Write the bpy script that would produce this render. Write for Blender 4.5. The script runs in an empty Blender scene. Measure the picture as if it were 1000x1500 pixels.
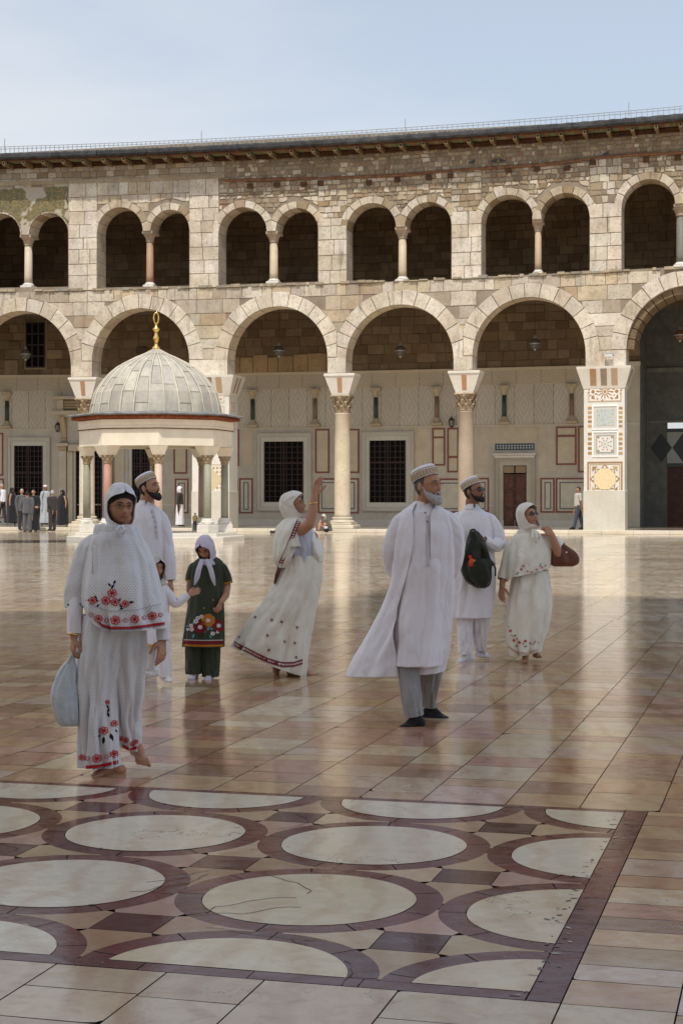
import bpy, bmesh, math, random
import numpy as np
from mathutils import Vector, Matrix, Quaternion
from mathutils.bvhtree import BVHTree
from math import sin, cos, pi, sqrt, atan2, radians, hypot, tan

scn = bpy.context.scene
COL = scn.collection
random.seed(7)
F = 2460.0; HC = 1.55; HY = 725.0; TH = radians(15.0); CT, ST = cos(TH), sin(TH)
Y0 = 70.0

# ------------------------------------------------------------------ frames
def fw(u, w, z):                      # facade frame -> world
    zz = z + (0.22*((u+1)/15.0)**2 * max(0.0, z)/16.0 if u > -40 else 0)
    return (u*CT + w*ST, Y0 - u*ST + w*CT, zz)
def flr(p, q, z=0.0):                 # floor frame -> world
    return (p*CT + q*ST, -p*ST + q*CT, z)
def pf(x, y, W=0.0):                  # photo position on the plane w=W -> (u, z)
    t = (x-500)/F
    Y = (Y0*CT + W)/(t*ST + CT)
    X = t*Y
    u = X*CT - (Y-Y0)*ST
    z = HC - (y-HY)/F*Y
    zs = 0.22*((u+1)/15.0)**2/16.0
    return u, z/(1+zs) if z > 0 else z
def pu(x, W=0.0): return pf(x, 700, W)[0]
def pz(x, y, W=0.0): return pf(x, y, W)[1]

# ------------------------------------------------------------------ objects
WM = {}                               # world matrix of every Empty; all meshes are built in world coordinates
def setp(o, p):
    o.parent = p; o.matrix_parent_inverse = WM.get(p.name, Matrix()).inverted()
def mesh_obj(name, verts, faces, mat, parent=None, smooth=False, cols=None, mats=None, midx=None, uvs=None):
    me = bpy.data.meshes.new(name)
    me.from_pydata([tuple(v) for v in verts], [], faces)
    if cols is not None:
        a = me.color_attributes.new('Col', 'FLOAT_COLOR', 'CORNER')
        arr = np.empty((len(me.loops), 4), dtype=np.float32)
        k = 0
        for f, c in zip(faces, cols):
            n = len(f); arr[k:k+n, :3] = c; arr[k:k+n, 3] = 1; k += n
        a.data.foreach_set('color', arr.ravel())
    if uvs is not None:
        ul = me.uv_layers.new(name='UVMap')
        arr = np.array([c for f in uvs for c in f], dtype=np.float32)
        ul.data.foreach_set('uv', arr.ravel())
    for m in (mats or [mat]): me.materials.append(m)
    if midx is not None: me.polygons.foreach_set('material_index', midx)
    if smooth: me.polygons.foreach_set('use_smooth', [True]*len(me.polygons))
    me.update()
    o = bpy.data.objects.new(name, me); COL.objects.link(o)
    if parent is not None: setp(o, parent)
    return o
def tag(o, label=None, cat=None, group=None, kind=None):
    if label: o['label'] = label
    if cat: o['category'] = cat
    if group: o['group'] = group
    if kind: o['kind'] = kind
    return o
def empty(name, loc, label=None, cat=None, group=None, parent=None, rz=0):
    o = bpy.data.objects.new(name, None); COL.objects.link(o); o.location = loc; o.rotation_euler.z = rz
    o.empty_display_size = .1
    WM[o.name] = Matrix.Translation(loc) @ Matrix.Rotation(rz, 4, 'Z')
    if parent: setp(o, parent)
    return tag(o, label, cat, group)
class MB:
    def __init__(s, tf=None): s.v = []; s.f = []; s.c = []; s.tf = tf; s.col = (1, 1, 1); s.m = []; s.mi = 0
    def add(s, vs, fs, col=None):
        b = len(s.v)
        s.v.extend([s.tf(*p) for p in vs] if s.tf else [tuple(p) for p in vs])
        for f in fs: s.f.append([i+b for i in f]); s.c.append(col or s.col); s.m.append(s.mi)
    def box(s, a0, a1, b0, b1, c0, c1, col=None):
        if s.tf is fw and a1-a0 > 3:                          # long pieces follow the slight sag of the old building
            n = int((a1-a0)/2)+1; xs = [a0+(a1-a0)*i/n for i in range(n+1)]
            vs = [(x, y, z) for x in xs for y, z in ((b0, c0), (b1, c0), (b1, c1), (b0, c1))]
            fs = [(4*i+k, 4*i+4+k, 4*i+4+(k+1) % 4, 4*i+(k+1) % 4) for i in range(n) for k in range(4)]+[(3, 2, 1, 0), (4*n, 4*n+1, 4*n+2, 4*n+3)]
            s.add(vs, [tuple(f[::-1]) for f in fs], col); return
        vs = [(x, y, z) for x in (a0, a1) for y in (b0, b1) for z in (c0, c1)]
        s.add(vs, [(0,1,3,2), (4,6,7,5), (0,4,5,1), (2,3,7,6), (0,2,6,4), (1,5,7,3)], col)
    def bbox(s, a0, a1, b0, b1, c0, c1, e=.02, col=None):     # bevelled box
        if s.tf is fw and a1-a0 > 3: s.box(a0, a1, b0, b1, c0, c1, col); return
        def lay(z, i): return [(a0+i, b0+i, z), (a1-i, b0+i, z), (a1-i, b1-i, z), (a0+i, b1-i, z)]
        L = [lay(c0, e), lay(c0+e, 0), lay(c1-e, 0), lay(c1, e)]
        vs = [p for l in L for p in l]; fs = [(3,2,1,0), (12,13,14,15)]
        for k in range(3):
            for i in range(4): fs.append((k*4+i, k*4+(i+1)%4, k*4+4+(i+1)%4, k*4+4+i))
        s.add(vs, fs, col)
    def lathe(s, cx, cy, prof, n=24, col=None, cap=True, fl=None, sq=0):
        vs = []
        for r, z in prof:
            for k in range(n):
                a = 2*pi*k/n
                rr = r*(1+(fl(a, z) if fl else 0))
                vs.append((cx+rr*cos(a), cy+rr*sin(a), z))
        fs = [(i*n+k, i*n+(k+1) % n, (i+1)*n+(k+1) % n, (i+1)*n+k) for i in range(len(prof)-1) for k in range(n)]
        if cap: fs.append([k for k in range(n)][::-1]); fs.append([(len(prof)-1)*n+k for k in range(n)])
        s.add(vs, fs, col)
    def tube(s, pts, rad, n=8, col=None, cap=True):
        pts = [Vector(p) for p in pts]
        if not hasattr(rad, '__len__'): rad = [rad]*len(pts)
        vs = []; up = Vector((0, 0, 1)); prev = None
        for i, p in enumerate(pts):
            d = (pts[min(i+1, len(pts)-1)]-pts[max(i-1, 0)]).normalized()
            if prev is None:
                x = d.cross(up) if abs(d.dot(up)) < .95 else d.cross(Vector((1, 0, 0)))
            else: x = prev-d*prev.dot(d)
            x.normalize(); prev = x; y = d.cross(x)
            for k in range(n):
                a = 2*pi*k/n; vs.append(p+(x*cos(a)+y*sin(a))*rad[i])
        fs = [(i*n+k, i*n+(k+1) % n, (i+1)*n+(k+1) % n, (i+1)*n+k) for i in range(len(pts)-1) for k in range(n)]
        if cap: fs.append([k for k in range(n)][::-1]); fs.append([(len(pts)-1)*n+k for k in range(n)])
        s.add(vs, fs, col)
    def ball(s, c, r, n=12, col=None, sc=(1, 1, 1)):
        m = n//2; prof = []
        vs = [(c[0], c[1], c[2]-r*sc[2])]
        for i in range(1, m):
            a = -pi/2+pi*i/m
            for k in range(n):
                b = 2*pi*k/n; vs.append((c[0]+r*sc[0]*cos(a)*cos(b), c[1]+r*sc[1]*cos(a)*sin(b), c[2]+r*sc[2]*sin(a)))
        vs.append((c[0], c[1], c[2]+r*sc[2]))
        fs = [(0, 1+(k+1) % n, 1+k) for k in range(n)]
        for i in range(m-2):
            for k in range(n): fs.append((1+i*n+k, 1+i*n+(k+1) % n, 1+(i+1)*n+(k+1) % n, 1+(i+1)*n+k))
        t = len(vs)-1; b = 1+(m-2)*n
        fs += [(b+k, b+(k+1) % n, t) for k in range(n)]
        s.add(vs, fs, col)
    def wplate(s, poly, w0, w1, col=None, e=.012):            # polygon in (u,z), front at w0 (nearer), back at w1, chamfered
        n = len(poly)
        cx = sum(p[0] for p in poly)/n; cz = sum(p[1] for p in poly)/n
        def ins(p):
            d = hypot(p[0]-cx, p[1]-cz) or 1; k = max(0, 1-e/d*1.3); return (cx+(p[0]-cx)*k, cz+(p[1]-cz)*k)
        inn = [ins(p) for p in poly]
        vs = [(p[0], w1, p[1]) for p in poly]+[(p[0], w0+e*.7, p[1]) for p in poly]+[(p[0], w0, p[1]) for p in inn]
        area = sum(poly[i][0]*poly[(i+1) % n][1]-poly[(i+1) % n][0]*poly[i][1] for i in range(n))
        fs = [list(range(2*n, 3*n))]
        for i in range(n):
            j = (i+1) % n; fs.append([i, j, n+j, n+i]); fs.append([n+i, n+j, 2*n+j, 2*n+i])
        if area < 0: fs = [f[::-1] for f in fs]
        s.add(vs, fs, col)
    def build(s, name, mat, parent=None, smooth=False, mats=None):
        return mesh_obj(name, s.v, s.f, mat, parent, smooth, s.c, mats, s.m if mats else None)

def plate_mesh(loops, depth):          # 2D polygon with holes, filled, extruded; returns verts(x,y,z in [0,depth]) faces
    cu = bpy.data.curves.new('tmp', 'CURVE'); cu.dimensions = '2D'; cu.fill_mode = 'BOTH'; cu.extrude = depth/2
    for lp in loops:
        sp = cu.splines.new('POLY'); sp.points.add(len(lp)-1)
        for i, p in enumerate(lp): sp.points[i].co = (p[0], p[1], 0, 1)
        sp.use_cyclic_u = True
    o = bpy.data.objects.new('tmp', cu); COL.objects.link(o)
    dg = bpy.context.evaluated_depsgraph_get(); dg.update()
    me = bpy.data.meshes.new_from_object(o.evaluated_get(dg))
    vs = [(v.co.x, v.co.y, v.co.z+depth/2) for v in me.vertices]; fs = [list(p.vertices) for p in me.polygons]
    bpy.data.objects.remove(o); bpy.data.curves.remove(cu); bpy.data.meshes.remove(me)
    return vs, fs

# ------------------------------------------------------------------ materials
class NT:
    def __init__(s, name, rough=.8, spec=.3):
        s.m = bpy.data.materials.new(name); s.m.use_nodes = True; s.t = s.m.node_tree
        s.b = s.t.nodes['Principled BSDF']; s.b.inputs['Roughness'].default_value = rough
        s.b.inputs['Specular IOR Level'].default_value = spec
        s.tc = None
    def n(s, typ, **kw):
        nd = s.t.nodes.new(typ)
        for k, v in kw.items():
            if k.startswith('i_'): 
                key = k[2:].replace('_', ' '); nd.inputs[key].default_value = v
            else: setattr(nd, k, v)
        return nd
    def l(s, a, b): s.t.links.new(a, b)
    def coord(s, kind='Object'):
        if s.tc is None: s.tc = s.n('ShaderNodeTexCoord')
        return s.tc.outputs[kind]
    def setin(s, sock, v):
        if hasattr(v, 'is_output') or isinstance(v, bpy.types.NodeSocket): s.l(v, sock)
        elif isinstance(v, (tuple, list)) and len(v) == 3 and sock.type == 'RGBA': sock.default_value = (*v, 1)
        else: sock.default_value = v
    def math(s, op, a, b=0, c=0):
        nd = s.n('ShaderNodeMath', operation=op)
        for i, v in enumerate((a, b, c)): s.setin(nd.inputs[i], v)
        return nd.outputs[0]
    def mix(s, fac, a, b, blend='MIX'):
        nd = s.n('ShaderNodeMix', data_type='RGBA', blend_type=blend)
        s.setin(nd.inputs[0], fac); s.setin(nd.inputs[6], a); s.setin(nd.inputs[7], b); return nd.outputs[2]
    def noise(s, scale, detail=4, rough=.55, vec=None, out='Fac', dist=0):
        nd = s.n('ShaderNodeTexNoise'); nd.inputs['Scale'].default_value = scale; nd.inputs['Detail'].default_value = detail
        nd.inputs['Roughness'].default_value = rough; nd.inputs['Distortion'].default_value = dist
        s.l(vec or s.coord(), nd.inputs['Vector']); return nd.outputs[out]
    def mapv(s, scale=(1, 1, 1), rot=(0, 0, 0), vec=None):
        nd = s.n('ShaderNodeMapping'); nd.inputs['Scale'].default_value = scale; nd.inputs['Rotation'].default_value = rot
        s.l(vec or s.coord(), nd.inputs['Vector']); return nd.outputs[0]
    def ramp(s, v, lo, hi, a=0., b=1.):
        nd = s.n('ShaderNodeMapRange'); s.setin(nd.inputs[0], v)
        for i, x in enumerate((lo, hi, a, b)): nd.inputs[i+1].default_value = x
        return nd.outputs[0]
    def bump(s, h, dist=.01, strength=1.):
        nd = s.n('ShaderNodeBump'); nd.inputs['Distance'].default_value = dist; nd.inputs['Strength'].default_value = strength
        s.l(h, nd.inputs['Height'])
        if s.b.inputs['Normal'].links: s.l(s.b.inputs['Normal'].links[0].from_socket, nd.inputs['Normal'])
        s.l(nd.outputs[0], s.b.inputs['Normal'])
    def attr(s, name='Col'):
        return s.n('ShaderNodeVertexColor', layer_name=name).outputs[0]
    def color(s, c): s.setin(s.b.inputs['Base Color'], c); return s.m

M = {}
def stone_mat(name, base, dark, grime=(.23, .16, .10), rough=.85, nscale=1.0, vertical=True, gr=.55, bumpd=.012):
    t = NT(name, rough, .25)
    n1 = t.noise(1.3*nscale, 5, .65); n2 = t.noise(9*nscale, 6, .7); n3 = t.noise(40*nscale, 4, .6)
    c = t.mix(t.ramp(n1, .35, .68), base, dark)
    c = t.mix(1.0, c, t.attr(), 'MULTIPLY')
    c = t.mix(t.ramp(n2, .52, .75, 0, gr), c, grime)
    c = t.mix(t.ramp(t.noise(.45*nscale, 6, .7, dist=.5), .48, .72, 0, gr*.6), c, tuple((a+b)/2 for a, b in zip(dark, grime)))
    if vertical:
        st = t.noise(2.2*nscale, 5, .6, t.mapv((1.6, 1.6, .22)))
        c = t.mix(t.ramp(st, .56, .8, 0, gr), c, grime)
    v = t.ramp(n3, .3, .8, .85, 1.1)
    mul = t.n('ShaderNodeVectorMath', operation='SCALE'); t.l(c, mul.inputs[0]); t.l(v, mul.inputs['Scale'])
    t.bump(n3, bumpd*.6); t.bump(n2, bumpd*2.2, .7)
    t.color(mul.outputs[0]); M[name] = t.m; return t.m
stone_mat('wall_stone', (.69, .635, .55), (.50, .435, .35), (.22, .17, .125), gr=.85)
stone_mat('mortar', (.40, .33, .25), (.30, .24, .17))
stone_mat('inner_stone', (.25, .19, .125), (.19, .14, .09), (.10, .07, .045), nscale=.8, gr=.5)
stone_mat('white_marble', (.80, .77, .70), (.72, .68, .60), (.50, .43, .33), .45, 1.0, True, .35, .002)
stone_mat('panel_marble', (.66, .61, .51), (.56, .50, .40), (.42, .36, .28), .4, 1.2, True, .5, .002)
stone_mat('shaft_stone', (.76, .68, .55), (.62, .54, .42), (.45, .34, .22), .5, .8, True, .45, .004)
def plain(name, col, rough=.6, spec=.3, metal=0., var=.12, nsc=12., bd=0.):
    t = NT(name, rough, spec); t.b.inputs['Metallic'].default_value = metal
    n = t.noise(nsc, 4)
    c = t.mix(t.ramp(n, .3, .7), tuple(x*(1-var) for x in col), tuple(min(1, x*(1+var)) for x in col))
    c = t.mix(1., c, t.attr(), 'MULTIPLY')
    if bd: t.bump(t.noise(nsc*3, 4), bd)
    t.color(c); M[name] = t.m; return t.m
plain('timber', (.20, .10, .055), .85, .15, 0, .35, 6, .01)
plain('bracket_wood', (.13, .105, .075), .85, .15, 0, .3, 8, .008)
plain('lead_sheet', (.048, .047, .046), .65, .2, .0, .4, 3, .012)
plain('dark_iron', (.045, .032, .028), .6, .4, 0, .3)
plain('dark_room', (.02, .018, .016), .9, .1)
plain('door_wood', (.10, .045, .032), .6, .3, 0, .3, 5, .004)
plain('gold', (.95, .62, .18), .22, .5, 1., .05)
plain('plaster', (.80, .735, .63), .8, .2, 0, .06, 3)
plain('grey_metal', (.45, .46, .46), .4, .5, .6, .1)
plain('glass_globe', (.10, .09, .075), .25, .5, 0, .15, 10)
plain('inlay', (1, 1, 1), .4, .4, 0, .15, 20)
plain('bird', (.06, .06, .07), .7)
def marble_vein():                      # book-matched marble slabs, uv in -1..1 over each panel
    t = NT('veined_marble', .4, .4)
    sx = t.n('ShaderNodeSeparateXYZ'); t.l(t.coord('UV'), sx.inputs[0])
    ax = t.math('ABSOLUTE', sx.outputs[0]); ay = t.math('ABSOLUTE', sx.outputs[1])
    nz = t.noise(2.2, 4, .6)
    v = t.math('ADD', t.math('ADD', t.math('MULTIPLY', ax, 3.2), t.math('MULTIPLY', ay, 3.2)), t.math('MULTIPLY', nz, 2.4))
    w = t.math('SINE', t.math('MULTIPLY', v, 4.6))
    w2 = t.math('SINE', t.math('MULTIPLY', v, 11.3))
    s = t.math('ADD', t.math('MULTIPLY', w, .6), t.math('MULTIPLY', w2, .4))
    c = t.mix(t.ramp(s, -1, 1), (.62, .57, .47), (.47, .415, .32))
    c = t.mix(1., c, t.attr(), 'MULTIPLY')
    st = t.noise(1.1, 5, .6); c = t.mix(t.ramp(st, .5, .8, 0, .5), c, (.45, .36, .25))
    t.color(c); M['veined'] = t.m
marble_vein()
def lead_dome():
    t = NT('dome_lead', .62, .35)
    n1 = t.noise(1.6, 5, .65, t.mapv((1.2, 1.2, .35))); n2 = t.noise(7, 6, .7); n3 = t.noise(30, 4)
    c = t.mix(t.ramp(n1, .38, .66), (.54, .495, .415), (.38, .35, .30))
    c = t.mix(t.ramp(n2, .5, .78, 0, .6), c, (.30, .27, .22))
    c = t.mix(1., c, t.attr(), 'MULTIPLY'); t.bump(n3, .008); t.bump(n2, .03, .6)
    t.color(c); M['dome_lead'] = t.m
lead_dome()
def floor_mat(key='paving', spec=.5, r0=.03, r1=.13, k=.80, bp=1., ts=1.):
    t = NT(key+'_marble', .2, spec)
    n1 = t.noise(2.1, 6, .62, dist=.6); n2 = t.noise(11, 6, .7, dist=.8); n3 = t.noise(60, 3)
    wv = t.n('ShaderNodeTexWave'); wv.inputs['Scale'].default_value = 1.3; wv.inputs['Distortion'].default_value = 9; wv.inputs['Detail'].default_value = 4
    t.l(t.coord(), wv.inputs['Vector'])
    W1 = (1, 1, 1)
    c = t.mix(1., t.attr(), t.mix(t.ramp(n1, .35, .7, 0, .8*ts), (1.04, 1.03, 1.0), (.98, .85, .66)), 'MULTIPLY')
    c = t.mix(1., c, t.mix(t.ramp(wv.outputs[0], .55, .95, 0, .7*ts), W1, (.80, .64, .56)), 'MULTIPLY')
    c = t.mix(1., c, t.mix(t.ramp(n2, .48, .75, 0, .8*ts), W1, (.66, .56, .47)), 'MULTIPLY')
    c = t.mix(1., c, t.mix(t.ramp(t.noise(.35, 4, .6), .4, .7, 0, .7*ts), W1, (.80, .70, .60)), 'MULTIPLY')
    vo = t.n('ShaderNodeTexVoronoi', feature='DISTANCE_TO_EDGE'); vo.inputs['Scale'].default_value = 1.9; vo.inputs['Randomness'].default_value = 1
    wob = t.n('ShaderNodeVectorMath', operation='ADD'); t.l(t.coord(), wob.inputs[0])
    nv = t.noise(3, 5, .6, out='Color'); t.l(nv, wob.inputs[1]); t.l(wob.outputs[0], vo.inputs['Vector'])
    crack = t.math('LESS_THAN', vo.outputs['Distance'], .006)
    crm = t.math('MULTIPLY', crack, t.ramp(t.noise(.9, 3), .52, .6))
    c = t.mix(t.math('MULTIPLY', crm, .75), c, (.12, .09, .07))
    t.color(c)
    r = t.ramp(t.noise(3.3, 5, .7), .35, .75, r0, r1)
    r2 = t.math('ADD', r, t.ramp(n2, .55, .8, 0, .16)); t.l(r2, t.b.inputs['Roughness'])
    t.bump(t.noise(4, 2), .0016*bp); t.bump(n2, .0008*bp); t.bump(n3, .0002)
    sc_ = t.n('ShaderNodeVectorMath', operation='SCALE'); t.l(c, sc_.inputs[0]); sc_.inputs['Scale'].default_value = k; t.color(sc_.outputs[0])
    M[key] = t.m
floor_mat('paving', .40, .04, .15, k=.86, ts=.75); floor_mat('inlay_paving', .14, .04, .15, .88, 1., .55); floor_mat('sunny_paving', .32, .08, .22, 1.02, 1.3, .4)
# ================================================================== ARCADE
arcade = empty('courtyard_arcade', fw(0, 0, 0), 'two storey stone arcade with round arches across the far side of the courtyard', 'building')
WT = .9                                             # wall thickness
TOPZ = 15.85
LOW = []                                            # lower arches: (uc, r, ztop)
for xl, xr, xt, yt in ((-41, 105, 32, 456), (136, 278, 205, 452), (334, 480, 409, 449), (507, 664, 586, 446.5), (692, 857, 777, 435.5), (917, 1100, 1007, 418)):
    ul, ur = pu(xl), pu(xr); r = (ur-ul)/2; LOW.append([(ul+ur)/2, r, pz(xt, yt)-r])
u5 = LOW[-1]; LOW.append([u5[0]+u5[1]*2+.85, 2.3, 7.1]); LOW.insert(0, [LOW[0][0]-5.6, 2.25, 7.2])
IMP = 6.62
HIGH = []                                           # pairs of gallery openings
for a, b, c, d, y1, y2, yb in ((-27, 31, 43, 101, 312, 312, 421), (143, 210, 221, 278, 304, 301, 420), (321, 391, 404, 466, 304, 300.5, 415),
                               (508, 580, 593, 661, 298, 294, 412), (705, 781, 790.5, 863, 286, 276, 402), (910, 988, 1003, 1075, 263, 258, 391)):
    o = []
    for l, r_, yt in ((a, b, y1), (c, d, y2)):
        ul, ur = pu(l), pu(r_); r = (ur-ul)/2; o.append(((ul+ur)/2, r, pz((l+r_)/2, yt)-r, pz((l+r_)/2, yb)))
    HIGH.append(o)
def archpts(uc, r, zc, zb, n=28):
    return [(uc-r, zb)]+[(uc-r*cos(pi*k/n), zc+r*sin(pi*k/n)) for k in range(n+1)]+[(uc+r, zb)]
UL, UR = -30., 24.
outer = [(UL, TOPZ), (UL, IMP)]
for uc, r, zc in LOW: outer += archpts(uc, r, zc, IMP)
outer += [(UR, IMP), (UR, TOPZ)]
def pairpts(pr):
    (u1, r1, c1, b1), (u2, r2, c2, b2) = pr; n = 28; c = min(c1, c2); b_ = (b1+b2)/2
    A = [(u1-r1*cos(pi*k/n), c1+r1*sin(pi*k/n)) for k in range(n+1)]; Bp = [(u2-r2*cos(pi*k/n), c2+r2*sin(pi*k/n)) for k in range(n+1)]
    return [(u1-r1, b_)]+A+[(u1+r1, c), (u2-r2, c)]+Bp+[(u2+r2, b_)]
loops = [outer]+[pairpts(pr) for pr in HIGH]
vs, fs = plate_mesh(loops, WT)
mb = MB(fw)
mb.add([(v[0], v[2], v[1]) for v in vs], fs, (.52, .47, .41))

CREAM = [(1.02, 1.0, .96), (1.03, .98, .88), (1.0, .91, .75), (.97, .85, .66), (.82, .78, .72), (1.12, 1.1, 1.06), (.80, .67, .52), (.92, .89, .83), (1.06, 1.03, .97), (.74, .68, .60)]
WHITE = [(1.22, 1.2, 1.16), (1.15, 1.13, 1.09), (1.28, 1.26, 1.22), (1.1, 1.07, 1.01), (1.18, 1.13, 1.05), (1.04, .97, .88)]
RUB = [(.74, .64, .49), (.62, .52, .38), (.52, .43, .33), (.95, .87, .75), (.66, .49, .34), (.44, .37, .29), (1.15, 1.1, 1.0), (.60, .54, .44), (.50, .36, .26), (.74, .65, .50), (.56, .46, .34)]
def jit(c, a=.06): k = 1+random.uniform(-a, a); return (c[0]*k, c[1]*k*(1+random.uniform(-.015, .015)), c[2]*k*(1+random.uniform(-.03, .03)))
def clipfix(p, circ):
    for uc, R, zc, zb in circ:
        du, dz = p[0]-uc, p[1]-zc
        if dz >= 0:
            d = hypot(du, dz)
            if d < R: k = R/max(d, 1e-4); p = (uc+du*k, zc+dz*k)
        elif p[1] > zb-.02 and abs(du) < R: p = (uc+(R if du > 0 else -R), p[1])
    return p
def inside(p, circ, m=0.):
    for uc, R, zc, zb in circ:
        du, dz = p[0]-uc, p[1]-zc
        if (dz >= 0 and hypot(du, dz) < R-m) or (dz < 0 and p[1] > zb and abs(du) < R-m): return True
    return False
def stones(mb, u0, u1, z0, z1, h, wr, cols, circ=(), w0=-.02, gap=.012, jz=.12, jj=.006, ja=.07):
    z = z0
    while z < z1-.04:
        hh = h*random.uniform(1-jz, 1+jz)
        if z+hh > z1-.45*h: hh = z1-z
        u = u0
        while u < u1-.02:
            ww = random.uniform(*wr)
            if u+ww > u1-.45*wr[0]: ww = u1-u
            a, b, c, d = u+gap, u+ww-gap, z+gap, z+hh-gap
            u += ww
            cen = ((a+b)/2, (c+d)/2)
            if inside(cen, circ, .02): continue
            near = any(abs(cen[0]-q[0]) < q[1]+ww and cen[1] > q[3]-hh and cen[1] < q[2]+q[1]+hh for q in circ)
            k1 = max(1, int(ww/.14)) if near else 1; k2 = max(1, int(hh/.14)) if near else 1
            poly = [(a+(b-a)*i/k1, c) for i in range(k1)]+[(b, c+(d-c)*i/k2) for i in range(k2)] + \
                   [(b-(b-a)*i/k1, d) for i in range(k1)]+[(a, d-(d-c)*i/k2) for i in range(k2)]
            poly = [(p[0]+random.uniform(-jj, jj), p[1]+random.uniform(-jj, jj)) for p in poly]
            poly = [clipfix(p, circ) for p in poly]
            mb.wplate(poly, w0-random.uniform(0, .012), .01, jit(random.choice(cols), ja))
        z += hh
RW = .60
lowc = [(uc, r+RW-.02, zc, IMP) for uc, r, zc in LOW]
lowo = [(uc, r, zc, IMP) for uc, r, zc in LOW]
hic = [(uc, r+.02, zc, zb) for pr in HIGH for uc, r, zc, zb in pr]
hir = [(uc, r+.3, zc, zc) for pr in HIGH for uc, r, zc, zb in pr]
SILL = 10.36
# spandrels
ZS = 8.75
stones(mb, UL, UR, ZS, SILL-.5, .55, (.45, 1.25), CREAM, lowc, jz=.2, jj=.01)
for i in range(len(LOW)-1):                              # tapering blocks filling the wedge between two arches
    (u1, r1, c1), (u2, r2, c2) = LOW[i], LOW[i+1]; z = max(c1, c2)
    eL = lambda z: u1+sqrt(max(0, (r1+RW-.03)**2-(z-c1)**2)) ; eR = lambda z: u2-sqrt(max(0, (r2+RW-.03)**2-(z-c2)**2))
    while z < ZS-.05:
        z2 = z+random.uniform(.38, .62)
        if z2 > ZS-.25: z2 = ZS
        if eR(z2)-eL(z2) > .08:
            m_ = (u1+r1+u2-r2)/2
            g = lambda z: (min(eL(z), m_-.01), max(eR(z), m_+.01))
            n_ = max(1, int((eR(z2)-eL(z2))/random.uniform(.6, 1.1)))
            for q in range(n_):
                P_ = []
                for zz in (z+.012, z2-.012): a, b = g(zz); P_.append((a+(b-a)*q/n_+.008, a+(b-a)*(q+1)/n_-.008))
                zm_ = (z+z2)/2; a, b = g(zm_); pm = (a+(b-a)*q/n_+.008, a+(b-a)*(q+1)/n_-.008)
                mb.wplate([(P_[0][0], z+.012), (P_[0][1], z+.012), (pm[1], zm_), (P_[1][1], z2-.012), (P_[1][0], z2-.012), (pm[0], zm_)], -.03-random.uniform(0, .01), .01, jit(random.choice(CREAM+WHITE), .07))
        z = z2
stones(mb, UL, UR, SILL-.5, SILL-.02, .46, (.35, 1.0), CREAM, lowc, jz=.1, jj=.008)
# springer blocks over each support (between arches, between the rings)
# gallery level: pilasters between pairs
edges = [(UL, HIGH[0][0][0]-HIGH[0][0][1])]
for i in range(len(HIGH)-1): edges.append((HIGH[i][1][0]+HIGH[i][1][1], HIGH[i+1][0][0]-HIGH[i+1][0][1]))
edges.append((HIGH[-1][1][0]+HIGH[-1][1][1], UR))
TOPB = 15.0
for i, (a, b) in enumerate(edges):
    zt = TOPB if i in (1, 2) else 13.1
    if i in (0, 6):
        stones(mb, a, b, SILL, TOPB, .5, (.4, .9), CREAM); continue
    stones(mb, a, b, SILL, zt, .56, (.5, .9), WHITE, w0=-.05, jz=.2, jj=.006, ja=.04)
    if zt < TOPB: stones(mb, a, b, zt, TOPB-.1, .27, (.2, .5), RUB+CREAM, w0=-.03, jz=.3, jj=.025, gap=.018)
for i, pr in enumerate(HIGH):
    a, b = edges[i][1], edges[i+1][0]
    cc = hic+hir
    if i == 0: continue
    if i == 1: stones(mb, a, b, pr[0][2], TOPB, .42, (.4, .8), CREAM[:4]+WHITE, cc, jz=.15)
    else: stones(mb, a, b, pr[0][2]-.05, TOPB, .19, (.13, .42), RUB+CREAM[2:5]+RUB, cc, jz=.35, jj=.03, gap=.02, w0=-.03)
uL = pu(330)
stones(mb, UL, uL, TOPB, 15.8, .26, (.25, .6), CREAM+RUB[:4], jz=.15)
stones(mb, uL, UR, TOPB, 15.8, .17, (.12, .38), RUB+[RUB[2], RUB[5], RUB[7]], jz=.35, jj=.03, gap=.02)
mb.build('wall', M['wall_stone'], arcade)
# smooth cornice strip over the left bays
mb = MB(fw); mb.bbox(UL, uL, -.06, .0, TOPB-.02, TOPB+.16, .02, (.75, .66, .52)); mb.build('string_course', M['wall_stone'], arcade)

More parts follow.
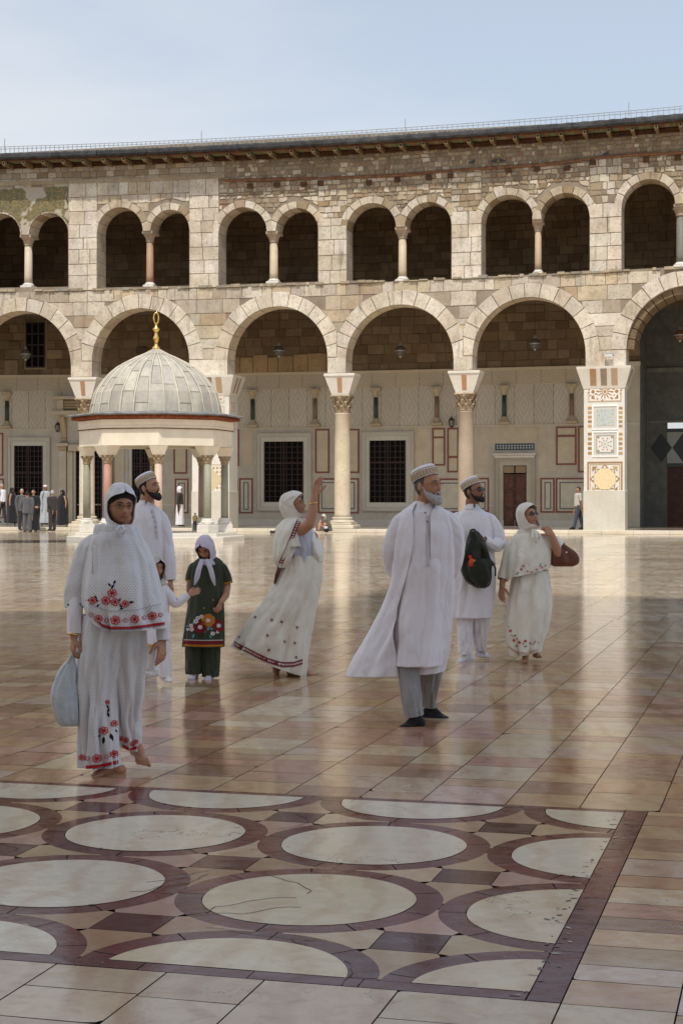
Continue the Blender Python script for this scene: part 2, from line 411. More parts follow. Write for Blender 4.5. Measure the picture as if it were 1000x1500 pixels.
# arch rings
def ring(name, uc, r, zc, zb, wdt, n, cols, w0=-.05, depth=WT, extra=0, parent=arcade, mat=None, sides=(-1, 1), lim=(-99, 99)):
    mb = MB(fw)
    angs = [0]
    for k in range(n): angs.append(angs[-1]+random.uniform(.8, 1.2))
    angs = [a/angs[-1]*pi for a in angs]
    for k in range(n):
        a0, a1 = angs[k]+.012/r, angs[k+1]-.012/r
        ro = r+wdt*random.uniform(.93, 1.07); m = 5; cl = jit(random.choice(cols), .05)
        pts = [(uc-r*cos(a0+(a1-a0)*i/m), zc+r*sin(a0+(a1-a0)*i/m)) for i in range(m+1)]
        po = [(uc-ro*cos(a1-(a1-a0)*i/m), zc+ro*sin(a1-(a1-a0)*i/m)) for i in range(m+1)]
        po = [(min(max(p[0], lim[0]+.01), lim[1]-.01), p[1]) for p in po]
        mb.wplate([(p[0], p[1]) for p in pts+po], w0-random.uniform(0, .012), .02, cl)
        # soffit stone
        ri = r-.012
        v = []
        for i in range(m+1):
            a = a0+(a1-a0)*i/m
            v += [(uc-ri*cos(a), w0+.012, zc+ri*sin(a)), (uc-ri*cos(a), depth+.01, zc+ri*sin(a))]
        mb.add(v, [(2*i, 2*i+1, 2*i+3, 2*i+2) for i in range(m)], (cl[0]*.95, cl[1]*.9, cl[2]*.85))
    if zb < zc-.05:                                    # stilts
        for sgn in sides:
            z = zb; 
            while z < zc-.03:
                z2 = min(zc, z+.55) if zc-z > .75 else zc
                a, b = uc+sgn*r, uc+sgn*(r+extra)
                if extra: mb.wplate([(min(a, b)+.0, z+.012), (max(a, b), z+.012), (max(a, b), z2-.012), (min(a, b), z2-.012)], w0, .02, jit(random.choice(cols), .05))
                q = uc+sgn*(r-.012)
                mb.add([(q, w0, z+.01), (q, depth, z+.01), (q, depth, z2-.01), (q, w0, z2-.01)], [(0, 1, 2, 3)], jit((.95, .9, .82), .05))
                z = z2
    return mb.build(name, mat or M['wall_stone'], parent)
for i, (uc, r, zc) in enumerate(LOW):
    a = (LOW[i-1][0]+LOW[i-1][1]+uc-r)/2 if i else -99; b = (LOW[i+1][0]-LOW[i+1][1]+uc+r)/2 if i < len(LOW)-1 else 99
    ring('arch', uc, r, zc, IMP, RW, 13, WHITE, w0=-.06, extra=0, lim=(a, b))
for i in range(len(LOW)-1):
    a, b = LOW[i][0]+LOW[i][1], LOW[i+1][0]-LOW[i+1][1]; z = IMP; zt = max(LOW[i][2], LOW[i+1][2])
    while z < zt-.02:
        z2 = zt if zt-z < .8 else z+random.uniform(.4, .55); k = 2 if b-a > 1.2 and random.random() < .4 else 1
        for q in range(k): mb = MB(fw); mb.wplate([(a+(b-a)*q/k+.008, z+.012), (a+(b-a)*(q+1)/k-.008, z+.012), (a+(b-a)*(q+1)/k-.008, z2-.012), (a+(b-a)*q/k+.008, z2-.012)], -.065, .02, jit(random.choice(WHITE), .05)); mb.build('springer_block', M['wall_stone'], arcade)
        z = z2
for pr in HIGH:
    for j, (uc, r, zc, zb) in enumerate(pr):
        ring('gallery_arch', uc, r, min(pr[0][2], pr[1][2]), zb, .30, 8, CREAM[:3]+WHITE+RUB[:2], w0=-.045, extra=0, sides=(-1, ) if j == 0 else (1, ))
# broken sill stones on the gallery edge
u = -17.
while u < 15:
    w_ = random.uniform(.12, .45)
    if random.random() < .8:
        mb = MB(fw); mb.bbox(u, u+w_-.02, -.10+random.uniform(-.03, .03), .3, SILL-.02+random.uniform(-.01, .02), SILL+random.uniform(.02, .12), .012, jit(random.choice(((.5, .5, .48), (.62, .56, .46), (.8, .72, .6))), .1)); mb.build('sill_stone', M['wall_stone'], arcade)
    u += w_
# bay a mosaic remnant
pr = HIGH[0]; a, b = edges[0][1]-1.2, edges[1][0]
t = NT('mosaic', .6, .3)
n1 = t.noise(.9, 3, .5, dist=.5); n2 = t.noise(7.5, 5, .7, dist=1.2); n3 = t.noise(30, 2)
c = t.mix(t.ramp(n2, .42, .58), (.12, .14, .08), (.34, .25, .10)); c = t.mix(t.ramp(n3, .45, .6, 0, .6), c, (.10, .07, .04))
c = t.mix(t.ramp(n1, .46, .49), (.46, .40, .31), c); t.color(c); M['mosaic'] = t.m
zt = pz(50, 275); 
cc = [(q[0], q[1]+.05, q[2], q[3]) for q in pr]
ol = [(a, zt), (a, pr[0][2])]
ol += [(q[0]-(q[1]+.06)*cos(pi*k/20), q[2]+(q[1]+.06)*sin(pi*k/20)) for q in pr for k in range(21)]
ol += [(b, pr[1][2]), (b+.05, zt-1.1), (b-.12, zt-.5), (b+.02, zt)]
vs, fs = plate_mesh([ol], .06)
mb = MB(fw); mb.add([(v[0], -.07+v[2], v[1]) for v in vs], fs); mb.build('mosaic_panel', M['mosaic'], arcade)
mb = MB(fw); stones(mb, UL, b, zt, TOPB, .3, (.3, .6), CREAM+RUB); mb.build('wall_patch', M['wall_stone'], arcade)

# timber beam in the rubble
mb = MB(fw)
P = [pf(x, y) for x, y in ((328, 265), (400, 263), (470, 261), (540, 259), (600, 256), (660, 250), (720, 246), (800, 241), (870, 232), (930, 227), (1000, 224), (1080, 219))]
mb.tube([(p[0], -.06, p[1]) for p in P], [.07+.02*sin(i*2.1) for i in range(len(P))], 7)
mb.build('timber_beam', M['timber'], arcade)
for x, y in ((367, 272), (406, 271), (445, 270), (541, 267), (582, 263), (628, 260), (745, 249), (786, 247), (830, 246), (868, 238), (946, 234), (992, 231), (470, 268), (660, 257)):
    u, z = pf(x, y); mb = MB(fw); mb.bbox(u-.12, u+.12, -.12, .1, z-.12, z+.08, .02, (.5, .5, .5)); mb.build('beam_end', M['timber'], arcade)

# gallery columns
for i, (pr, xc, st) in enumerate(zip(HIGH, (37, 215.5, 398, 586.5, 786, 996), ((.95, .93, .9), (.62, .42, .34), (.9, .84, .74), (.92, .84, .72), (.72, .62, .52), (.3, .33, .36)))):
    uc = (pr[0][0]+pr[0][1]+pr[1][0]-pr[1][1])/2; hw = (pr[1][0]-pr[1][1]-pr[0][0]-pr[0][1])/2
    zb = (pr[0][3]+pr[1][3])/2; zt = min(pr[0][2], pr[1][2])
    ca = empty('gallery_column', fw(uc, .35, zb), parent=arcade)
    r = max(.14, hw*.92)
    mb = MB(fw); mb.lathe(uc, .35, [(r*1.02, zb+.22), (r*1.0, zb+.5), (r*.92, zt-.42)], 20, st)
    sh = mb.build('shaft', M['shaft_stone'], ca, True)
    mb = MB(fw); mb.bbox(uc-r*1.5, uc+r*1.5, .35-r*1.5, .35+r*1.5, zb, zb+.1, .02); mb.lathe(uc, .35, [(r*1.45, zb+.1), (r*1.5, zb+.14), (r*1.2, zb+.18), (r*1.05, zb+.22)], 20)
    mb.build('base', M['white_marble'], ca)
    mb = MB(fw); mb.lathe(uc, .35, [(r*.95, zt-.42), (r*1.15, zt-.40), (r*1.05, zt-.36), (r*1.3, zt-.2), (r*1.75, zt-.1)], 16, (.75, .62, .52), fl=lambda a, z: .06*cos(8*a)*(z > zt-.3))
    mb.bbox(uc-hw-.06, uc+hw+.06, .02, WT-.02, zt-.1, zt+.03, .02, (.85, .74, .62))
    mb.build('capital', M['wall_stone'], ca)

# eaves
mb = MB(fw)
def soff(u): return 15.780
OV = .95
mb.box(UL, UR, -.02, WT+.2, 15.800, 16.000)
mb.build('roof_plate', M['timber'], arcade)
mb = MB(fw)
n = int((UR-UL)/.25)
for k in range(n):                                       # soffit boards, painted
    a = UL+k*.25
    mb.box(a, a+.235, -OV+.06, .0, 15.900, 15.930, jit(random.choice(((.26, .26, .17), (.20, .24, .15), (.30, .17, .11), (.24, .20, .13)))))
mb.build('soffit_board', M['plaster'], arcade)
mb = MB(fw); mb.box(UL, UR, -.12, -.02, 15.700, 15.860, (.45, .42, .4)); mb.box(UL, UR, -OV+.03, -OV+.12, 15.860, 15.960, (.8, .75, .7)); mb.build('eave_rail', M['timber'], arcade)
proto = None
for k in range(140):
    x = -52+k*31.6
    u = pu(-64)+k*.93
    if u > UR-.3: break
    mb = MB()
    vs = []
    for (w, zc, hh) in ((-OV-.02, 15.780, .075), (-OV+.12, 15.740, .085), (-.35, 15.760, .085), (.02, 15.740, .10)):
        for a, b in ((-.07, -1), (.07, -1), (.07, 1), (-.07, 1)): vs.append((a*(1 if w < -.5 else .9), w, zc+b*hh))
    fs = [(0, 1, 2, 3), (12, 15, 14, 13)]
    for j in range(3):
        for i in range(4): fs.append((j*4+i, j*4+4+i, j*4+4+(i+1) % 4, j*4+(i+1) % 4))
    if proto is None:
        mb.add(vs, fs, (1.5, 1.3, 1.0)); mb.box(-.04, .04, -OV-.025, -OV-.02, 15.740, 15.820, (.1, .1, .1))
        proto = mb.build('eave_bracket', M['bracket_wood'], arcade); o = proto
    else:
        o = proto.copy(); COL.objects.link(o)
    wp = Vector(fw(u, 0, 15.800)); o.location = wp-Vector((0, 0, 15.800)); o.rotation_euler.z = -TH
mb = MB(fw)
u = UL
while u < UR:                                             # lead covered fascia, sheet by sheet
    w_ = random.uniform(.9, 1.5)
    k = random.uniform(-.02, .02)
    n = 6; vs = []
    for i in range(n+1):
        a = u+(w_-.01)*i/n; s_ = .015*sin(i*2.3+u)
        for w, z in ((-OV-.10+s_+k, 15.920), (-OV-.14+s_*1.5+k, 16.000), (-OV-.12+s_+k, 16.120), (-OV-.02, 16.200+s_), (-.3, 16.300), (.4, 16.360)): vs.append((a, w, z))
    mb.add(vs, [(i*6+j, i*6+6+j, i*6+7+j, i*6+1+j) for i in range(n) for j in range(5)], jit((1, 1, 1.03), .25))
    u += w_
mb.build('lead_roof_edge', M['lead_sheet'], arcade)
mb = MB(fw)
mb.box(UL, UR, .3, 7.2, 16.000, 16.050); mb.build('roof', M['lead_sheet'], arcade)
mb = MB(fw)
for z in (16.500, 16.400): mb.tube([(UL+k*3, -OV+.1, z+(16.400-16.400)) for k in range(19)], .012, 4)
k = UL
while k < UR: mb.box(k-.012, k+.012, -OV+.09, -OV+.115, 16.160, 16.510); k += .21
for x in (20, 305, 600, 923): u = pu(x); mb.tube([(u, -OV+.1, 16.300), (u, -OV+.1, 16.850)], .018, 5)
mb.build('roof_railing', M['grey_metal'], arcade)

# interior shell
BW = 6.5
mb = MB(fw)
mb.box(UL, UR, WT, BW+.5, 9.95, 10.3, (.8, .8, .8))      # gallery floor / portico ceiling
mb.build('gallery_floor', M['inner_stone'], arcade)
mb = MB(fw); mb.box(UL, UR, WT, BW+.5, 15.7, 15.8, (.5, .5, .5)); mb.build('gallery_ceiling', M['timber'], arcade)
UE = pu(937, BW)                                          # right end of the revetted back wall
# courses of dark stone on the back wall
mb = MB(fw)
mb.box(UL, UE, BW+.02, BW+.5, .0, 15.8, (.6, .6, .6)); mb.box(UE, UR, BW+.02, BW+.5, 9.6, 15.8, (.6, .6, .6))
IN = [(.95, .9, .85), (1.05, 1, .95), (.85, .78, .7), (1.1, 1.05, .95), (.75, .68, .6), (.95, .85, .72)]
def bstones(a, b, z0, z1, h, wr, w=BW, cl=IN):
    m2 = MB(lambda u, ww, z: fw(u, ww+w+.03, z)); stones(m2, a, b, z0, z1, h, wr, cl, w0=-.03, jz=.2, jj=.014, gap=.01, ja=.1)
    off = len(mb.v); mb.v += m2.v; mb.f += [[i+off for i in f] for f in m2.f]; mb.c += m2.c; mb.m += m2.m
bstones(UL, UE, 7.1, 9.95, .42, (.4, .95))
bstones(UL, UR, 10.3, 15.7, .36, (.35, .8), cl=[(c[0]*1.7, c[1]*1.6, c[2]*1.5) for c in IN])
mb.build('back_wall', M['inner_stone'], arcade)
# ================================================================== BACK WALL REVETMENT
def uvpanel(mbv, uvl, a, b, z0, z1, w, col=(1, 1, 1)):
    mbv.add([(a, w, z0), (b, w, z0), (b, w, z1), (a, w, z1)], [(0, 1, 2, 3)], col)
    uvl.append([(-1, -1), (1, -1), (1, 1), (-1, 1)])
def B(x, y): return pf(x, y, BW)
mb = MB(fw)
mb.box(UL, UE, BW-.05, BW+.02, .14, 4.62, (.93, .93, .93))
mb.build('marble_cladding', M['panel_marble'], arcade)
mb = MB(fw)
mb.box(UL, UE, BW-.06, BW+.02, 6.42, 6.46, (.8, .7, .55)); mb.box(UL, UE, BW-.08, BW+.02, 7.08, 7.2, (.85, .75, .6)); mb.box(UL, UE, BW-.09, BW+.0, 4.6, 4.66, (.85, .78, .66))
mb.box(UL, UE, BW-.07, BW+.0, 1.05, 1.1, (.9, .88, .84)); mb.box(UL, UE, BW-.1, BW, .14, .42, (.85, .84, .8))
mb.build('moulding', M['white_marble'], arcade)
mv = MB(fw); uv = []
u = UL
pw = .87
k0 = pu(371, BW)
u = k0-pw*30
while u < UE:
    uvpanel(mv, uv, u+.012, min(u+pw-.012, UE), 4.66, 6.42, BW-.05, jit((1, 1, 1), .06))
    u += pw
u = UL
while u < UE:
    uvpanel(mv, uv, u+.012, min(u+1.1-.012, UE), 6.46, 7.08, BW-.05, jit((.95, .9, .82), .05)); u += 1.1
fl = []
me_ = mesh_obj('veined_panel', mv.v, mv.f, M['veined'], arcade, cols=mv.c, uvs=uv)
mb = MB(fw)
u = UL; mb.box(UL, UE, BW-.045, BW, 4.66, 7.08, (.5, .42, .32)); mb.build('panel_backing', M['panel_marble'], arcade)
# little wall columns between the panels
for x, c in ((-42, 1), (12, 0), (371, 0), (462, 1), (551, 0), (640, 1), (738.5, 0), (837, 1), (281, 1)):
    uc = pu(x, BW); cl = ((.045, .075, .06), (.27, .175, .115))[c]; r = .10
    ca = empty('wall_column', fw(uc, BW-.1, 4.7), parent=arcade)
    mb = MB(fw); mb.lathe(uc, BW-.1, [(r, 5.02), (r*.95, 5.98)], 12, cl); mb.build('shaft', M['inlay'], ca, True)
    mb = MB(fw); mb.lathe(uc, BW-.1, [(r*1.1, 5.98), (r*1.25, 6.0), (r*1.15, 6.05), (r*1.5, 6.2), (r*2.2, 6.3)], 12, (.9, .82, .68), fl=lambda a, z: .1*cos(6*a)*(z > 6.1))
    mb.bbox(uc-.23, uc+.23, BW-.3, BW+.02, 6.3, 6.41, .02, (.9, .82, .68)); mb.build('capital', M['panel_marble'], ca)
    mb = MB(fw); mb.bbox(uc-.26, uc+.26, BW-.28, BW+.02, 4.67, 4.8, .02, (.85, .76, .62)); mb.lathe(uc, BW-.1, [(r*2.2, 4.8), (r*1.7, 4.88), (r*1.2, 4.98), (r*1.05, 5.02)], 12, (.85, .76, .62)); mb.build('base', M['panel_marble'], ca)

def frame_rect(mb, a, b, z0, z1, t_, w, col, d=.03):
    mb.box(a, b, w-d, w+.01, z1-t_, z1, col); mb.box(a, b, w-d, w+.01, z0, z0+t_, col)
    mb.box(a, a+t_, w-d, w+.01, z0+t_, z1-t_, col); mb.box(b-t_, b, w-d, w+.01, z0+t_, z1-t_, col)
RED = (.26, .085, .06); GRY = (.16, .17, .17)
WF = BW-.05
def rf(x0, y0, x1, y1, col=RED, t_=.07, fill=None):
    a, z1 = B(x0, y0); b, z0 = B(x1, y1)
    if z1-z0 < 2.2*t_: mbr = MB(fw); mbr.box(a+.07, b-.07, WF-.028, WF, z0, z1, col); mbr.build('inlaid_strip', M['inlay'], arcade); return
    mbr = MB(fw); frame_rect(mbr, a, b, z0, z1, t_, WF, col); fo = mbr.build('inlaid_frame', M['inlay'], arcade)
    if fill: mbp = MB(fw); mbp.box(a+t_+.01, b-t_-.01, WF-.012, WF+.01, z0+t_+.01, z1-t_-.01, fill); mbp.build('inlaid_panel', M['panel_marble'], fo)
CR = (1.05, .98, .84); LG = (1.05, 1.05, 1.02)
for r_ in ((462-.5, 628.5, 482, 692.5), (508, 628.5, 526, 692.5), (336, 628, 351, 683), (461, 628, 482.5, 693)): pass
rf(462, 628.5, 483, 693, fill=CR); rf(506, 628.5, 526.5, 693, fill=CR); rf(333, 629, 351, 683, fill=CR)
rf(633, 627, 652, 682, fill=CR); rf(655, 627, 672, 692, fill=CR)
rf(670, 626, 694, 691, fill=CR); rf(814, 625, 844, 681, fill=CR); rf(846, 624, 870, 692, fill=(.95, .85, .7))
rf(633, 639.5, 652, 642, t_=.05); rf(814, 637, 844, 640, t_=.05); rf(655, 668, 672, 671, t_=.05)
rf(-20, 634, 6, 697, fill=CR); rf(-30, 701, 7, 760, fill=LG); rf(-24, 707, 1, 753, GRY, .05)
rf(257, 701, 277, 752, fill=LG); rf(262, 707, 272, 746, GRY, .05); rf(255, 630, 275, 694, fill=CR)
rf(351, 700.5, 371, 752, fill=LG); rf(357, 706, 365, 747, GRY, .05)
rf(333, 701, 349, 752, fill=LG)
rf(466, 700.5, 526, 752, fill=LG); rf(471, 706, 520, 746, GRY, .05)
rf(690, 700, 716, 750, fill=LG); rf(700, 706, 711, 746, GRY, .05)
rf(791, 700, 812, 751, fill=LG); rf(797, 706, 807, 746, GRY, .05)
rf(813.5, 700, 862, 751, fill=LG); rf(819, 706, 858, 746, GRY, .05)
rf(632, 701, 690, 751, fill=LG); rf(638, 707, 684, 746, GRY, .05)
# joints in the cladding (raised slabs)
for x0, x1, y0, y1 in ((694, 716, 627, 691), (716, 786, 627, 650), (789, 812, 627, 691), (696, 717, 694, 698), (600, 630, 629, 692), (530, 540, 629, 692), (354, 371, 631, 683)):
    a, z1 = B(x0, y0); b, z0 = B(x1, y1); mb = MB(fw); mb.bbox(a, b, WF-.015, WF+.01, z0, z1, .006, jit((1.02, .96, .86))); mb.build('cladding_slab', M['panel_marble'], arcade)

# windows with grilles / doors
def window(x0, x1, y0, y1, kind='window', fr=.55, frd=.16, floor=False, wood=False):
    a, z1 = B(x0, y0); b, z0 = B(x1, y1)
    if floor: z0 = .14
    fo = empty(kind, fw((a+b)/2, WF, z0), parent=arcade)
    mb = MB(fw)
    def fr_(o, i, w, col=(1.05, 1.05, 1.05)):
        lo = z0 if floor else z0-o
        mb.box(a-o, a-i, w, WF+.01, lo, z1+o, col); mb.box(b+i, b+o, w, WF+.01, lo, z1+o, col)
        mb.box(a-i, b+i, w, WF+.01, z1+i, z1+o, col)
        if not floor: mb.box(a-i, b+i, w, WF+.01, z0-o, z0-i, col)
    fr_(.20, .0, WF-.035, (.88, .88, .85)); fr_(.24, .20, WF-.10, (.8, .79, .75)); fr_(.36, .24, WF-.075, (.80, .79, .75)); fr_(.40, .36, WF-.12, (.7, .68, .64))
    mb.build('frame', M['white_marble'] if not wood else M['panel_marble'], fo)
    mb = MB(fw); mb.box(a, b, WF-.012, WF+.008, z0, z1, (.5, .5, .5)); mb.build('opening', M['dark_room'], fo)
    if wood:
        mb = MB(fw); c_ = (a+b)/2; zt = z1-.38
        for s0, s1 in ((a+.02, c_-.01), (c_+.01, b-.02)):
            mb.bbox(s0, s1, WF-.06, WF-.015, z0+.02, zt, .01)
            for q0, q1 in ((.1, .75), (.9, 1.5), (1.65, zt-z0-.12)):
                mb.bbox(s0+.08, s1-.08, WF-.085, WF-.05, z0+q0, z0+q1, .015, (1.25, 1.2, 1.2))
        mb.build('leaf', M['door_wood'], fo)
        mb = MB(fw)
        for k in range(2): mb.bbox(a+.03+k*(b-a)/2, a-.03+(k+1)*(b-a)/2, WF-.05, WF-.015, zt+.05, z1-.03, .01, (.55, .42, .28))
        mb.build('transom_panel', M['panel_marble'], fo)
    else:
        mb = MB(fw)
        n = 7; m_ = max(6, int((z1-z0)/.24))
        for k in range(1, n): u = a+(b-a)*k/n; mb.box(u-.016, u+.016, WF-.075, WF-.045, z0, z1)
        for k in range(1, m_): z = z0+(z1-z0)*k/m_; mb.box(a, b, WF-.085, WF-.055, z-.014, z+.014)
        mb.box(a, a+.05, WF-.09, WF-.02, z0, z1, (.9, .5, .4)); mb.box(b-.05, b, WF-.09, WF-.02, z0, z1, (.9, .5, .4))
        mb.box((a+b)/2-.03, (a+b)/2+.03, WF-.09, WF-.02, z0, z1, (.9, .5, .4)); mb.box(a+.05, b-.05, WF-.09, WF-.02, (z0*.35+z1*.65)-.03, (z0*.35+z1*.65)+.03, (.9, .5, .4))
        mb.build('grille', M['dark_iron'], fo)
    return a, b, z0, z1
window(388, 445, 647, 735.5); window(542, 594.5, 645.5, 736); window(23, 64, 653, 768, 'door', floor=True); window(195, 221, 655, 736)
window(737, 771, 682, 770, 'door', floor=True, wood=True)
window(113, 151, 661, 770, 'door', floor=True)
# cornice and inscription over the brown door
mb = MB(fw); a, z1 = B(722, 664); b, z0 = B(786, 668.5)
mb.bbox(a, b, WF-.28, WF+.01, z0+.05, z1, .03); mb.bbox(a+.08, b-.08, WF-.2, WF+.01, z0-.06, z0+.05, .02); mb.build('door_cornice', M['white_marble'], arcade)
mb = MB(fw); a, z1 = B(725, 650); b, z0 = B(782.5, 659)
mb.box(a, b, WF-.03, WF+.01, z0, z1, (.06, .09, .11))
cx = a+.06
while cx < b-.1:                                       # pierced calligraphic / lattice band
    w_ = .13
    for zz in (z0+.05, z0+.155):
        mb.wplate([(cx, zz+.04), (cx+.035, zz), (cx+.08, zz+.015), (cx+.09, zz+.06), (cx+.045, zz+.085)], WF-.042, WF-.03, (.55, .6, .6), .004)
    cx += w_
mb.build('lattice_sign', M['inlay'], arcade)
# portal with brackets at the left, behind the kiosk
mb = MB(fw)
def bb(x0, y0, x1, y1, d, col=(.98, .93, .83), e=.02):
    a, z1 = B(x0, y0); b, z0 = B(x1, y1); mb.bbox(a, b, WF-d, WF+.01, z0, z1, e, col)
bb(81, 581, 125, 585.5, .5); bb(88, 585.5, 97, 602, .28); bb(97, 586, 120, 600.5, .22, (.42, .34, .22)); bb(81, 602, 125, 608, .45); bb(88, 608, 100, 611, .32); bb(100, 603, 125, 611, .3)
bb(87, 649, 104, 654, .34); bb(90, 654, 101, 660, .26, (.75, .62, .45)); bb(90, 660, 100, 770, .2, (1, .98, .92)); bb(104, 651, 124, 661, .25); bb(101, 662, 109, 770, .14)
bb(153, 649, 170, 654, .34); bb(156, 654, 167, 770, .2); bb(170, 640, 184, 770, .1)
bb(184, 627, 255, 645, .06)
a, z1 = B(91, 611); b, z0 = B(100, 648)
n = 14; v = []
for k in range(n+1):                                    # scroll bracket
    t_ = k/n; z = z1-(z1-z0)*t_; d = .42-.34*sin(t_*pi/2)**.8+(.08*sin((t_-.8)/.2*pi) if t_ > .8 else 0)
    v += [(a+.03, WF-d, z), (b-.03, WF-d, z), (a+.03, WF, z), (b-.03, WF, z)]
mb.add(v, [f for k in range(n) for f in ((4*k, 4*k+1, 4*k+5, 4*k+4), (4*k, 4*k+4, 4*k+6, 4*k+2), (4*k+1, 4*k+3, 4*k+7, 4*k+5))], (.8, .68, .5))
mb.build('portal_surround', M['panel_marble'], arcade)
# carved openwork in the portal frieze + small barred window high in the left bay + carved panels
mb = MB(fw)
a, z1 = B(98, 587.5); b, z0 = B(119, 599.5)
for k in range(9):
    for j in range(3):
        cx = a+(k+.5)*(b-a)/9; cz = z0+(j+.5)*(z1-z0)/3; s_ = .05
        mb.wplate([(cx-s_, cz), (cx, cz-s_), (cx+s_, cz), (cx, cz+s_)], WF-.25, WF-.2, (.85, .72, .5), .01)
a, z1 = B(40, 473); b, z0 = B(67, 538)
mb.box(a-.1, b+.1, BW-.06, BW, z0-.1, z1+.1, (.45, .38, .28)); mb.build('portal_carving', M['panel_marble'], arcade)
mb = MB(fw); mb.box(a, b, BW-.068, BW, z0, z1, (.3, .3, .3)); mb.build('high_window', M['dark_room'], arcade)
mb = MB(fw)
for k in range(5): z = z0+(z1-z0)*k/4; mb.box(a, b, BW-.11, BW-.07, z-.03, z+.03)
for k in (0, 1, 2, 3): u = a+(b-a)*k/3; mb.box(u-.03, u+.03, BW-.12, BW-.08, z0, z1)
mb.build('high_window_bars', M['dark_iron'], arcade)
for x0, y0, x1, y1, c_ in ((8, 527, 27, 553, .9), (70, 512, 92, 525, 1.0), (14, 500, 30, 509, .5), (335, 518, 480, 547, 1.35), (200, 508, 216, 519, .35)):
    a, z1 = B(x0, y0); b, z0 = B(x1, y1)
    if x1-x0 > 100:
        mb = MB(fw)
        u = a
        while u < b: w_ = random.uniform(.5, .9); mb.bbox(u, min(b, u+w_-.03), BW-.05, BW+.01, z0+random.uniform(0, .06), z1-random.uniform(0, .2), .03, jit((1.9, 1.75, 1.45), .1)); u += w_
        mb.build('stone_course', M['inner_stone'], arcade)
    else: mb = MB(fw); mb.bbox(a, b, BW-.05, BW+.01, z0, z1, .03, (c_*1.4, c_*1.36, c_*1.25)); mb.build('inset_block', M['inner_stone'], arcade)

# gate vestibule at the right: darker, deeper
UG = UE+.0
D2 = BW+2.2
mb = MB(fw)
a0 = pu(920, BW)
mb.bbox(a0, UE, BW-.22, BW+.4, .14, 7.3, .02, (.85, .84, .78)); mb.bbox(a0-.03, UE+.03, BW-.26, BW-.2, 7.1, 7.3, .02); mb.bbox(a0, UE, BW-.26, BW-.2, 4.55, 4.68, .01)
mb.build('gate_pier', M['panel_marble'], arcade)
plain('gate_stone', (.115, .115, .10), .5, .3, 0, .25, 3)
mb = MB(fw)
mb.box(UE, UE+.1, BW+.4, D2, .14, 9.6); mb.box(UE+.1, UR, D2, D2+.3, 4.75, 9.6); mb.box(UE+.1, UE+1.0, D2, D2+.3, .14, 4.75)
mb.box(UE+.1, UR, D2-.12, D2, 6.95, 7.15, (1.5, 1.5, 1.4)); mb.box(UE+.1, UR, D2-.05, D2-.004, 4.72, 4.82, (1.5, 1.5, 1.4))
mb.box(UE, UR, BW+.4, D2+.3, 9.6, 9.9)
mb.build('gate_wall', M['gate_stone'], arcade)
mb = MB(fw); mb.box(UE+1.0, UR, D2+.1, D2+.25, .14, 4.4, (.7, .7, .7)); mb.build('gate_leaf', M['door_wood'], arcade)
mb = MB(fw)
zc, hz = pz(970, 656, D2), 1.0
za, zb_ = pz(970, 628, D2), pz(970, 684, D2)
mb.box(UE+1.0, UR, D2-.02, D2, zb_, za, (.33, .34, .31)); mb.box(UE+1.0, UR, D2-.03, D2-.0, za-.16, za, (.05, .055, .06)); mb.box(UE+1.0, UR, D2-.03, D2-.0, zb_, zb_+.16, (.05, .055, .06))
zm = (za+zb_)/2; hz = (za-zb_)/2-.2; uc = pu(968, D2)
for k in range(4): mb.wplate([(uc-.46, zm), (uc, zm-hz), (uc+.46, zm), (uc, zm+hz)], D2-.034, D2-.02, (.03, .035, .042), .005); uc += .95
mb.build('gate_inlay', M['inlay'], arcade)
# thick brown inner arch of the gate bay
uc, r, zc = LOW[6]
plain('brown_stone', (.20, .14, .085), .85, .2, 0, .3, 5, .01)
mb = MB(fw)
for k in range(17):
    a0_, a1_ = pi*k/17+.008, pi*(k+1)/17-.008; cl = jit((1, 1, 1), .15)
    ri, ro = r-.28, r-.014
    q = [(uc-ro*cos(a0_), zc+ro*sin(a0_)), (uc-ro*cos(a1_), zc+ro*sin(a1_)), (uc-ri*cos(a1_), zc+ri*sin(a1_)), (uc-ri*cos(a0_), zc+ri*sin(a0_))]
    mb.add([(p[0], w, p[1]) for w in (.10, 2.0) for p in q], [(0, 1, 2, 3), (0, 4, 5, 1), (2, 6, 7, 3), (3, 7, 4, 0), (1, 5, 6, 2), (4, 7, 6, 5)], cl)
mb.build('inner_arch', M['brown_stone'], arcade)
# portico floor, one step up
mb = MB(fw)
u = UL
while u < UR:
    w_ = random.uniform(.8, 1.6); 
    if not (pu(850) < u+w_/2 < pu(1100) and False): mb.bbox(u+.005, u+w_-.005, -.62, .2, 0, .14, .012, jit((.95, .9, .8)))
    u += w_
mb.build('portico_step', M['white_marble'], arcade)
mb = MB(fw)
k = UL
while k < UR:
    w_ = random.uniform(.5, .8); q = .2
    while q < D2+.3: mb.box(k+.004, k+w_-.004, q, q+.9, .1, .14, jit((.62, .56, .46), .12)); q += .905
    k += w_
mb.build('portico_floor', M['paving'], arcade)

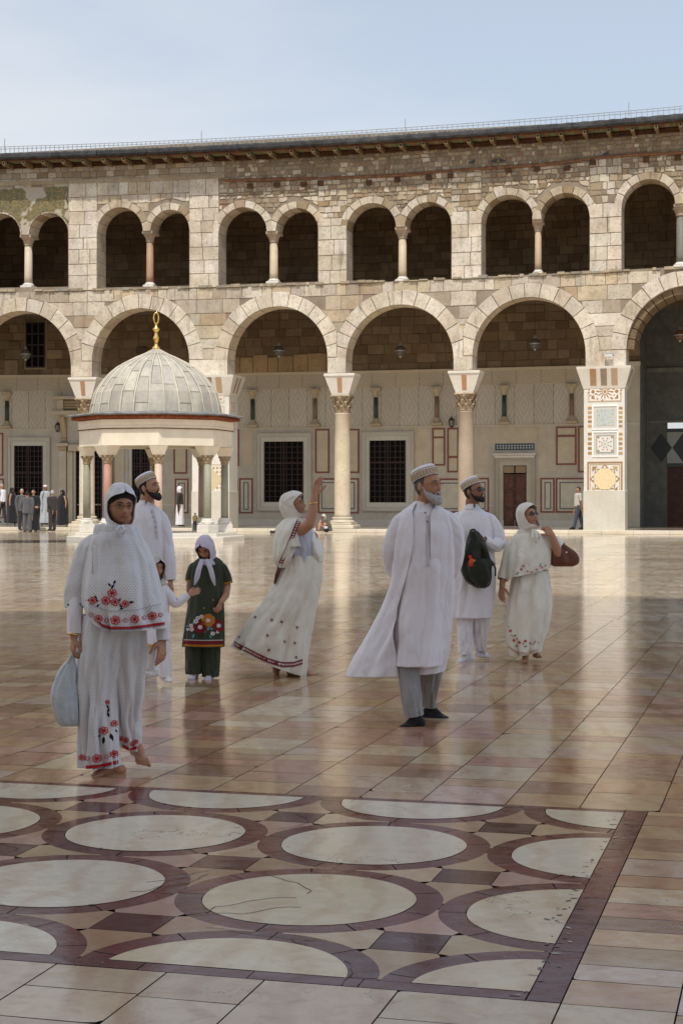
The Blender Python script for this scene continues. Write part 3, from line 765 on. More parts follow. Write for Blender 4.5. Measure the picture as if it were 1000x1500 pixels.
# ------------------------------------------------------------------ main columns
def column(xc, shc, ybase, label=None):
    uc = pu(xc); 
    ca = empty('column', fw(uc, .45, .14), parent=arcade); wc = .42
    mb = MB(fw)                                          # impost block, with red stripe
    t0, t1, z0, z1 = .64, .36, 5.72, 6.62
    def trunc(a0, a1, d0, d1, z0, z1, col):
        q = lambda a, z: (uc+a, z)
        vs = []
        for a, d, z in ((a1, d1, z0), (a0, d0, z1)): vs += [(uc-a, wc-d, z), (uc+a, wc-d, z), (uc+a, wc+d, z), (uc-a, wc+d, z)]
        mb.add(vs, [(0, 1, 5, 4), (1, 2, 6, 5), (2, 3, 7, 6), (3, 0, 4, 7), (3, 2, 1, 0), (4, 5, 6, 7)], col)
    trunc(t0, t1, .50, .36, z0, z1-.12, (1.0, .97, .93)); mb.bbox(uc-t0-.02, uc+t0+.02, wc-.54, wc+.52, z1-.12, z1-.005, .015, (1.02, 1, .96))
    for s_, cl in ((0, (.62, .33, .2)), ):
        z_a, z_b = z0+.1, z1-.18
        f0 = lambda z: wc-(.36+(.50-.36)*(z-z0)/(z1-.12-z0))-.006
        mb.add([(uc-.09, f0(z_a), z_a), (uc+.09, f0(z_a), z_a), (uc+.11, f0(z_b), z_b), (uc-.11, f0(z_b), z_b)], [(0, 1, 2, 3)], cl)
    mb.build('impost', M['white_marble'], ca)
    mb = MB(fw)                                          # leafy capital
    zc0, zc1 = 4.98, 5.72; r0 = .31
    mb.lathe(uc, wc, [(r0, zc0), (r0+.03, zc0+.04), (r0, zc0+.08), (r0+.02, zc1-.25), (r0+.14, zc1-.05), (r0+.1, zc1)], 20, (.62, .52, .40))
    for tier, (zz, rr, n) in enumerate(((zc0+.08, r0+.01, 9), (zc0+.26, r0+.03, 9), (zc0+.44, r0+.06, 8))):
        for k in range(n):
            a = 2*pi*(k+.5*tier)/n; ca_, sa = cos(a), sin(a); hw = .085
            vs = []
            for j, (o, h) in enumerate(((0, 0), (.03, .10), (.075, .19), (.13, .22), (.14, .16))):
                w_ = hw*(1, 1.1, .95, .7, .35)[j]
                for s_ in (-1, 0, 1): vs.append((uc+(rr+o-(.02 if s_ == 0 else 0))*ca_-s_*w_*sa, wc+(rr+o-(.02 if s_ == 0 else 0))*sa+s_*w_*ca_, zz+h))
            mb.add(vs, [(3*j+i, 3*j+i+1, 3*j+4+i, 3*j+3+i) for j in range(4) for i in range(2)], jit((.78, .66, .5), .12))
    mb.bbox(uc-.42, uc+.42, wc-.42, wc+.42, zc1-.07, zc1-.003, .02, (.8, .68, .52))
    mb.build('capital', M['wall_stone'], ca)
    mb = MB(fw); mb.lathe(uc, wc, [(.355, .62), (.335, .75), (.335, 2.2), (.325, 3.6), (.30, 4.9), (.33, 4.94), (.33, 4.98)], 28, shc); mb.build('shaft', M['shaft_stone'], ca, True)
    mb = MB(fw); mb.bbox(uc-.62, uc+.62, wc-.6, wc+.6, .14, .30, .03, (.95, .88, .76)); mb.bbox(uc-.5, uc+.5, wc-.5, wc+.5, .30, .40, .02, (.9, .82, .68))
    mb.lathe(uc, wc, [(.49, .40), (.52, .43), (.49, .48), (.42, .50), (.40, .54), (.44, .57), (.43, .61), (.36, .63)], 24, (.9, .82, .7)); mb.build('base', M['white_marble'], ca)
column(497.5, (1.0, .96, .88), 0); column(679.5, (.62, .56, .52), 0); column(122, (1.05, 1.03, 1.0), 0); column(-62, (.9, .85, .8), 0)
uL_ = pu(-62)
def ngon(cx, cz, r, n, ph=0): return [(cx+r*cos(ph+2*pi*k/n), cz+r*sin(ph+2*pi*k/n)) for k in range(n)]
def pier(x0, x1, deco):
    a, b = pu(x0), pu(x1); uc = (a+b)/2
    pr = empty('pier', fw(uc, .5, 0), parent=arcade)
    mb = MB(fw)
    mb.bbox(a, b, -.12, WT+.1, 0, 5.75, .015, (1.04, 1.04, 1.03)); mb.bbox(a-.02, b+.02, -.15, WT+.12, .0, 1.72, .02, (.86, .85, .80))
    mb.build('pier_body', M['white_marble'], pr)
    mb = MB(fw); h0, h1 = 5.75, 6.63
    vs = []
    for o, z in ((.02, h0), (.05, h0+.1), (.26, h1-.1), (.27, h1-.005)): vs += [(a-o, -.12-o, z), (b+o, -.12-o, z), (b+o, WT+.1+o, z), (a-o, WT+.1+o, z)]
    mb.add(vs, [(12, 13, 14, 15), (3, 2, 1, 0)]+[(4*j+i, 4*j+(i+1) % 4, 4*j+4+(i+1) % 4, 4*j+4+i) for j in range(3) for i in range(4)], (1.0, .98, .94))
    for k, c_ in enumerate(((.55, .33, .17), (.40, .31, .24), (.66, .46, .32))):
        u_ = a+(b-a)*(.24+.26*k)
        v = [(u_-.12, -.12-.055, h0+.12), (u_+.12, -.12-.055, h0+.12), (u_+.125, -.12-.268, h1-.11), (u_-.125, -.12-.268, h1-.11)]
        mb.add([(p[0], p[1]-.008, p[2]) for p in v], [(0, 1, 2, 3)], c_)
    for k in range(2):
        w_ = .15+.4*k; v = [(b+.058, w_, h0+.12), (b+.058, w_+.2, h0+.12), (b+.272, w_+.2, h1-.11), (b+.272, w_, h1-.11)]
        mb.add(v, [(0, 1, 2, 3)], (.5, .36, .22))
    mb.build('impost', M['white_marble'], pr)
    mb = MB(fw); W = -.12; BR = (.40, .22, .10); LT = (.86, .84, .78)
    def fr(x_0, y_0, x_1, y_1, t_, d, col):
        aa, z1 = pf(x_0, y_0, W); bb_, z0 = pf(x_1, y_1, W); frame_rect(mb, aa, bb_, z0, z1, t_, W, col, d); return aa, bb_, z0, z1
    L = lambda x_: x0+(x_-855)*(x1-x0)/60.0
    Zs = lambda y_: y_
    if deco:
        # star panel
        a1, b1, z0, z1 = fr(L(861), 559, L(910), 588, .05, .012, (.55, .45, .32)); cx, cz = (a1+b1)/2, (z0+z1)/2
        mb.box(a1+.05, b1-.05, W-.008, W, z0+.05, z1-.05, (.88, .84, .75))
        for k in range(12):
            th = 2*pi*k/12
            def P(r_, t_): return (cx+r_*cos(t_)*1.0, cz+r_*sin(t_))
            mb.wplate([P(.10, th-.2), P(.235, th-.10), P(.36, th), P(.235, th+.10), P(.10, th+.2)][::1], W-.014, W, BR, .003)
            if k % 2 == 0: mb.wplate([P(.30, th+.2), P(.40, th+.16), P(.42, th+.30), P(.33, th+.33)], W-.014, W, BR, .003)
        mb.wplate(ngon(cx, cz, .07, 12), W-.016, W, (.5, .3, .14), .004)
        for s_ in (-1, 1):
            mb.wplate(ngon(cx+s_*.47, cz, .075, 8), W-.014, W, BR, .004)
            for k in range(8):
                th = 2*pi*k/8+.2; c2 = cx+s_*.47
                mb.wplate([(c2+.11*cos(th), cz+.11*sin(th)), (c2+.19*cos(th-.14), cz+.19*sin(th-.14)), (c2+.23*cos(th), cz+.23*sin(th)), (c2+.19*cos(th+.14), cz+.19*sin(th+.14))], W-.013, W, BR, .003)
            for t_ in (-1, 1):
                c2 = cx+s_*(b1-a1-.24)/2; c3 = cz+t_*(z1-z0-.24)/2
                mb.wplate([(c2, c3), (c2-s_*.17, c3+t_*.02), (c2-s_*.02, c3-t_*.17)], W-.013, W, BR, .003)
                mb.wplate([(cx+s_*.24, cz+t_*.29), (cx+s_*.34, cz+t_*.22), (cx+s_*.30, cz+t_*.34)], W-.013, W, BR, .003)
        # two square panels with stripes at their sides
        for (ya, yb, kind) in ((594, 629, 0), (632, 669, 1)):
            a1, b1, z0, z1 = fr(L(867), ya, L(905), yb, .045, .035, (1, 1, .98)); mb.box(a1+.045, b1-.045, W-.01, W, z0+.045, z1-.045, (.66, .63, .56))
            m = .16; mb.box(a1+m, b1-m, W-.018, W, z0+m, z1-m, (.56, .60, .56) if kind == 0 else (.80, .78, .72))
            cx, cz = (a1+b1)/2, (z0+z1)/2; hw = (b1-a1)/2-m; hz = (z1-z0)/2-m
            if kind == 0:
                for i in range(9):
                    for j in range(9):
                        if random.random() < .62:
                            px, pz_ = cx+(i-4)*hw/4.6, cz+(j-4)*hz/4.6; s_ = .026
                            mb.wplate([(px-s_, pz_), (px, pz_-s_), (px+s_, pz_), (px, pz_+s_)], W-.022, W-.01, random.choice(((.38, .45, .43), (.75, .76, .70), (.48, .52, .48))), .002)
            else:
                frame_rect(mb, cx-hw, cx+hw, cz-hz, cz+hz, .03, W-.012, (.35, .36, .34), .014)
                for k in range(8):
                    th = pi/4*k+pi/8
                    mb.wplate([(cx+.07*cos(th), cz+.07*sin(th)), (cx+.15*cos(th-.2), cz+.15*sin(th-.2)), (cx+.19*cos(th), cz+.19*sin(th)), (cx+.15*cos(th+.2), cz+.15*sin(th+.2))], W-.024, W-.01, (.40, .42, .38), .002)
                    mb.wplate(ngon(cx+.24*cos(th), cz+.24*sin(th), .035, 5), W-.024, W-.01, (.55, .26, .14), .002)
                for s_ in (-1, 1):
                    for t_ in (-1, 1): mb.wplate(ngon(cx+s_*.27, cz+t_*.27, .055, 6), W-.024, W-.01, (.5, .3, .18), .002)
                mb.wplate(ngon(cx, cz, .045, 8), W-.024, W-.01, (.6, .5, .3), .002)
            n = 5
            for k in range(n):
                y = ya+1+(yb-ya-2)*(k+.12)/n; y2 = ya+1+(yb-ya-2)*(k+.66)/n
                for xs, xe in ((860.5, 866), (906, 911.5)):
                    p, q = pf(L(xs), y, W), pf(L(xe), y2, W); mb.wplate([(p[0], q[1]), (q[0], q[1]), (q[0], p[1]), (p[0], p[1])], W-.014, W, jit((.48, .29, .12), .3), .003)
        a1, b1, z0, z1 = fr(L(859.5), 676.5, L(911.5), 727, .06, .014, BR); cx, cz = (a1+b1)/2, (z0+z1)/2; R = (b1-a1)/2
        frame_rect(mb, a1+.1, b1-.1, z0+.1, z1-.1, .025, W, (.5, .33, .18), .010)
        mb.wplate(ngon(cx, cz, R*.64, 8, pi/8), W-.016, W, (.86, .70, .42), .004)
        for k in range(8):
            th = pi/4*k
            tri = lambda r0, r1, h: [(cx+r0*cos(th)-h*sin(th), cz+r0*sin(th)+h*cos(th)), (cx+r0*cos(th)+h*sin(th), cz+r0*sin(th)-h*cos(th)), (cx+r1*cos(th), cz+r1*sin(th))]
            ro = R*.78 if k % 2 else R*.86
            mb.wplate(tri(R*.62, ro, .15), W-.012, W, BR, .003); mb.wplate(tri(R*.635, R*.635+(ro-R*.62)*.55, .07), W-.017, W-.004, LT, .002)
        for s_ in (-1, 1):
            for t_ in (-1, 1):
                c2, c3 = cx+s_*(R-.2), cz+t_*(R-.2)
                mb.wplate([(c2, c3), (c2-s_*.2, c3), (c2, c3-t_*.2)], W-.014, W, BR if s_*t_ < 0 else (.5, .4, .2), .003)
    else:
        for (ya, yb, kind) in ((562, 590, 0), (595, 640, 0), (680, 726, 1)):
            a1, b1, z0, z1 = fr(x0+9, ya, x1-8, yb, .05, .014, (.62, .52, .38)); cx, cz = (a1+b1)/2, (z0+z1)/2
            mb.box(a1+.05, b1-.05, W-.008, W, z0+.05, z1-.05, (.84, .78, .66))
            nx, nz = 6, max(3, int((z1-z0)/.19))
            for i in range(nx):
                for j in range(nz):
                    px, pz_ = a1+.08+(i+.5)*(b1-a1-.16)/nx, z0+.08+(j+.5)*(z1-z0-.16)/nz
                    if kind and abs(px-cx)/.5+abs(pz_-cz)/.5 < 1: continue
                    mb.wplate(ngon(px, pz_, .06, 6), W-.013, W, (.48, .36, .22), .003)
            if kind: mb.wplate([(cx-.5, cz), (cx, cz-.5), (cx+.5, cz), (cx, cz+.5)], W-.014, W, (.70, .58, .36), .004)
        mb.build('inlay_panel', M['inlay'], pr); mb = MB(fw)
        for w_ in (.12, ):
            for z0, z1 in ((5.1, 5.5), (4.3, 4.9)):
                mb.box(b, b+.008, .05, .7, z0, z1, (.72, .55, .36)); mb.box(b, b+.012, .12, .63, z0+.07, z1-.07, (.9, .85, .74))
                mb.build('side_inlay', M['inlay'], pr) if z0 > 5 else None
                mb = MB(fw) if z0 > 5 else mb
                for k in range(4): mb.box(b, b+.016, .16+k*.12, .21+k*.12, z0+.1, z1-.1, (.5, .3, .16))
    mb.build('inlay_panel', M['inlay'], pr)
pier(855, 914.5, True); pier(283, 337, False)

# ------------------------------------------------------------------ hanging globes, wall lanterns, camera, birds
gl = None
for x, y, W, lab in ((408.5, 514, 3.0, 'round lantern hanging in the arch right of the domed kiosk'), (586, 514, 3.0, 'round lantern hanging in the middle arch, over the older man'),
                (783, 503.5, 3.0, 'round lantern hanging in the arch left of the inlaid white pier'), (38, 519, 3.0, 'round lantern hanging in the leftmost arch'), (995, 491, 4.5, 'brown round lantern hanging in the dark gate arch at the right edge')):
    u, z = pf(x, y, W); r = .235
    g = empty('hanging_lantern', fw(u, W, z-r), lab, 'lantern', 'round lanterns hanging in the arches')
    mb = MB(fw); mb.ball((u, W, z), r, 16, (1, 1, 1) if x != 995 else (1.6, .9, .6)); mb.build('globe', M['glass_globe'], g, True)
    mb = MB(fw); mb.lathe(u, W, [(r*1.02, z-.02), (r*1.05, z), (r*1.02, z+.02)], 16); mb.lathe(u, W, [(.03, z-r-.05), (.06, z-r+.01)], 8); mb.lathe(u, W, [(.1, z+r-.03), (.05, z+r+.08), (.02, z+r+.14)], 8); mb.build('band', M['grey_metal'], g)
    mb = MB(fw); mb.tube([(u, W, z+r), (u, W, 9.96)], .008, 4); mb.build('cable', M['dark_iron'], g)
for x, y, lab in ((661, 620, 'small black wall lantern above the red framed panels behind the older man'), (85, 627, 'small black wall lantern beside the carved bracket left of the kiosk')):
    u, z = pf(x, y, WF-.15)
    g = empty('wall_lantern', fw(u, WF, z-.2), lab, 'lantern', 'black lanterns on the portico wall'); W = WF-.17
    mb = MB(fw); mb.lathe(u, W, [(.03, z-.2), (.08, z-.16), (.08, z-.13)], 6); mb.lathe(u, W, [(.14, z+.12), (.1, z+.18), (.03, z+.25), (.01, z+.32)], 6)
    for k in range(6): a = 2*pi*k/6; mb.tube([(u+.08*cos(a), W+.08*sin(a), z-.14), (u+.13*cos(a), W+.13*sin(a), z+.13)], .012, 4)
    mb.box(u-.02, u+.02, W+.02, WF, z+.2, z+.24); mb.build('lantern_frame', M['dark_iron'], g)
    mb = MB(fw); mb.lathe(u, W, [(.07, z-.13), (.115, z+.12)], 6, (3, 3.2, 3)); mb.build('lantern_glass', M['glass_globe'], g)
u, z = pf(892, 521.5, -.3)
g = empty('security_camera', fw(u, -.3, z-.1), 'small white security camera on top of the inlaid pier', 'camera')
mb = MB(fw); mb.bbox(u-.17, u+.13, -.37, -.22, z-.03, z+.1, .015, (1.9, 1.9, 1.9)); mb.bbox(u-.19, u+.15, -.39, -.2, z+.1, z+.115, .004, (1.7, 1.7, 1.7)); mb.build('housing', M['grey_metal'], g)
mb = MB(fw); mb.lathe(u-.02, -.3, [(.03, z-.1), (.02, z-.02)], 8, (1.5, 1.5, 1.5)); mb.tube([(u+.131, -.295, z+.035), (u+.155, -.295, z+.035)], .04, 10, (.1, .1, .1)); mb.build('bracket', M['grey_metal'], g)
for i, (x, y, rz, lab) in enumerate(((691.5, 239.5, 0, 'dark pigeon perched on the timber beam above the right hand gallery pier'), (724, 237.5, 1, 'left one of two pigeons side by side on the timber beam'), (734, 237, 2.4, 'right one of two pigeons side by side on the timber beam'),
                         (887, 227.5, .5, 'dark pigeon at the top of the beam near the right end'), (912, 201, 1.2, 'pigeon sitting close under the eaves at the right'))):
    u, z = pf(x, y, -.12); 
    g = empty('pigeon', fw(u, -.12, z-.02), lab, 'bird', 'pigeons on the wall')
    d = (1 if rz < 2 else -1)*.65; k_ = .65
    mb = MB(lambda x_, w_, z_, u=u, z=z, d=d: fw(u+x_*d, -.12+w_*.65, z+z_*.65))
    mb.ball((0, 0, .09), .085, 10, (1, 1, 1.1), (1.7, .9, .9)); mb.ball((.13, 0, .19), .045, 8, (.9, 1.1, 1)); mb.tube([(.08, 0, .11), (.13, 0, .18)], [.05, .035], 8)
    mb.tube([(-.1, 0, .08), (-.27, 0, .03)], [.05, .03], 6); mb.tube([(.17, 0, .19), (.2, 0, .18)], [.012, .004], 5, (2, 1.5, 1)); mb.build('body', M['bird'], g, True)
# ================================================================== DOMED KIOSK
KX, KY = (229-500)/F*57.0, 57.0
kiosk = empty('domed_kiosk', (KX, KY, 0), 'small octagonal kiosk with grey lead dome, gold finial and marble columns', 'kiosk')
def kt(x, y, z): return (KX+x, KY+y, z)
PH = radians(8)
def octo(R, ph=PH): return [(R*cos(ph+k*pi/4), R*sin(ph+k*pi/4)) for k in range(8)]
def octring(mb, prof, col=None, cap=False):
    vs = []
    for R, z in prof: vs += [(p[0], p[1], z) for p in octo(R)]
    n = len(prof)
    fs = [(j*8+k, j*8+(k+1) % 8, j*8+8+(k+1) % 8, j*8+8+k) for j in range(n-1) for k in range(8)]
    if cap: fs += [list(range(8))[::-1], [8*(n-1)+k for k in range(8)]]
    mb.add(vs, fs, col)
mb = MB(kt); octring(mb, [(3.0, 0), (3.0, .15), (2.98, .17)], (1, .98, .92), True); octring(mb, [(2.72, .17), (2.72, .26), (2.70, .28)], (1.04, 1.02, .98), True)
mb.build('platform', M['white_marble'], kiosk)
CC = [(.55, .60, .50), (.62, .50, .42), (.70, .58, .50), (.66, .36, .30), (.50, .54, .46), (.60, .34, .27), (1.05, .80, .74), (.50, .55, .46)]
KCO = {0: (.50, .55, .55), 1: (.58, .50, .50), 2: (.6, .5, .40), 3: (.5, .5, .46), 4: (.44, .48, .46), 5: (.66, .38, .36), 6: (1.0, .84, .84), 7: (.52, .58, .56)}
pts = octo(2.32)
for k, (x, y) in enumerate(pts):
    c = empty('column', (KX+x, KY+y, .28), parent=kiosk); r = .13
    a0 = PH+k*pi/4
    def rt(px, py, z, x=x, y=y, a0=a0): return (KX+x+px*cos(a0)-py*sin(a0), KY+y+px*sin(a0)+py*cos(a0), z)
    mb = MB(rt); mb.bbox(-.25, .25, -.25, .25, .28, .56, .02); mb.bbox(-.22, .22, -.22, .22, .56, .62, .02); mb.lathe(0, 0, [(.23, .62), (.235, .66), (.2, .70), (.2, .74), (.175, .77)], 20); mb.build('base', M['white_marble'], c)
    mb = MB(rt); mb.lathe(0, 0, [(r, .77), (r*.98, 1.6), (r*.9, 2.60)], 20, KCO[k]); mb.build('shaft', M['shaft_stone'], c, True)
    mb = MB(rt); mb.lathe(0, 0, [(r*.95, 2.58), (r*1.1, 2.61), (r*1.0, 2.64), (r*1.15, 2.75), (r*1.55, 2.86)], 16, (.7, .58, .42))
    for tier in range(2):
        for q in range(8):
            a = 2*pi*(q+.5*tier)/8; z0 = 2.65+.09*tier; R = r*(1.0+.15*tier)
            vs = [((R+o)*cos(a)-s_*w_*sin(a), (R+o)*sin(a)+s_*w_*cos(a), z0+h) for o, h, w_ in ((0, 0, .05), (.03, .06, .055), (.07, .11, .04), (.075, .07, .015)) for s_ in (-1, 1)]
            mb.add(vs, [(0, 1, 3, 2), (2, 3, 5, 4), (4, 5, 7, 6)], jit((.8, .68, .5), .1))
    mb.build('capital', M['wall_stone'], c)
    mb = MB(rt); v = []
    for o, z in ((.19, 2.86), (.31, 3.16)): v += [(-o, -o, z), (o, -o, z), (o, o, z), (-o, o, z)]
    mb.add(v, [(0, 1, 5, 4), (1, 2, 6, 5), (2, 3, 7, 6), (3, 0, 4, 7), (3, 2, 1, 0), (4, 5, 6, 7)], (1, .93, .82)); mb.build('impost', M['white_marble'], c)
mb = MB(kt)
octring(mb, [(2.20, 3.17), (2.58, 3.17), (2.58, 3.72), (2.60, 3.74), (2.62, 3.80), (2.60, 3.83), (2.62, 4.02), (2.2, 4.02), (2.2, 3.17)], (1, .97, .90))
mb.build('entablature', M['plaster'], kiosk)
mb = MB(kt)
octring(mb, [(2.61, 3.705), (2.625, 3.705), (2.625, 3.73), (2.61, 3.73)], (.5, .25, .12))
mb.build('entablature_line', M['timber'], kiosk)
mb = MB(kt)
octring(mb, [(2.3, 4.02), (2.80, 4.05), (2.84, 4.10), (2.84, 4.15), (2.3, 4.15)], (1.1, .62, .45))
n = 26
for k in range(8):
    p, q = octo(2.85)[k], octo(2.85)[(k+1) % 8]
    for j in range(13):
        t_ = (j+.5)/13; x, y = p[0]+(q[0]-p[0])*t_, p[1]+(q[1]-p[1])*t_; mb.ball((x, y, 4.09), .035, 6, (1.3, .7, .5))
mb.build('eave_board', M['timber'], kiosk)
mb = MB(kt)
octring(mb, [(2.84, 4.17), (2.96, 4.16), (2.98, 4.20), (2.90, 4.24), (2.28, 4.30), (2.2, 4.31)], (4.5, 4.5, 4.5))
mb.build('eave_cover', M['lead_sheet'], kiosk)
prof = [(2.24, 4.22), (2.22, 4.3), (2.17, 4.58), (2.07, 4.97), (1.93, 5.2), (1.74, 5.45), (1.55, 5.66), (1.34, 5.84), (1.02, 6.03), (.68, 6.20), (.40, 6.33), (.17, 6.46), (.11, 6.5)]
def prof_at(i, t_): a, b = prof[i], prof[i+1]; return (a[0]+(b[0]-a[0])*t_, a[1]+(b[1]-a[1])*t_)
mb = MB(kt); NS = 28
for s in range(NS):
    c0 = jit((1, 1, 1), .08); k = 0
    a0, a1 = 2*pi*s/NS+.004, 2*pi*(s+1)/NS-.004; m = 4
    off = random.random()*3; tint = c0; lift = 0
    for i in range(len(prof)-1):
        if (i+int(off)) % 3 == 0: tint = jit((1, 1, 1), .13); lift = random.uniform(0, .012)
        vs = []
        for (r, z) in (prof[i], prof[i+1]):
            for j in range(m+1): a = a0+(a1-a0)*j/m; rr = r+lift-.006*cos(pi*(j-m/2)/m); vs.append((rr*cos(a), rr*sin(a), z))
        mb.add(vs, [(j, j+1, m+2+j, m+1+j) for j in range(m)], tint)
        if lift and (i+int(off)) % 3 == 0:
            r, z = prof[i]; vs = [((r+dr)*cos(a0+(a1-a0)*j/m), (r+dr)*sin(a0+(a1-a0)*j/m), z+dz) for dr, dz in ((.0, -.012), (lift+.01, -.006), (lift+.004, .008)) for j in range(m+1)]
            mb.add(vs, [(q*(m+1)+j, q*(m+1)+j+1, (q+1)*(m+1)+j+1, (q+1)*(m+1)+j) for q in range(2) for j in range(m)], (.6, .6, .6))
for s in range(NS):
    a = 2*pi*s/NS+random.uniform(-.006, .006)
    mb.tube([((r+.008)*cos(a+.006*sin(z*5+s)), (r+.008)*sin(a+.006*sin(z*5+s)), z) for r, z in prof], [.030]*(len(prof)-3)+[.018, .012, .01], 6, (1.3, 1.27, 1.2))
    for sg in (-1, 1): mb.tube([((r+.002)*cos(a+sg*.035/max(r, .3)), (r+.002)*sin(a+sg*.035/max(r, .3)), z) for r, z in prof[:-2]], .008, 4, (.38, .36, .33))
mb.build('dome', M['dome_lead'], kiosk)
mb = MB(kt)
mb.lathe(0, 0, [(0.000, 6.46), (0.139, 6.48), (0.135, 6.54), (0.107, 6.58), (0.057, 6.62), (0.049, 6.66), (0.070, 6.76), (0.102, 6.84), (0.098, 6.88), (0.057, 6.98), (0.045, 7.06), (0.057, 7.09), (0.107, 7.14), (0.115, 7.17), (0.107, 7.2), (0.049, 7.25), (0.037, 7.33), (0.041, 7.38)], 18, cap=False)
mb.tube([(.082*sin(t_*2*pi/24), 0, 7.55-.19*cos(t_*2*pi/24)) for t_ in range(25)], .024, 8)
mb.build('finial', M['gold'], kiosk, True)
# ================================================================== GROUND
mb = MB(); mb.add([(-400, -300, -.03), (400, -300, -.03), (400, 500, -.03), (-400, 500, -.03)], [(0, 1, 2, 3)], (1, 1, 1))
plain('joint', (.10, .08, .06), .8, .2)
tag(mb.build('ground', M['joint']), kind='structure')
PR, PT, PBt = -.68, 8.33, 5.12          # panel: right edge, far edge, near edge (floor frame)
PLFT = -7.6
LT_ = [(.75, .69, .58), (.72, .65, .53), (.79, .74, .64), (.69, .61, .50), (.75, .68, .57), (.66, .57, .46)]
SL = [(.68, .50, .31), (.64, .42, .25), (.74, .60, .42), (.58, .36, .23), (.58, .33, .25), (.78, .66, .50), (.60, .45, .28), (.44, .28, .19), (.72, .52, .32), (.66, .40, .32), (.72, .56, .48)]
mb = MB()
def slab(p0, p1, q0, q1, col, gap=.002, tilt=.0011, z=0.):
    if p1-p0 < .03 or q1-q0 < .03: return
    pc, qc = (p0+p1)/2, (q0+q1)/2; ta, tb = random.gauss(0, tilt), random.gauss(0, tilt); g = gap
    def zz(p, q): return z+(p-pc)*ta+(q-qc)*tb
    P = [(p0+g, q0+g), (p1-g, q0+g), (p1-g, q1-g), (p0+g, q1-g)]
    e = .0007
    inn = [(p0+g+e, q0+g+e), (p1-g-e, q0+g+e), (p1-g-e, q1-g-e), (p0+g+e, q1-g-e)]
    near = qc < 22
    if near:
        if random.random() < .22 and qc < 14:          # broken corner
            k = random.randrange(4); d = random.uniform(.015, .05)
            c = inn[k]; o1, o2 = inn[(k-1) % 4], inn[(k+1) % 4]
            def mv(a, b, d): L = hypot(b[0]-a[0], b[1]-a[1]); return (a[0]+(b[0]-a[0])*d/L, a[1]+(b[1]-a[1])*d/L)
            x1, x2 = mv(c, o1, d*random.uniform(.6, 1.6)), mv(c, o2, d); mid = ((x1[0]+x2[0])/2*.6+c[0]*.4, (x1[1]+x2[1])/2*.6+c[1]*.4)
            inn = inn[:k]+[x1, mid, x2]+inn[k+1:]
            mb.add([flr(p, q, zz(p, q)) for p, q in inn], [list(range(len(inn)))], col)
        else:
            vs = [flr(p, q, zz(p, q)-.012) for p, q in P]+[flr(p, q, zz(p, q)) for p, q in inn]
            mb.add(vs, [(4, 5, 6, 7)], col); b_ = len(mb.v)-8
            for f_ in ((0, 1, 5, 4), (1, 2, 6, 5), (2, 3, 7, 6), (3, 0, 4, 7)): mb.f.append([i+b_ for i in f_]); mb.c.append((.07, .05, .04)); mb.m.append(0)
    else: mb.add([flr(p, q, zz(p, q)) for p, q in P], [(0, 1, 2, 3)], col)
def field(p0, p1, q0, q1, wp=(.42, .60), lq=(.2, .42), tilt=.0011, cols=SL):
    p = p0
    while p < p1-1e-3:
        w = random.uniform(*wp)
        if p+w > p1-.2: w = p1-p
        q = q0; base = random.choice(cols)
        while q < q1-1e-3:
            l = random.uniform(*lq)
            if q+l > q1-.1: l = q1-q
            c = random.choice(cols)
            if cols is SL or cols is LT_:                 # from warm worn slabs near by to paler ones with sunlight put into colour
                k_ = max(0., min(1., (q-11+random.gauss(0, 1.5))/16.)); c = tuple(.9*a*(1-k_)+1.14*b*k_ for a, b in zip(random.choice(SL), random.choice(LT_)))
            X_, Y_, _ = flr(p+w/2, q+l/2)
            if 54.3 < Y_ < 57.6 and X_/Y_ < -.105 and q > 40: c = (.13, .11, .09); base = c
            c = tuple(.6*a+.4*b for a, b in zip(c, base)) if cols is not SL and cols is not LT_ else c
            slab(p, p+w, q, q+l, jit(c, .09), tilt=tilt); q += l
        p += w
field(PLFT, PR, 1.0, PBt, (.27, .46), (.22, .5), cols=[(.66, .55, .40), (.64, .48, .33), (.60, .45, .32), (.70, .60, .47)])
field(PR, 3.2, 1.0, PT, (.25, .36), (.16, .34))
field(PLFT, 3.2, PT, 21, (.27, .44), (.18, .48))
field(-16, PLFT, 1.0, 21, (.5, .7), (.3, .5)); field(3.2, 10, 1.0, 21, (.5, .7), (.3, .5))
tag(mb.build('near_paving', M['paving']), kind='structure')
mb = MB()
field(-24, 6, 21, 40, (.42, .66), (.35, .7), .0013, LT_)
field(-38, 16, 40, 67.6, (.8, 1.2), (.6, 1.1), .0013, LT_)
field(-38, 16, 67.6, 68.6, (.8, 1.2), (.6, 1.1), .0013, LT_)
tag(mb.build('paving', M['paving']), kind='structure')
# dark strip of floor in front of the left bays
# inlaid panel
mb = MB(); RC, Q0, SP, RI, RO = -1.79, 6.2, 1.03, .413, .52
RDc = (.155, .050, .046)
def fpoly(pts, z, col, e=.003):
    n = len(pts); cx = sum(p[0] for p in pts)/n; cz = sum(p[1] for p in pts)/n
    mb.add([flr(p[0], p[1], z) for p in pts], [list(range(n))], col)
def clipc(pt): return (min(pt[0], PR-.11), min(max(pt[1], PBt+.09), PT-.07))
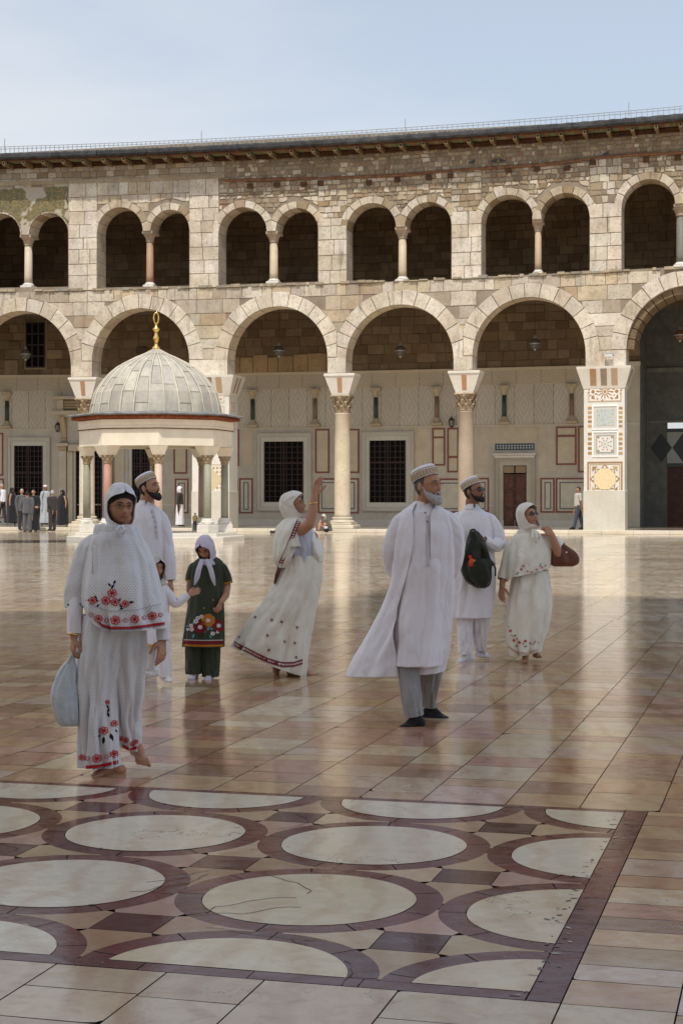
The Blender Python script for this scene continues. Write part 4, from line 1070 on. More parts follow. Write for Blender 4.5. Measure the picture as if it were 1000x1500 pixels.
# base of dark red stone made of irregular wedges
def ringsegs(cx, cy, r0, r1, n, z):
    ph = random.random()
    for k in range(n):
        a0, a1 = 2*pi*(k+ph)/n+.006, 2*pi*(k+1+ph)/n-.006; m = 6; c = jit(RDc, .22)
        pin = [(cx+r0*cos(a0+(a1-a0)*i/m), cy+r0*sin(a0+(a1-a0)*i/m)) for i in range(m+1)]
        po = [(cx+r1*cos(a0+(a1-a0)*i/m), cy+r1*sin(a0+(a1-a0)*i/m)) for i in range(m+1)]
        tl, tb = random.gauss(0, .0012), random.gauss(0, .0012)
        pin = [clipc(p) for p in pin]; po = [clipc(p) for p in po]
        vs = [flr(p[0], p[1], z+(p[0]-cx)*tl+(p[1]-cy)*tb) for p in pin+po]
        mb.add(vs, [(i, m+1+i, m+2+i, i+1) for i in range(m)], c)
TAN = [(.50, .37, .24), (.54, .41, .28), (.47, .33, .22), (.56, .44, .32), (.50, .34, .28), (.44, .30, .20)]
def clip_poly(pts):
    def half(ps, f, g):
        out = []
        for i in range(len(ps)):
            a, b = ps[i-1], ps[i]; fa, fb = f(a), f(b)
            if (fa >= 0) != (fb >= 0): t_ = fa/(fa-fb); out.append((a[0]+(b[0]-a[0])*t_, a[1]+(b[1]-a[1])*t_))
            if fb >= 0: out.append(b)
        return out
    for f in (lambda p: PR-.11-p[0], lambda p: p[1]-(PBt+.09), lambda p: PT-.07-p[1], lambda p: p[0]-PLFT):
        pts = half(pts, f, None)
        if len(pts) < 3: return []
    return pts
fpoly([(PLFT, PBt), (PR, PBt), (PR, PT), (PLFT, PT)], -.006, (.09, .06, .05))
for i in range(-5, 2):
    for j in range(-1, 3):
        cx, cy = RC+SP*i, Q0+SP*j
        n = 80
        pts = clip_poly([(cx+(RI-.003)*(1+.004*sin(7*a+i))*cos(a), cy+(RI-.003)*(1+.004*sin(5*a+j))*sin(a)) for a in (2*pi*k/n for k in range(n))])
        if pts: fpoly(pts, .001+random.uniform(0, .0008), jit(random.choice(((.74, .69, .58), (.76, .71, .61), (.72, .64, .50), (.78, .73, .63))), .04))
        # ring
        ringz = .0
        ph = random.random()
        for k in range(9):
            a0, a1 = 2*pi*(k+ph)/9+.006, 2*pi*(k+1+ph)/9-.006; m = 8
            seg = [(cx+RI*cos(a0+(a1-a0)*q/m), cy+RI*sin(a0+(a1-a0)*q/m)) for q in range(m+1)]+[(cx+(SP/2)*cos(a1-(a1-a0)*q/m), cy+(SP/2)*sin(a1-(a1-a0)*q/m)) for q in range(m+1)]
            cl = jit(RDc, .2)
            for q in range(m):
                quad = clip_poly([seg[q], seg[2*m+1-q], seg[2*m-q], seg[q+1]])
                if quad: fpoly(quad, 0., cl)
        # star between circles
        sx, sy = cx+SP/2, cy+SP/2; hs = .118
        sq = clip_poly([(sx-hs, sy-hs), (sx+hs, sy-hs), (sx+hs, sy+hs), (sx-hs, sy+hs)])
        if sq: fpoly(sq, .0005, jit((.11, .04, .035), .25))
        R = SP/2
        for k in range(4):                                   # four tan pieces, one per side of the square
            th = pi/2*k; m = 8
            tip = (R*.93, 0)
            arcA = []; arcB = []
            # arcs of the two circles either side of this tip, from the square's corner towards the tip
            for q in range(m+1):
                t_ = q/m
                x0 = hs+.004+(R*.90-hs-.004)*t_
                dy = R-sqrt(max(0, R*R-(R-x0)**2)) - .0
                y0 = R-sqrt(max(0., R*R-(x0-R)**2))
                arcA.append((x0, max(.006, min(y0, hs*1.02 if q == 0 else 9))));
            poly = [(x, -y) for x, y in arcA]+[(x, y) for x, y in arcA[::-1]]
            poly = [(sx+x*cos(th)-y*sin(th), sy+x*sin(th)+y*cos(th)) for x, y in poly]
            poly = clip_poly(poly)
            if poly: fpoly(poly, .0002, jit(random.choice(TAN), .1))
# border bands
def band(p0, p1, q0, q1, along):
    s = p0 if along == 0 else q0; e = p1 if along == 0 else q1
    while s < e-1e-3:
        l = random.uniform(.3, .7); t_ = min(e, s+l)
        if e-t_ < .15: t_ = e
        c = jit(RDc, .2); g = .002
        if along == 0: fpoly([(s+g, q0+g), (t_-g, q0+g), (t_-g, q1-g), (s+g, q1-g)], random.uniform(0, .001), c)
        else: fpoly([(p0+g, s+g), (p1-g, s+g), (p1-g, t_-g), (p0+g, t_-g)], random.uniform(0, .001), c)
        s = t_
for k in range(150):                                     # chipped edges filled with pale mortar
    if random.random() < .5: p_, q_ = PR-.12+random.gauss(0, .03), random.uniform(PBt, PT)
    else:
        a = random.uniform(0, 2*pi); p_, q_ = RC+SP*random.randint(-3, 1)+RI*cos(a), Q0+SP*random.randint(-1, 2)+RI*sin(a)
    if not (PBt < q_ < PT and p_ < PR): continue
    s_ = random.uniform(.003, .009); an = random.uniform(0, pi); el = random.uniform(1, 2.6)
    pts = [(p_+s_*el*cos(t_)*cos(an)-s_*sin(t_)*sin(an)*random.uniform(.6, 1.2), q_+s_*el*cos(t_)*sin(an)+s_*sin(t_)*cos(an)*random.uniform(.6, 1.2)) for t_ in (2*pi*j/7 for j in range(7))]
    fpoly(pts, .0024, random.choice(((.50, .46, .42), (.10, .08, .07), (.10, .08, .07), (.12, .09, .08))))
for k in range(9):                                       # long cracks
    p_, q_ = random.uniform(-3.4, PR-.2), random.uniform(PBt+.2, PT-.3); an = random.uniform(-.5, .5)+(pi/2 if k % 3 == 0 else 0); P_ = [(p_, q_)]
    for j in range(9): an += random.gauss(0, .35); P_.append((P_[-1][0]+.05*cos(an), P_[-1][1]+.05*sin(an)))
    P_ = [p for p in P_ if p[0] < PR-.02 and PBt < p[1] < PT]
    for a, b in zip(P_, P_[1:]):
        L = hypot(b[0]-a[0], b[1]-a[1]); nx, ny = -(b[1]-a[1])/L*.0022, (b[0]-a[0])/L*.0022
        fpoly([(a[0]-nx, a[1]-ny), (b[0]-nx, b[1]-ny), (b[0]+nx, b[1]+ny), (a[0]+nx, a[1]+ny)], .0026, (.07, .05, .045))
band(PR-.108, PR, PBt, PT, 1); band(PLFT, PR-.11, PT-.068, PT, 0); band(PLFT, PR-.11, PBt, PBt+.088, 0)
tag(mb.build('inlaid_floor', M['inlay_paving']), kind='structure')

# ================================================================== UNSEEN HALL BEHIND THE CAMERA (outline shaped to cast the near floor's shade)
ob = empty('shade_casting_hall', (0, -6, 0), 'unseen hall front behind the camera, outline shaped to cast the foreground shade', 'building')
EL = radians(59); SH = Vector((-.15, -.987, 0)).normalized()
SUN = Vector((SH.x*cos(EL), SH.y*cos(EL), sin(EL)))
QE = 24.6                                    # shade edge (q)
qs = -1.0
nh = -(SUN.x*ST+SUN.y*CT)/SUN.z              # q shift per metre of height
HH = (QE-qs)/nh
kp = -(SUN.x*CT-SUN.y*ST)/SUN.z              # p shift per metre of height
def shade(p, q): h = (q-qs)/nh; return (p-kp*h, h)
def g2(X, Y): return (X*CT-Y*ST, X*ST+Y*CT)
pr_ = [g2(-8.5, 22.8), g2(-4, 22.3), g2(.15, 22.3), g2(.5, 26.8), g2(1.6, 29), g2(3.0, 26.2), g2(6, 24.9), g2(8.5, 24)]  # wanted shade edge on the floor, projected up to the wall outline
roof = [shade(*p) for p in pr_]
vs, fs = plate_mesh([[(roof[0][0], 0)]+roof+[(roof[-1][0], 0)]], .8)
mb = MB(); mb.add([flr(v[0], qs-.8-v[2], v[1]) for v in vs], fs, (.85, .8, .7)); mb.build('shade_gable_wall', M['wall_stone'], ob)
mb = MB()
for i in range(len(roof)-1):
    a, b = roof[i], roof[i+1]
    v = [flr(a[0], qs, a[1]-.02), flr(b[0], qs, b[1]-.02), flr(b[0], qs-9, b[1]-2), flr(a[0], qs-9, a[1]-2)]; mb.add(v, [(0, 1, 2, 3)])
mb.build('roof', M['timber'], ob)  # unseen roof strips following the outline shaped for the shade

# ================================================================== WORLD, SUN, CAMERA
w = bpy.data.worlds.new('World'); scn.world = w; w.use_nodes = True
nt = w.node_tree; bg = nt.nodes['Background']
sky = nt.nodes.new('ShaderNodeTexSky'); sky.sky_type = 'NISHITA'; sky.sun_disc = False
sky.sun_elevation = EL; sky.sun_rotation = atan2(SUN.x, SUN.y); sky.air_density = 1.0; sky.dust_density = 1.6; sky.ozone_density = 1.2
def wn(typ, **k):
    n = nt.nodes.new(typ)
    for a, b in k.items(): setattr(n, a, b)
    return n
tc = wn('ShaderNodeTexCoord')
mp = wn('ShaderNodeMapping'); mp.inputs['Scale'].default_value = (1.0, .6, 3.2); mp.inputs['Rotation'].default_value = (.15, .42, .0)
nt.links.new(tc.outputs['Generated'], mp.inputs['Vector'])
nz = wn('ShaderNodeTexNoise'); nz.inputs['Scale'].default_value = 2.6; nz.inputs['Detail'].default_value = 5; nz.inputs['Roughness'].default_value = .5; nz.inputs['Distortion'].default_value = .3
nt.links.new(mp.outputs[0], nz.inputs['Vector'])
sp = wn('ShaderNodeSeparateXYZ'); nt.links.new(tc.outputs['Generated'], sp.inputs[0])
def wm(op, a, b):
    n = wn('ShaderNodeMath', operation=op)
    for i, v in enumerate((a, b)):
        if isinstance(v, (int, float)): n.inputs[i].default_value = v
        else: nt.links.new(v, n.inputs[i])
    return n.outputs[0]
bank = wm('ADD', wm('MULTIPLY', sp.outputs[0], -1.6), wm('MULTIPLY', sp.outputs[2], -.6))   # cloud bank thickens to the west (left) and low down
f = wm('ADD', wm('MULTIPLY', nz.outputs[0], 1.1), bank)
mr = wn('ShaderNodeMapRange'); mr.interpolation_type = 'SMOOTHSTEP'; nt.links.new(f, mr.inputs[0]); mr.inputs[1].default_value = .30; mr.inputs[2].default_value = .85; mr.inputs[3].default_value = .50; mr.inputs[4].default_value = .97
mx = wn('ShaderNodeMix', data_type='RGBA'); nt.links.new(mr.outputs[0], mx.inputs[0]); nt.links.new(sky.outputs[0], mx.inputs[6]); mx.inputs[7].default_value = (5.15, 5.4, 5.75, 1)
nt.links.new(mx.outputs[2], bg.inputs['Color']); bg.inputs['Strength'].default_value = .15
sl = bpy.data.lights.new('sun', 'SUN'); sl.energy = 3.05; sl.angle = radians(.9); sl.color = (1, .95, .875)
so = bpy.data.objects.new('sun', sl); COL.objects.link(so); so.rotation_euler = (-SUN).to_track_quat('-Z', 'Y').to_euler(); so.location = (0, -20, 50)
cam = bpy.data.cameras.new('camera'); co = bpy.data.objects.new('camera', cam); COL.objects.link(co)
cam.sensor_fit = 'VERTICAL'; cam.sensor_height = 36; cam.lens = F/1500*36; cam.shift_y = -25/1500.; cam.clip_end = 2000; cam.clip_start = .05
co.location = (0, 0, HC); co.rotation_euler = (pi/2, 0, 0); scn.camera = co
scn.view_settings.view_transform = 'Standard'; scn.view_settings.look = 'None'; scn.view_settings.exposure = 0; scn.view_settings.gamma = 1
scn.cycles.max_bounces = 8; scn.cycles.use_denoising = True
# ================================================================== PEOPLE
from mathutils import noise as mnoise
def cloth(name, col, rough=.85, dots=None, weave=900, stripes=None, hem=None, var=.05, sub=.0):
    t = NT(name, rough, .15)
    t.b.inputs['Sheen Weight'].default_value = .25
    n = t.noise(3, 3)
    c = t.mix(t.ramp(n, .3, .7), tuple(x*(1-var) for x in col), tuple(min(1, x*(1+var)) for x in col))
    sx = t.n('ShaderNodeSeparateXYZ'); t.l(t.coord('UV'), sx.inputs[0]); U, V = sx.outputs[0], sx.outputs[1]
    if dots:
        d, r, dc = dots
        u_ = t.math('DIVIDE', U, d); v_ = t.math('DIVIDE', V, d*.8)
        row = t.math('MODULO', t.math('ABSOLUTE', t.math('FLOOR', v_)), 2)
        u2 = t.math('ADD', u_, t.math('MULTIPLY', row, .5))
        fu = t.math('SUBTRACT', t.math('FRACT', u2), .5); fv = t.math('SUBTRACT', t.math('FRACT', v_), .5)
        q = t.math('ADD', t.math('MULTIPLY', fu, fu), t.math('MULTIPLY', fv, fv))
        c = t.mix(t.ramp(q, r*r*.6, r*r*1.4, 1, 0), c, dc)
    if stripes:
        d, ww, dc = stripes
        fu = t.math('FRACT', t.math('DIVIDE', U, d)); c = t.mix(t.math('LESS_THAN', fu, ww), c, dc)
    c = t.mix(1., c, t.attr(), 'MULTIPLY')
    t.bump(t.noise(1, 1.5, .45, t.mapv((9, 9, 3.6)), dist=1.1), .03, .75); t.bump(t.noise(22, 2, .5), .004, .7)
    t.color(c); M[name] = t.m; return t.m
WHT = (.82, .80, .86)
cloth('white_cloth', WHT); cloth('cream_cloth', (.78, .75, .66)); cloth('dotted_cloth', (.78, .78, .81), dots=(.0125, .19, (.36, .37, .41)))
cloth('green_cloth', (.042, .052, .032), stripes=(.012, .3, (.058, .070, .044))); cloth('grey_trouser', (.30, .30, .30)); cloth('black_cloth', (.02, .02, .023))
cloth('brown_cloth', (.10, .075, .055)); cloth('suit_grey', (.10, .10, .11)); cloth('suit_dark', (.045, .038, .034)); cloth('robe_blue', (.42, .45, .48)); cloth('lilac_cloth', (.62, .58, .70))
cloth('striped_cloth', (.45, .47, .60), stripes=(.022, .35, (.62, .62, .70))); cloth('pack_cloth', (.024, .028, .019), rough=.75); cloth('jeans', (.06, .075, .10)); cloth('red_cloth', (.42, .03, .03)); cloth('pale_cloth', (.55, .53, .48))
plain('leather', (.14, .045, .025), .5, .35, 0, .2, 20, .002)
plain('plastic_bag', (.55, .60, .65), .35, .5, 0, .1, 20, .004)
plain('hair', (.012, .01, .009), .6, .3, 0, .3, 60)
plain('grey_hair', (.42, .41, .40), .8, .2, 0, .3, 60, .003)
plain('glass_dark', (.008, .008, .01), .12, .6)
plain('eye_white', (.8, .8, .8), .2, .5, 0, 0)
plain('thread', (1, 1, 1), .8, .2, 0, .05)
def dummy(): pass
def skinm():
    t = NT('skin', .55, .35); n = t.noise(30, 4)
    c = t.mix(t.ramp(n, .3, .7), (.92, .92, .92), (1.06, 1.04, 1.02)); c = t.mix(1., c, t.attr(), 'MULTIPLY')
    t.b.inputs['Subsurface Weight'].default_value = .04; t.b.inputs['Subsurface Radius'].default_value = (.01, .004, .002)
    t.bump(t.noise(90, 3), .0008); t.color(c); M['skin'] = t.m
skinm()

class Fig:
    def __init__(s, Y, z0=0): s.Y = Y; s.s = F/Y
    def P(s, x, y, d=0.): Yc = s.Y+d; return Vector(((x-500)/F*Yc, Yc, HC-(y-HY)/F*Yc))
def lerp(a, b, t): return a+(b-a)*t
def cat(vals, n):                          # smooth interpolation of key rows (Catmull-Rom, monotone-ish)
    vals = np.array(vals, float); m = len(vals); out = []
    for i in range(n):
        t = i/(n-1)*(m-1); k = min(int(t), m-2); f = t-k
        p0, p1, p2, p3 = vals[max(k-1, 0)], vals[k], vals[k+1], vals[min(k+2, m-1)]
        m1 = (p2-p0)/2; m2 = (p3-p1)/2
        h = (2*f**3-3*f**2+1)*p1+(f**3-2*f**2+f)*m1+(-2*f**3+3*f**2)*p2+(f**3-f**2)*m2
        out.append(h)
    return np.array(out)
def solid(o, th=.003):
    m = o.modifiers.new('thickness', 'SOLIDIFY'); m.thickness = th; m.offset = -1; return o
def folds(th, s, F_, seed):
    v = 0.
    for k, (n, w, dr) in enumerate(F_):
        x = n*th+dr*s+seed*1.7+k*2.1+1.2*mnoise.noise(Vector((cos(th)*1.3, sin(th)*1.3, s*1.5+seed)))
        q = sin(x); v += w*(.7*q+1.3*(abs(sin(x/2+.4))**.65-.6))
    return v*(.35+1.15*(.5+.9*mnoise.noise(Vector((cos(th)*1.7+seed, sin(th)*1.7, s*.8+seed*3)))))
FD = ((7, .45, 1.5), (11, .35, -2.), (17, .2, 3.))
def loft(fig, name, secs, mat, parent, F_=FD, seed=0., n=96, m=70, open_=None, col=None, colf=None, th=.003, wr=.003, cap_top=False, exp=2.0):
    # secs rows: (y, xl, xr, depth offset, ry, fold amp, tilt)   tilt = metres the right side is lower than the left
    rows = [tuple(r)+(0.,)*(7-len(r)) for r in secs]
    K = cat(rows, m); Op = cat(open_, m) if open_ else None
    vs = []; uv = []; prevc = None; L = 0.
    for i in range(m):
        y, xl, xr, d, ry, fa, tl = K[i]
        a, b = fig.P(xl, y, d), fig.P(xr, y, d); c = (a+b)/2; rx = max(.004, (b.x-a.x)/2)
        if prevc is not None: L += abs(c.z-prevc.z)+.3*abs(rx-prx)
        prevc = c; prx = rx
        s = i/(m-1)
        if Op is not None:
            ol, orr = Op[i]; f = lambda px: max(-1, min(1, (fig.P(px, y, d).x-c.x)/rx))
            t0 = -math.acos(f(orr)); t1 = 2*pi-math.acos(f(ol))
            if ol >= orr-.01: mid = -math.acos(f((ol+orr)/2)); t0 = mid; t1 = mid+2*pi
        else: t0, t1 = 0., 2*pi
        for k in range(n+(1 if Op is not None else 0)):
            th_ = t0+(t1-t0)*k/n
            r = 1+0*fa
            ct, st = cos(th_), sin(th_)
            if exp != 2.0: r /= (abs(ct)**exp+abs(st)**exp)**(1/exp)
            dsp = 2.3*fa*folds(th_, s*3, F_, seed)+wr*mnoise.noise(Vector((ct*rx*14, st*ry*14+seed, c.z*9)))*2
            side = .35+.65*abs(st) if fa > 0 else 1      # keep the traced silhouette
            dsp *= side
            vs.append((c.x+ct*(rx*r+dsp), c.y+st*(ry*r+dsp), c.z-tl*ct*.5+.25*fa*0))
            uv.append((th_*(rx+ry)/2*1.0 if False else th_*.16, L))
    fs = []; w = n+1 if Op is not None else n; cols = []; uvf = []
    for i in range(m-1):
        for k in range(n if Op is not None else n):
            k2 = k+1 if Op is not None else (k+1) % n
            f = (i*w+k, i*w+k2, (i+1)*w+k2, (i+1)*w+k); fs.append(f)
            u0 = [list(uv[j]) for j in f]
            if k2 == 0: u0[1][0] += 2*pi*.16; u0[2][0] += 2*pi*.16
            uvf.append(u0)
            cols.append(colf(k/n, i/(m-1)) if colf else (col or (1, 1, 1)))
    if cap_top: fs.append([k for k in range(w)][::-1]); uvf.append([uv[k] for k in range(w)][::-1]); cols.append(col or (1, 1, 1))
    o = mesh_obj(name, vs, fs, mat, parent, True, cols, uvs=uvf)
    if th: solid(o, th)
    return o
def sleeve(fig, name, pts, mat, parent, n=28, m=44, wr=.006, seed=0., col=None, colf=None, th=.0025, world=False, flat=1.):
    # pts rows: (x, y, d, r)
    K = cat(pts, m); P = [fig.P(k[0], k[1], k[2]) if not world else Vector(k[:3]) for k in K]
    vs = []; L = 0; prev = None; uv = []
    for i in range(m):
        d = (P[min(i+1, m-1)]-P[max(i-1, 0)]).normalized()
        if prev is None: x = d.cross(Vector((0, 1, 0))) if abs(d.y) < .9 else d.cross(Vector((1, 0, 0)))
        else: x = prev-d*prev.dot(d)
        x.normalize(); prev = x; yv = d.cross(x)
        if i: L += (P[i]-P[i-1]).length
        bend = 0
        if 2 < i < m-3:
            d1 = (P[i]-P[i-3]).normalized(); d2 = (P[i+3]-P[i]).normalized(); bend = min(1, (d1-d2).length*1.2)
        for k in range(n):
            a = 2*pi*k/n; r = K[i][3]
            ds = wr*(.45+1.5*bend)*((.25+.9*bend)*sin(L*62+2.6*sin(a+seed)+5*mnoise.noise(Vector((cos(a), sin(a)+seed, L*5))))+2.0*mnoise.noise(Vector((cos(a)*1.6+seed, sin(a)*1.6, L*7+seed)))+.8*mnoise.noise(Vector((cos(a)*3.5, sin(a)*3.5+seed, L*16))))
            vs.append(P[i]+(x*cos(a)+yv*sin(a)*flat)*(r+ds)); uv.append((a*r, L))
    fs = []; uvf = []; cols = []
    for i in range(m-1):
        for k in range(n):
            k2 = (k+1) % n; f = (i*n+k, i*n+k2, (i+1)*n+k2, (i+1)*n+k); fs.append(f); u0 = [list(uv[j]) for j in f]
            if k2 == 0: u0[1][0] += 2*pi*K[i][3]; u0[2][0] += 2*pi*K[i][3]
            uvf.append(u0); cols.append(colf(k/n, i/(m-1)) if colf else (col or (1, 1, 1)))
    o = mesh_obj(name, vs, fs, mat, parent, True, cols, uvs=uvf)
    return solid(o, th)

def organic(name, chains, mat, parent, voxel=.0045, smooth=2, extra=None, colfn=None, col=(.3, .16, .1)):
    mb = MB()
    for ch in chains:
        for i, (p, r) in enumerate(ch): mb.ball(p, r, 12)
        if len(ch) > 1:
            pts = []; rad = []
            for i in range(len(ch)-1):
                a, ra = Vector(ch[i][0]), ch[i][1]; b, rb = Vector(ch[i+1][0]), ch[i+1][1]
                if (b-a).length < 1e-4: continue
                mb.tube([a, b], [ra, rb], 12)
    if extra:
        for vs, fs in extra: mb.add(vs, fs)
    me = bpy.data.meshes.new('tmp'); me.from_pydata([tuple(v) for v in mb.v], [], mb.f); me.update()
    o = bpy.data.objects.new('tmp', me); COL.objects.link(o)
    m1 = o.modifiers.new('r', 'REMESH'); m1.mode = 'VOXEL'; m1.voxel_size = voxel; m1.adaptivity = 0
    if smooth: m2 = o.modifiers.new('s', 'SMOOTH'); m2.factor = .5; m2.iterations = smooth
    dg = bpy.context.evaluated_depsgraph_get(); dg.update()
    me2 = bpy.data.meshes.new_from_object(o.evaluated_get(dg)); bpy.data.objects.remove(o); bpy.data.meshes.remove(me)
    nv = len(me2.vertices); co = np.empty(nv*3, np.float32); me2.vertices.foreach_get('co', co); co = co.reshape(-1, 3)
    cl = np.ones((nv, 4), np.float32); cl[:, :3] = col
    if colfn: cl = colfn(co, cl)
    at = me2.color_attributes.new('Col', 'FLOAT_COLOR', 'POINT'); at.data.foreach_set('color', cl.ravel())
    me2.materials.clear(); me2.materials.append(mat)
    me2.polygons.foreach_set('use_smooth', [True]*len(me2.polygons)); me2.name = name
    ob_ = bpy.data.objects.new(name, me2); COL.objects.link(ob_)
    if parent is not None: setp(ob_, parent)
    return ob_

def head_matrix(c, yaw, pitch, roll=0., sc=1.):
    # yaw>0: face turns to the image right; pitch>0: looks up. face looks along -Y when both are 0
    return Matrix.Translation(c) @ Matrix.Rotation(radians(yaw), 4, 'Z') @ Matrix.Rotation(radians(-pitch), 4, 'X') @ Matrix.Rotation(radians(roll), 4, 'Y') @ Matrix.Scale(sc, 4)
def head_geo(H, female=False, ears=True):
    n, m = 56, 44; vs = []
    G = lambda x, s: math.exp(-(x/s)**2)
    def shape(dx, dy, dz):
        a, b, c = .074, .094, .118
        x, y, z = a*dx, b*dy, c*dz
        if dz < 0:
            t = -dz; x *= 1-.30*t**1.6
            if dy > 0: y *= 1-.5*t**1.2
            else: y *= 1-.10*t**3
        if dy < 0:
            fr = min(1, -dy*1.5)
            y *= .95
            ax = abs(x); k = 0.
            tip = -.036; 
            if z > tip: w = G(x, .0095+.004*max(0, (.0-z)/.036)); h = lerp(.027, .004, min(1, max(0, (z-tip)/.045))); k += h*w*(1 if z < .02 else G(z-.02, .02))
            else: k += .027*G(x, .0135)*G(z-tip, .0075)
            k += .006*G(ax-.014, .006)*G(z+.038, .006)
            k -= .013*G(ax-.031, .015)*G(z-.001, .012)
            k += .005*G(ax-.03, .022)*G(z-.023, .008)
            k += .008*G(x, .021)*(G(z+.058, .0045)+1.05*G(z+.068, .005)); k -= .003*G(x, .02)*G(z+.063, .0025)
            k -= .003*G(x, .03)*G(z+.08, .006)
            k += .010*G(x, .02)*G(z+.098, .012)
            k += .005*G(ax-.044, .016)*G(z+.03, .016)
            y -= k*fr
        return (x, y, z)
    vs.append(shape(0, 0, -1))
    for i in range(1, m):
        e = -pi/2+pi*i/m
        for k in range(n):
            a = 2*pi*k/n; vs.append(shape(cos(e)*cos(a), cos(e)*sin(a), sin(e)))
    vs.append(shape(0, 0, 1)); fs = [(0, 1+(k+1) % n, 1+k) for k in range(n)]
    for i in range(m-2):
        for k in range(n): fs.append((1+i*n+k, 1+i*n+(k+1) % n, 1+(i+1)*n+(k+1) % n, 1+(i+1)*n+k))
    t = len(vs)-1; b = 1+(m-2)*n; fs += [(b+k, b+(k+1) % n, t) for k in range(n)]
    out = [([H @ Vector(v) for v in vs], fs)]
    if ears:
        for s_ in (-1, 1):
            mb = MB(); mb.ball((0, 0, 0), .031, 12, None, (.38, .6, 1)); out.append(([H @ (Vector(v)+Vector((s_*.076, .012, -.008))) for v in mb.v], mb.f))
    return out
def face_color(H, skin, beard=None, lip=None):
    Hi = np.array(H.inverted())
    def f(co, cl):
        p = co @ Hi[:3, :3].T + Hi[:3, 3]
        x, y, z = p[:, 0], p[:, 1], p[:, 2]
        inh = (np.abs(x) < .1) & (np.abs(y) < .13) & (np.abs(z) < .13)
        w = np.exp(-(x/.023)**2-((z+.063)/.0095)**2)*(y < -.05)*inh
        L = np.array(lip or (skin[0]*.62, skin[1]*.40, skin[2]*.42))
        cl[:, :3] = cl[:, :3]*(1-w[:, None]*.8)+L*w[:, None]*.8
        e = np.exp(-((np.abs(x)-.031)/.014)**2-((z-.001)/.010)**2)*(y < -.04)*inh*.45
        cl[:, :3] *= (1-e[:, None]*.8)
        m_ = np.exp(-(x/.020)**2-((z+.0632)/.0022)**2)*(y < -.05)*inh; cl[:, :3] *= (1-m_[:, None]*.7)  # shadow of the mouth slit darkened into the skin colour
        n_ = np.exp(-((np.abs(x)-.009)/.004)**2-((z+.044)/.003)**2)*(y < -.08)*inh; cl[:, :3] *= (1-n_[:, None]*.7)
        return cl
    return f
def face_parts(H, parent, brow=True, hairc='hair', browc=(1, 1, 1)):
    for s_ in (-1, 1):
        mb = MB(); n = 12
        mb.ball((0, 0, 0), .0125, 14, None, (1.15, 1, .60))
        cols = []
        for f in mb.f:
            c = sum((Vector(mb.v[i]) for i in f), Vector())/len(f); d = Vector((0, -1, .0)).dot(Vector((c.x, c.y, c.z*1.2)).normalized())
            cols.append((.02, .012, .008) if d > .84 else (.50, .46, .44))
        vs = [H @ (Vector(v)+Vector((s_*.031, -.0695, .000))) for v in mb.v]
        mesh_obj('eye', vs, mb.f, M['eye_white'], parent, True, cols)
        mb = MB(lambda x, y, z: tuple(H @ Vector((x, y, z))))
        lid = [(s_*(.031+.0170*cos(a)), -.0785+.010*abs(cos(a))**1.5*1.0, .0005+.0072*sin(a)) for a in (pi*k/8 for k in range(9))]
        mb.tube([Vector(p) for p in lid], .0018, 5, (.9, .8, .7)); mb.build('eyelid', M['hair'], parent, True)
        if brow:
            mb = MB(lambda x, y, z: tuple(H @ Vector((x, y, z))))
            mb.tube([Vector((s_*xx, yy, zz)) for xx, yy, zz in ((.013, -.0895, .018), (.024, -.0885, .0235), (.037, -.083, .024), (.050, -.072, .018))], [.0022, .0036, .0032, .0012], 6, browc)
            mb.build('eyebrow', M[hairc], parent, True)
def glasses(H, parent, dark=False, col=(.5, .4, .25)):
    g = MB(lambda x, y, z: tuple(H @ Vector((x, y, z))))
    for s_ in (-1, 1):
        ry = .0145 if dark else .0125; rx = .025 if dark else .023
        ring_ = [Vector((s_*.033+rx*cos(a), -.094+.010*((.033+rx*cos(a)*s_-.01)/.05)**2, -.001+ry*(sin(a)))) for a in (2*pi*k/18 for k in range(19))]
        g.tube(ring_, .0018 if not dark else .003, 5, col)
        g.tube([Vector((s_*.057, -.086, .003)), Vector((s_*.075, -.05, .003)), Vector((s_*.079, .005, .002)), Vector((s_*.078, .02, -.012))], .0017, 5, col)
    g.tube([Vector((-.010, -.096, .003)), Vector((0, -.101, .006)), Vector((.010, -.096, .003))], .0016, 5, col)
    o = g.build('glasses', M['gold'] if not dark else M['glass_dark'], parent, True)
    if dark:
        for s_ in (-1, 1):
            g = MB(lambda x, y, z: tuple(H @ Vector((x, y, z)))); rx, rz = .0245, .0145
            vs = [(s_*.033, -.096, -.001)]+[(s_*.033+rx*cos(a), -.094+.010*((.033+rx*cos(a)*s_-.01)/.05)**2, -.001+rz*sin(a)) for a in (2*pi*k/18 for k in range(18))]
            g.add(vs, [(0, 1+k, 1+(k+1) % 18) for k in range(18)]); g.build('lens', M['glass_dark'], o)
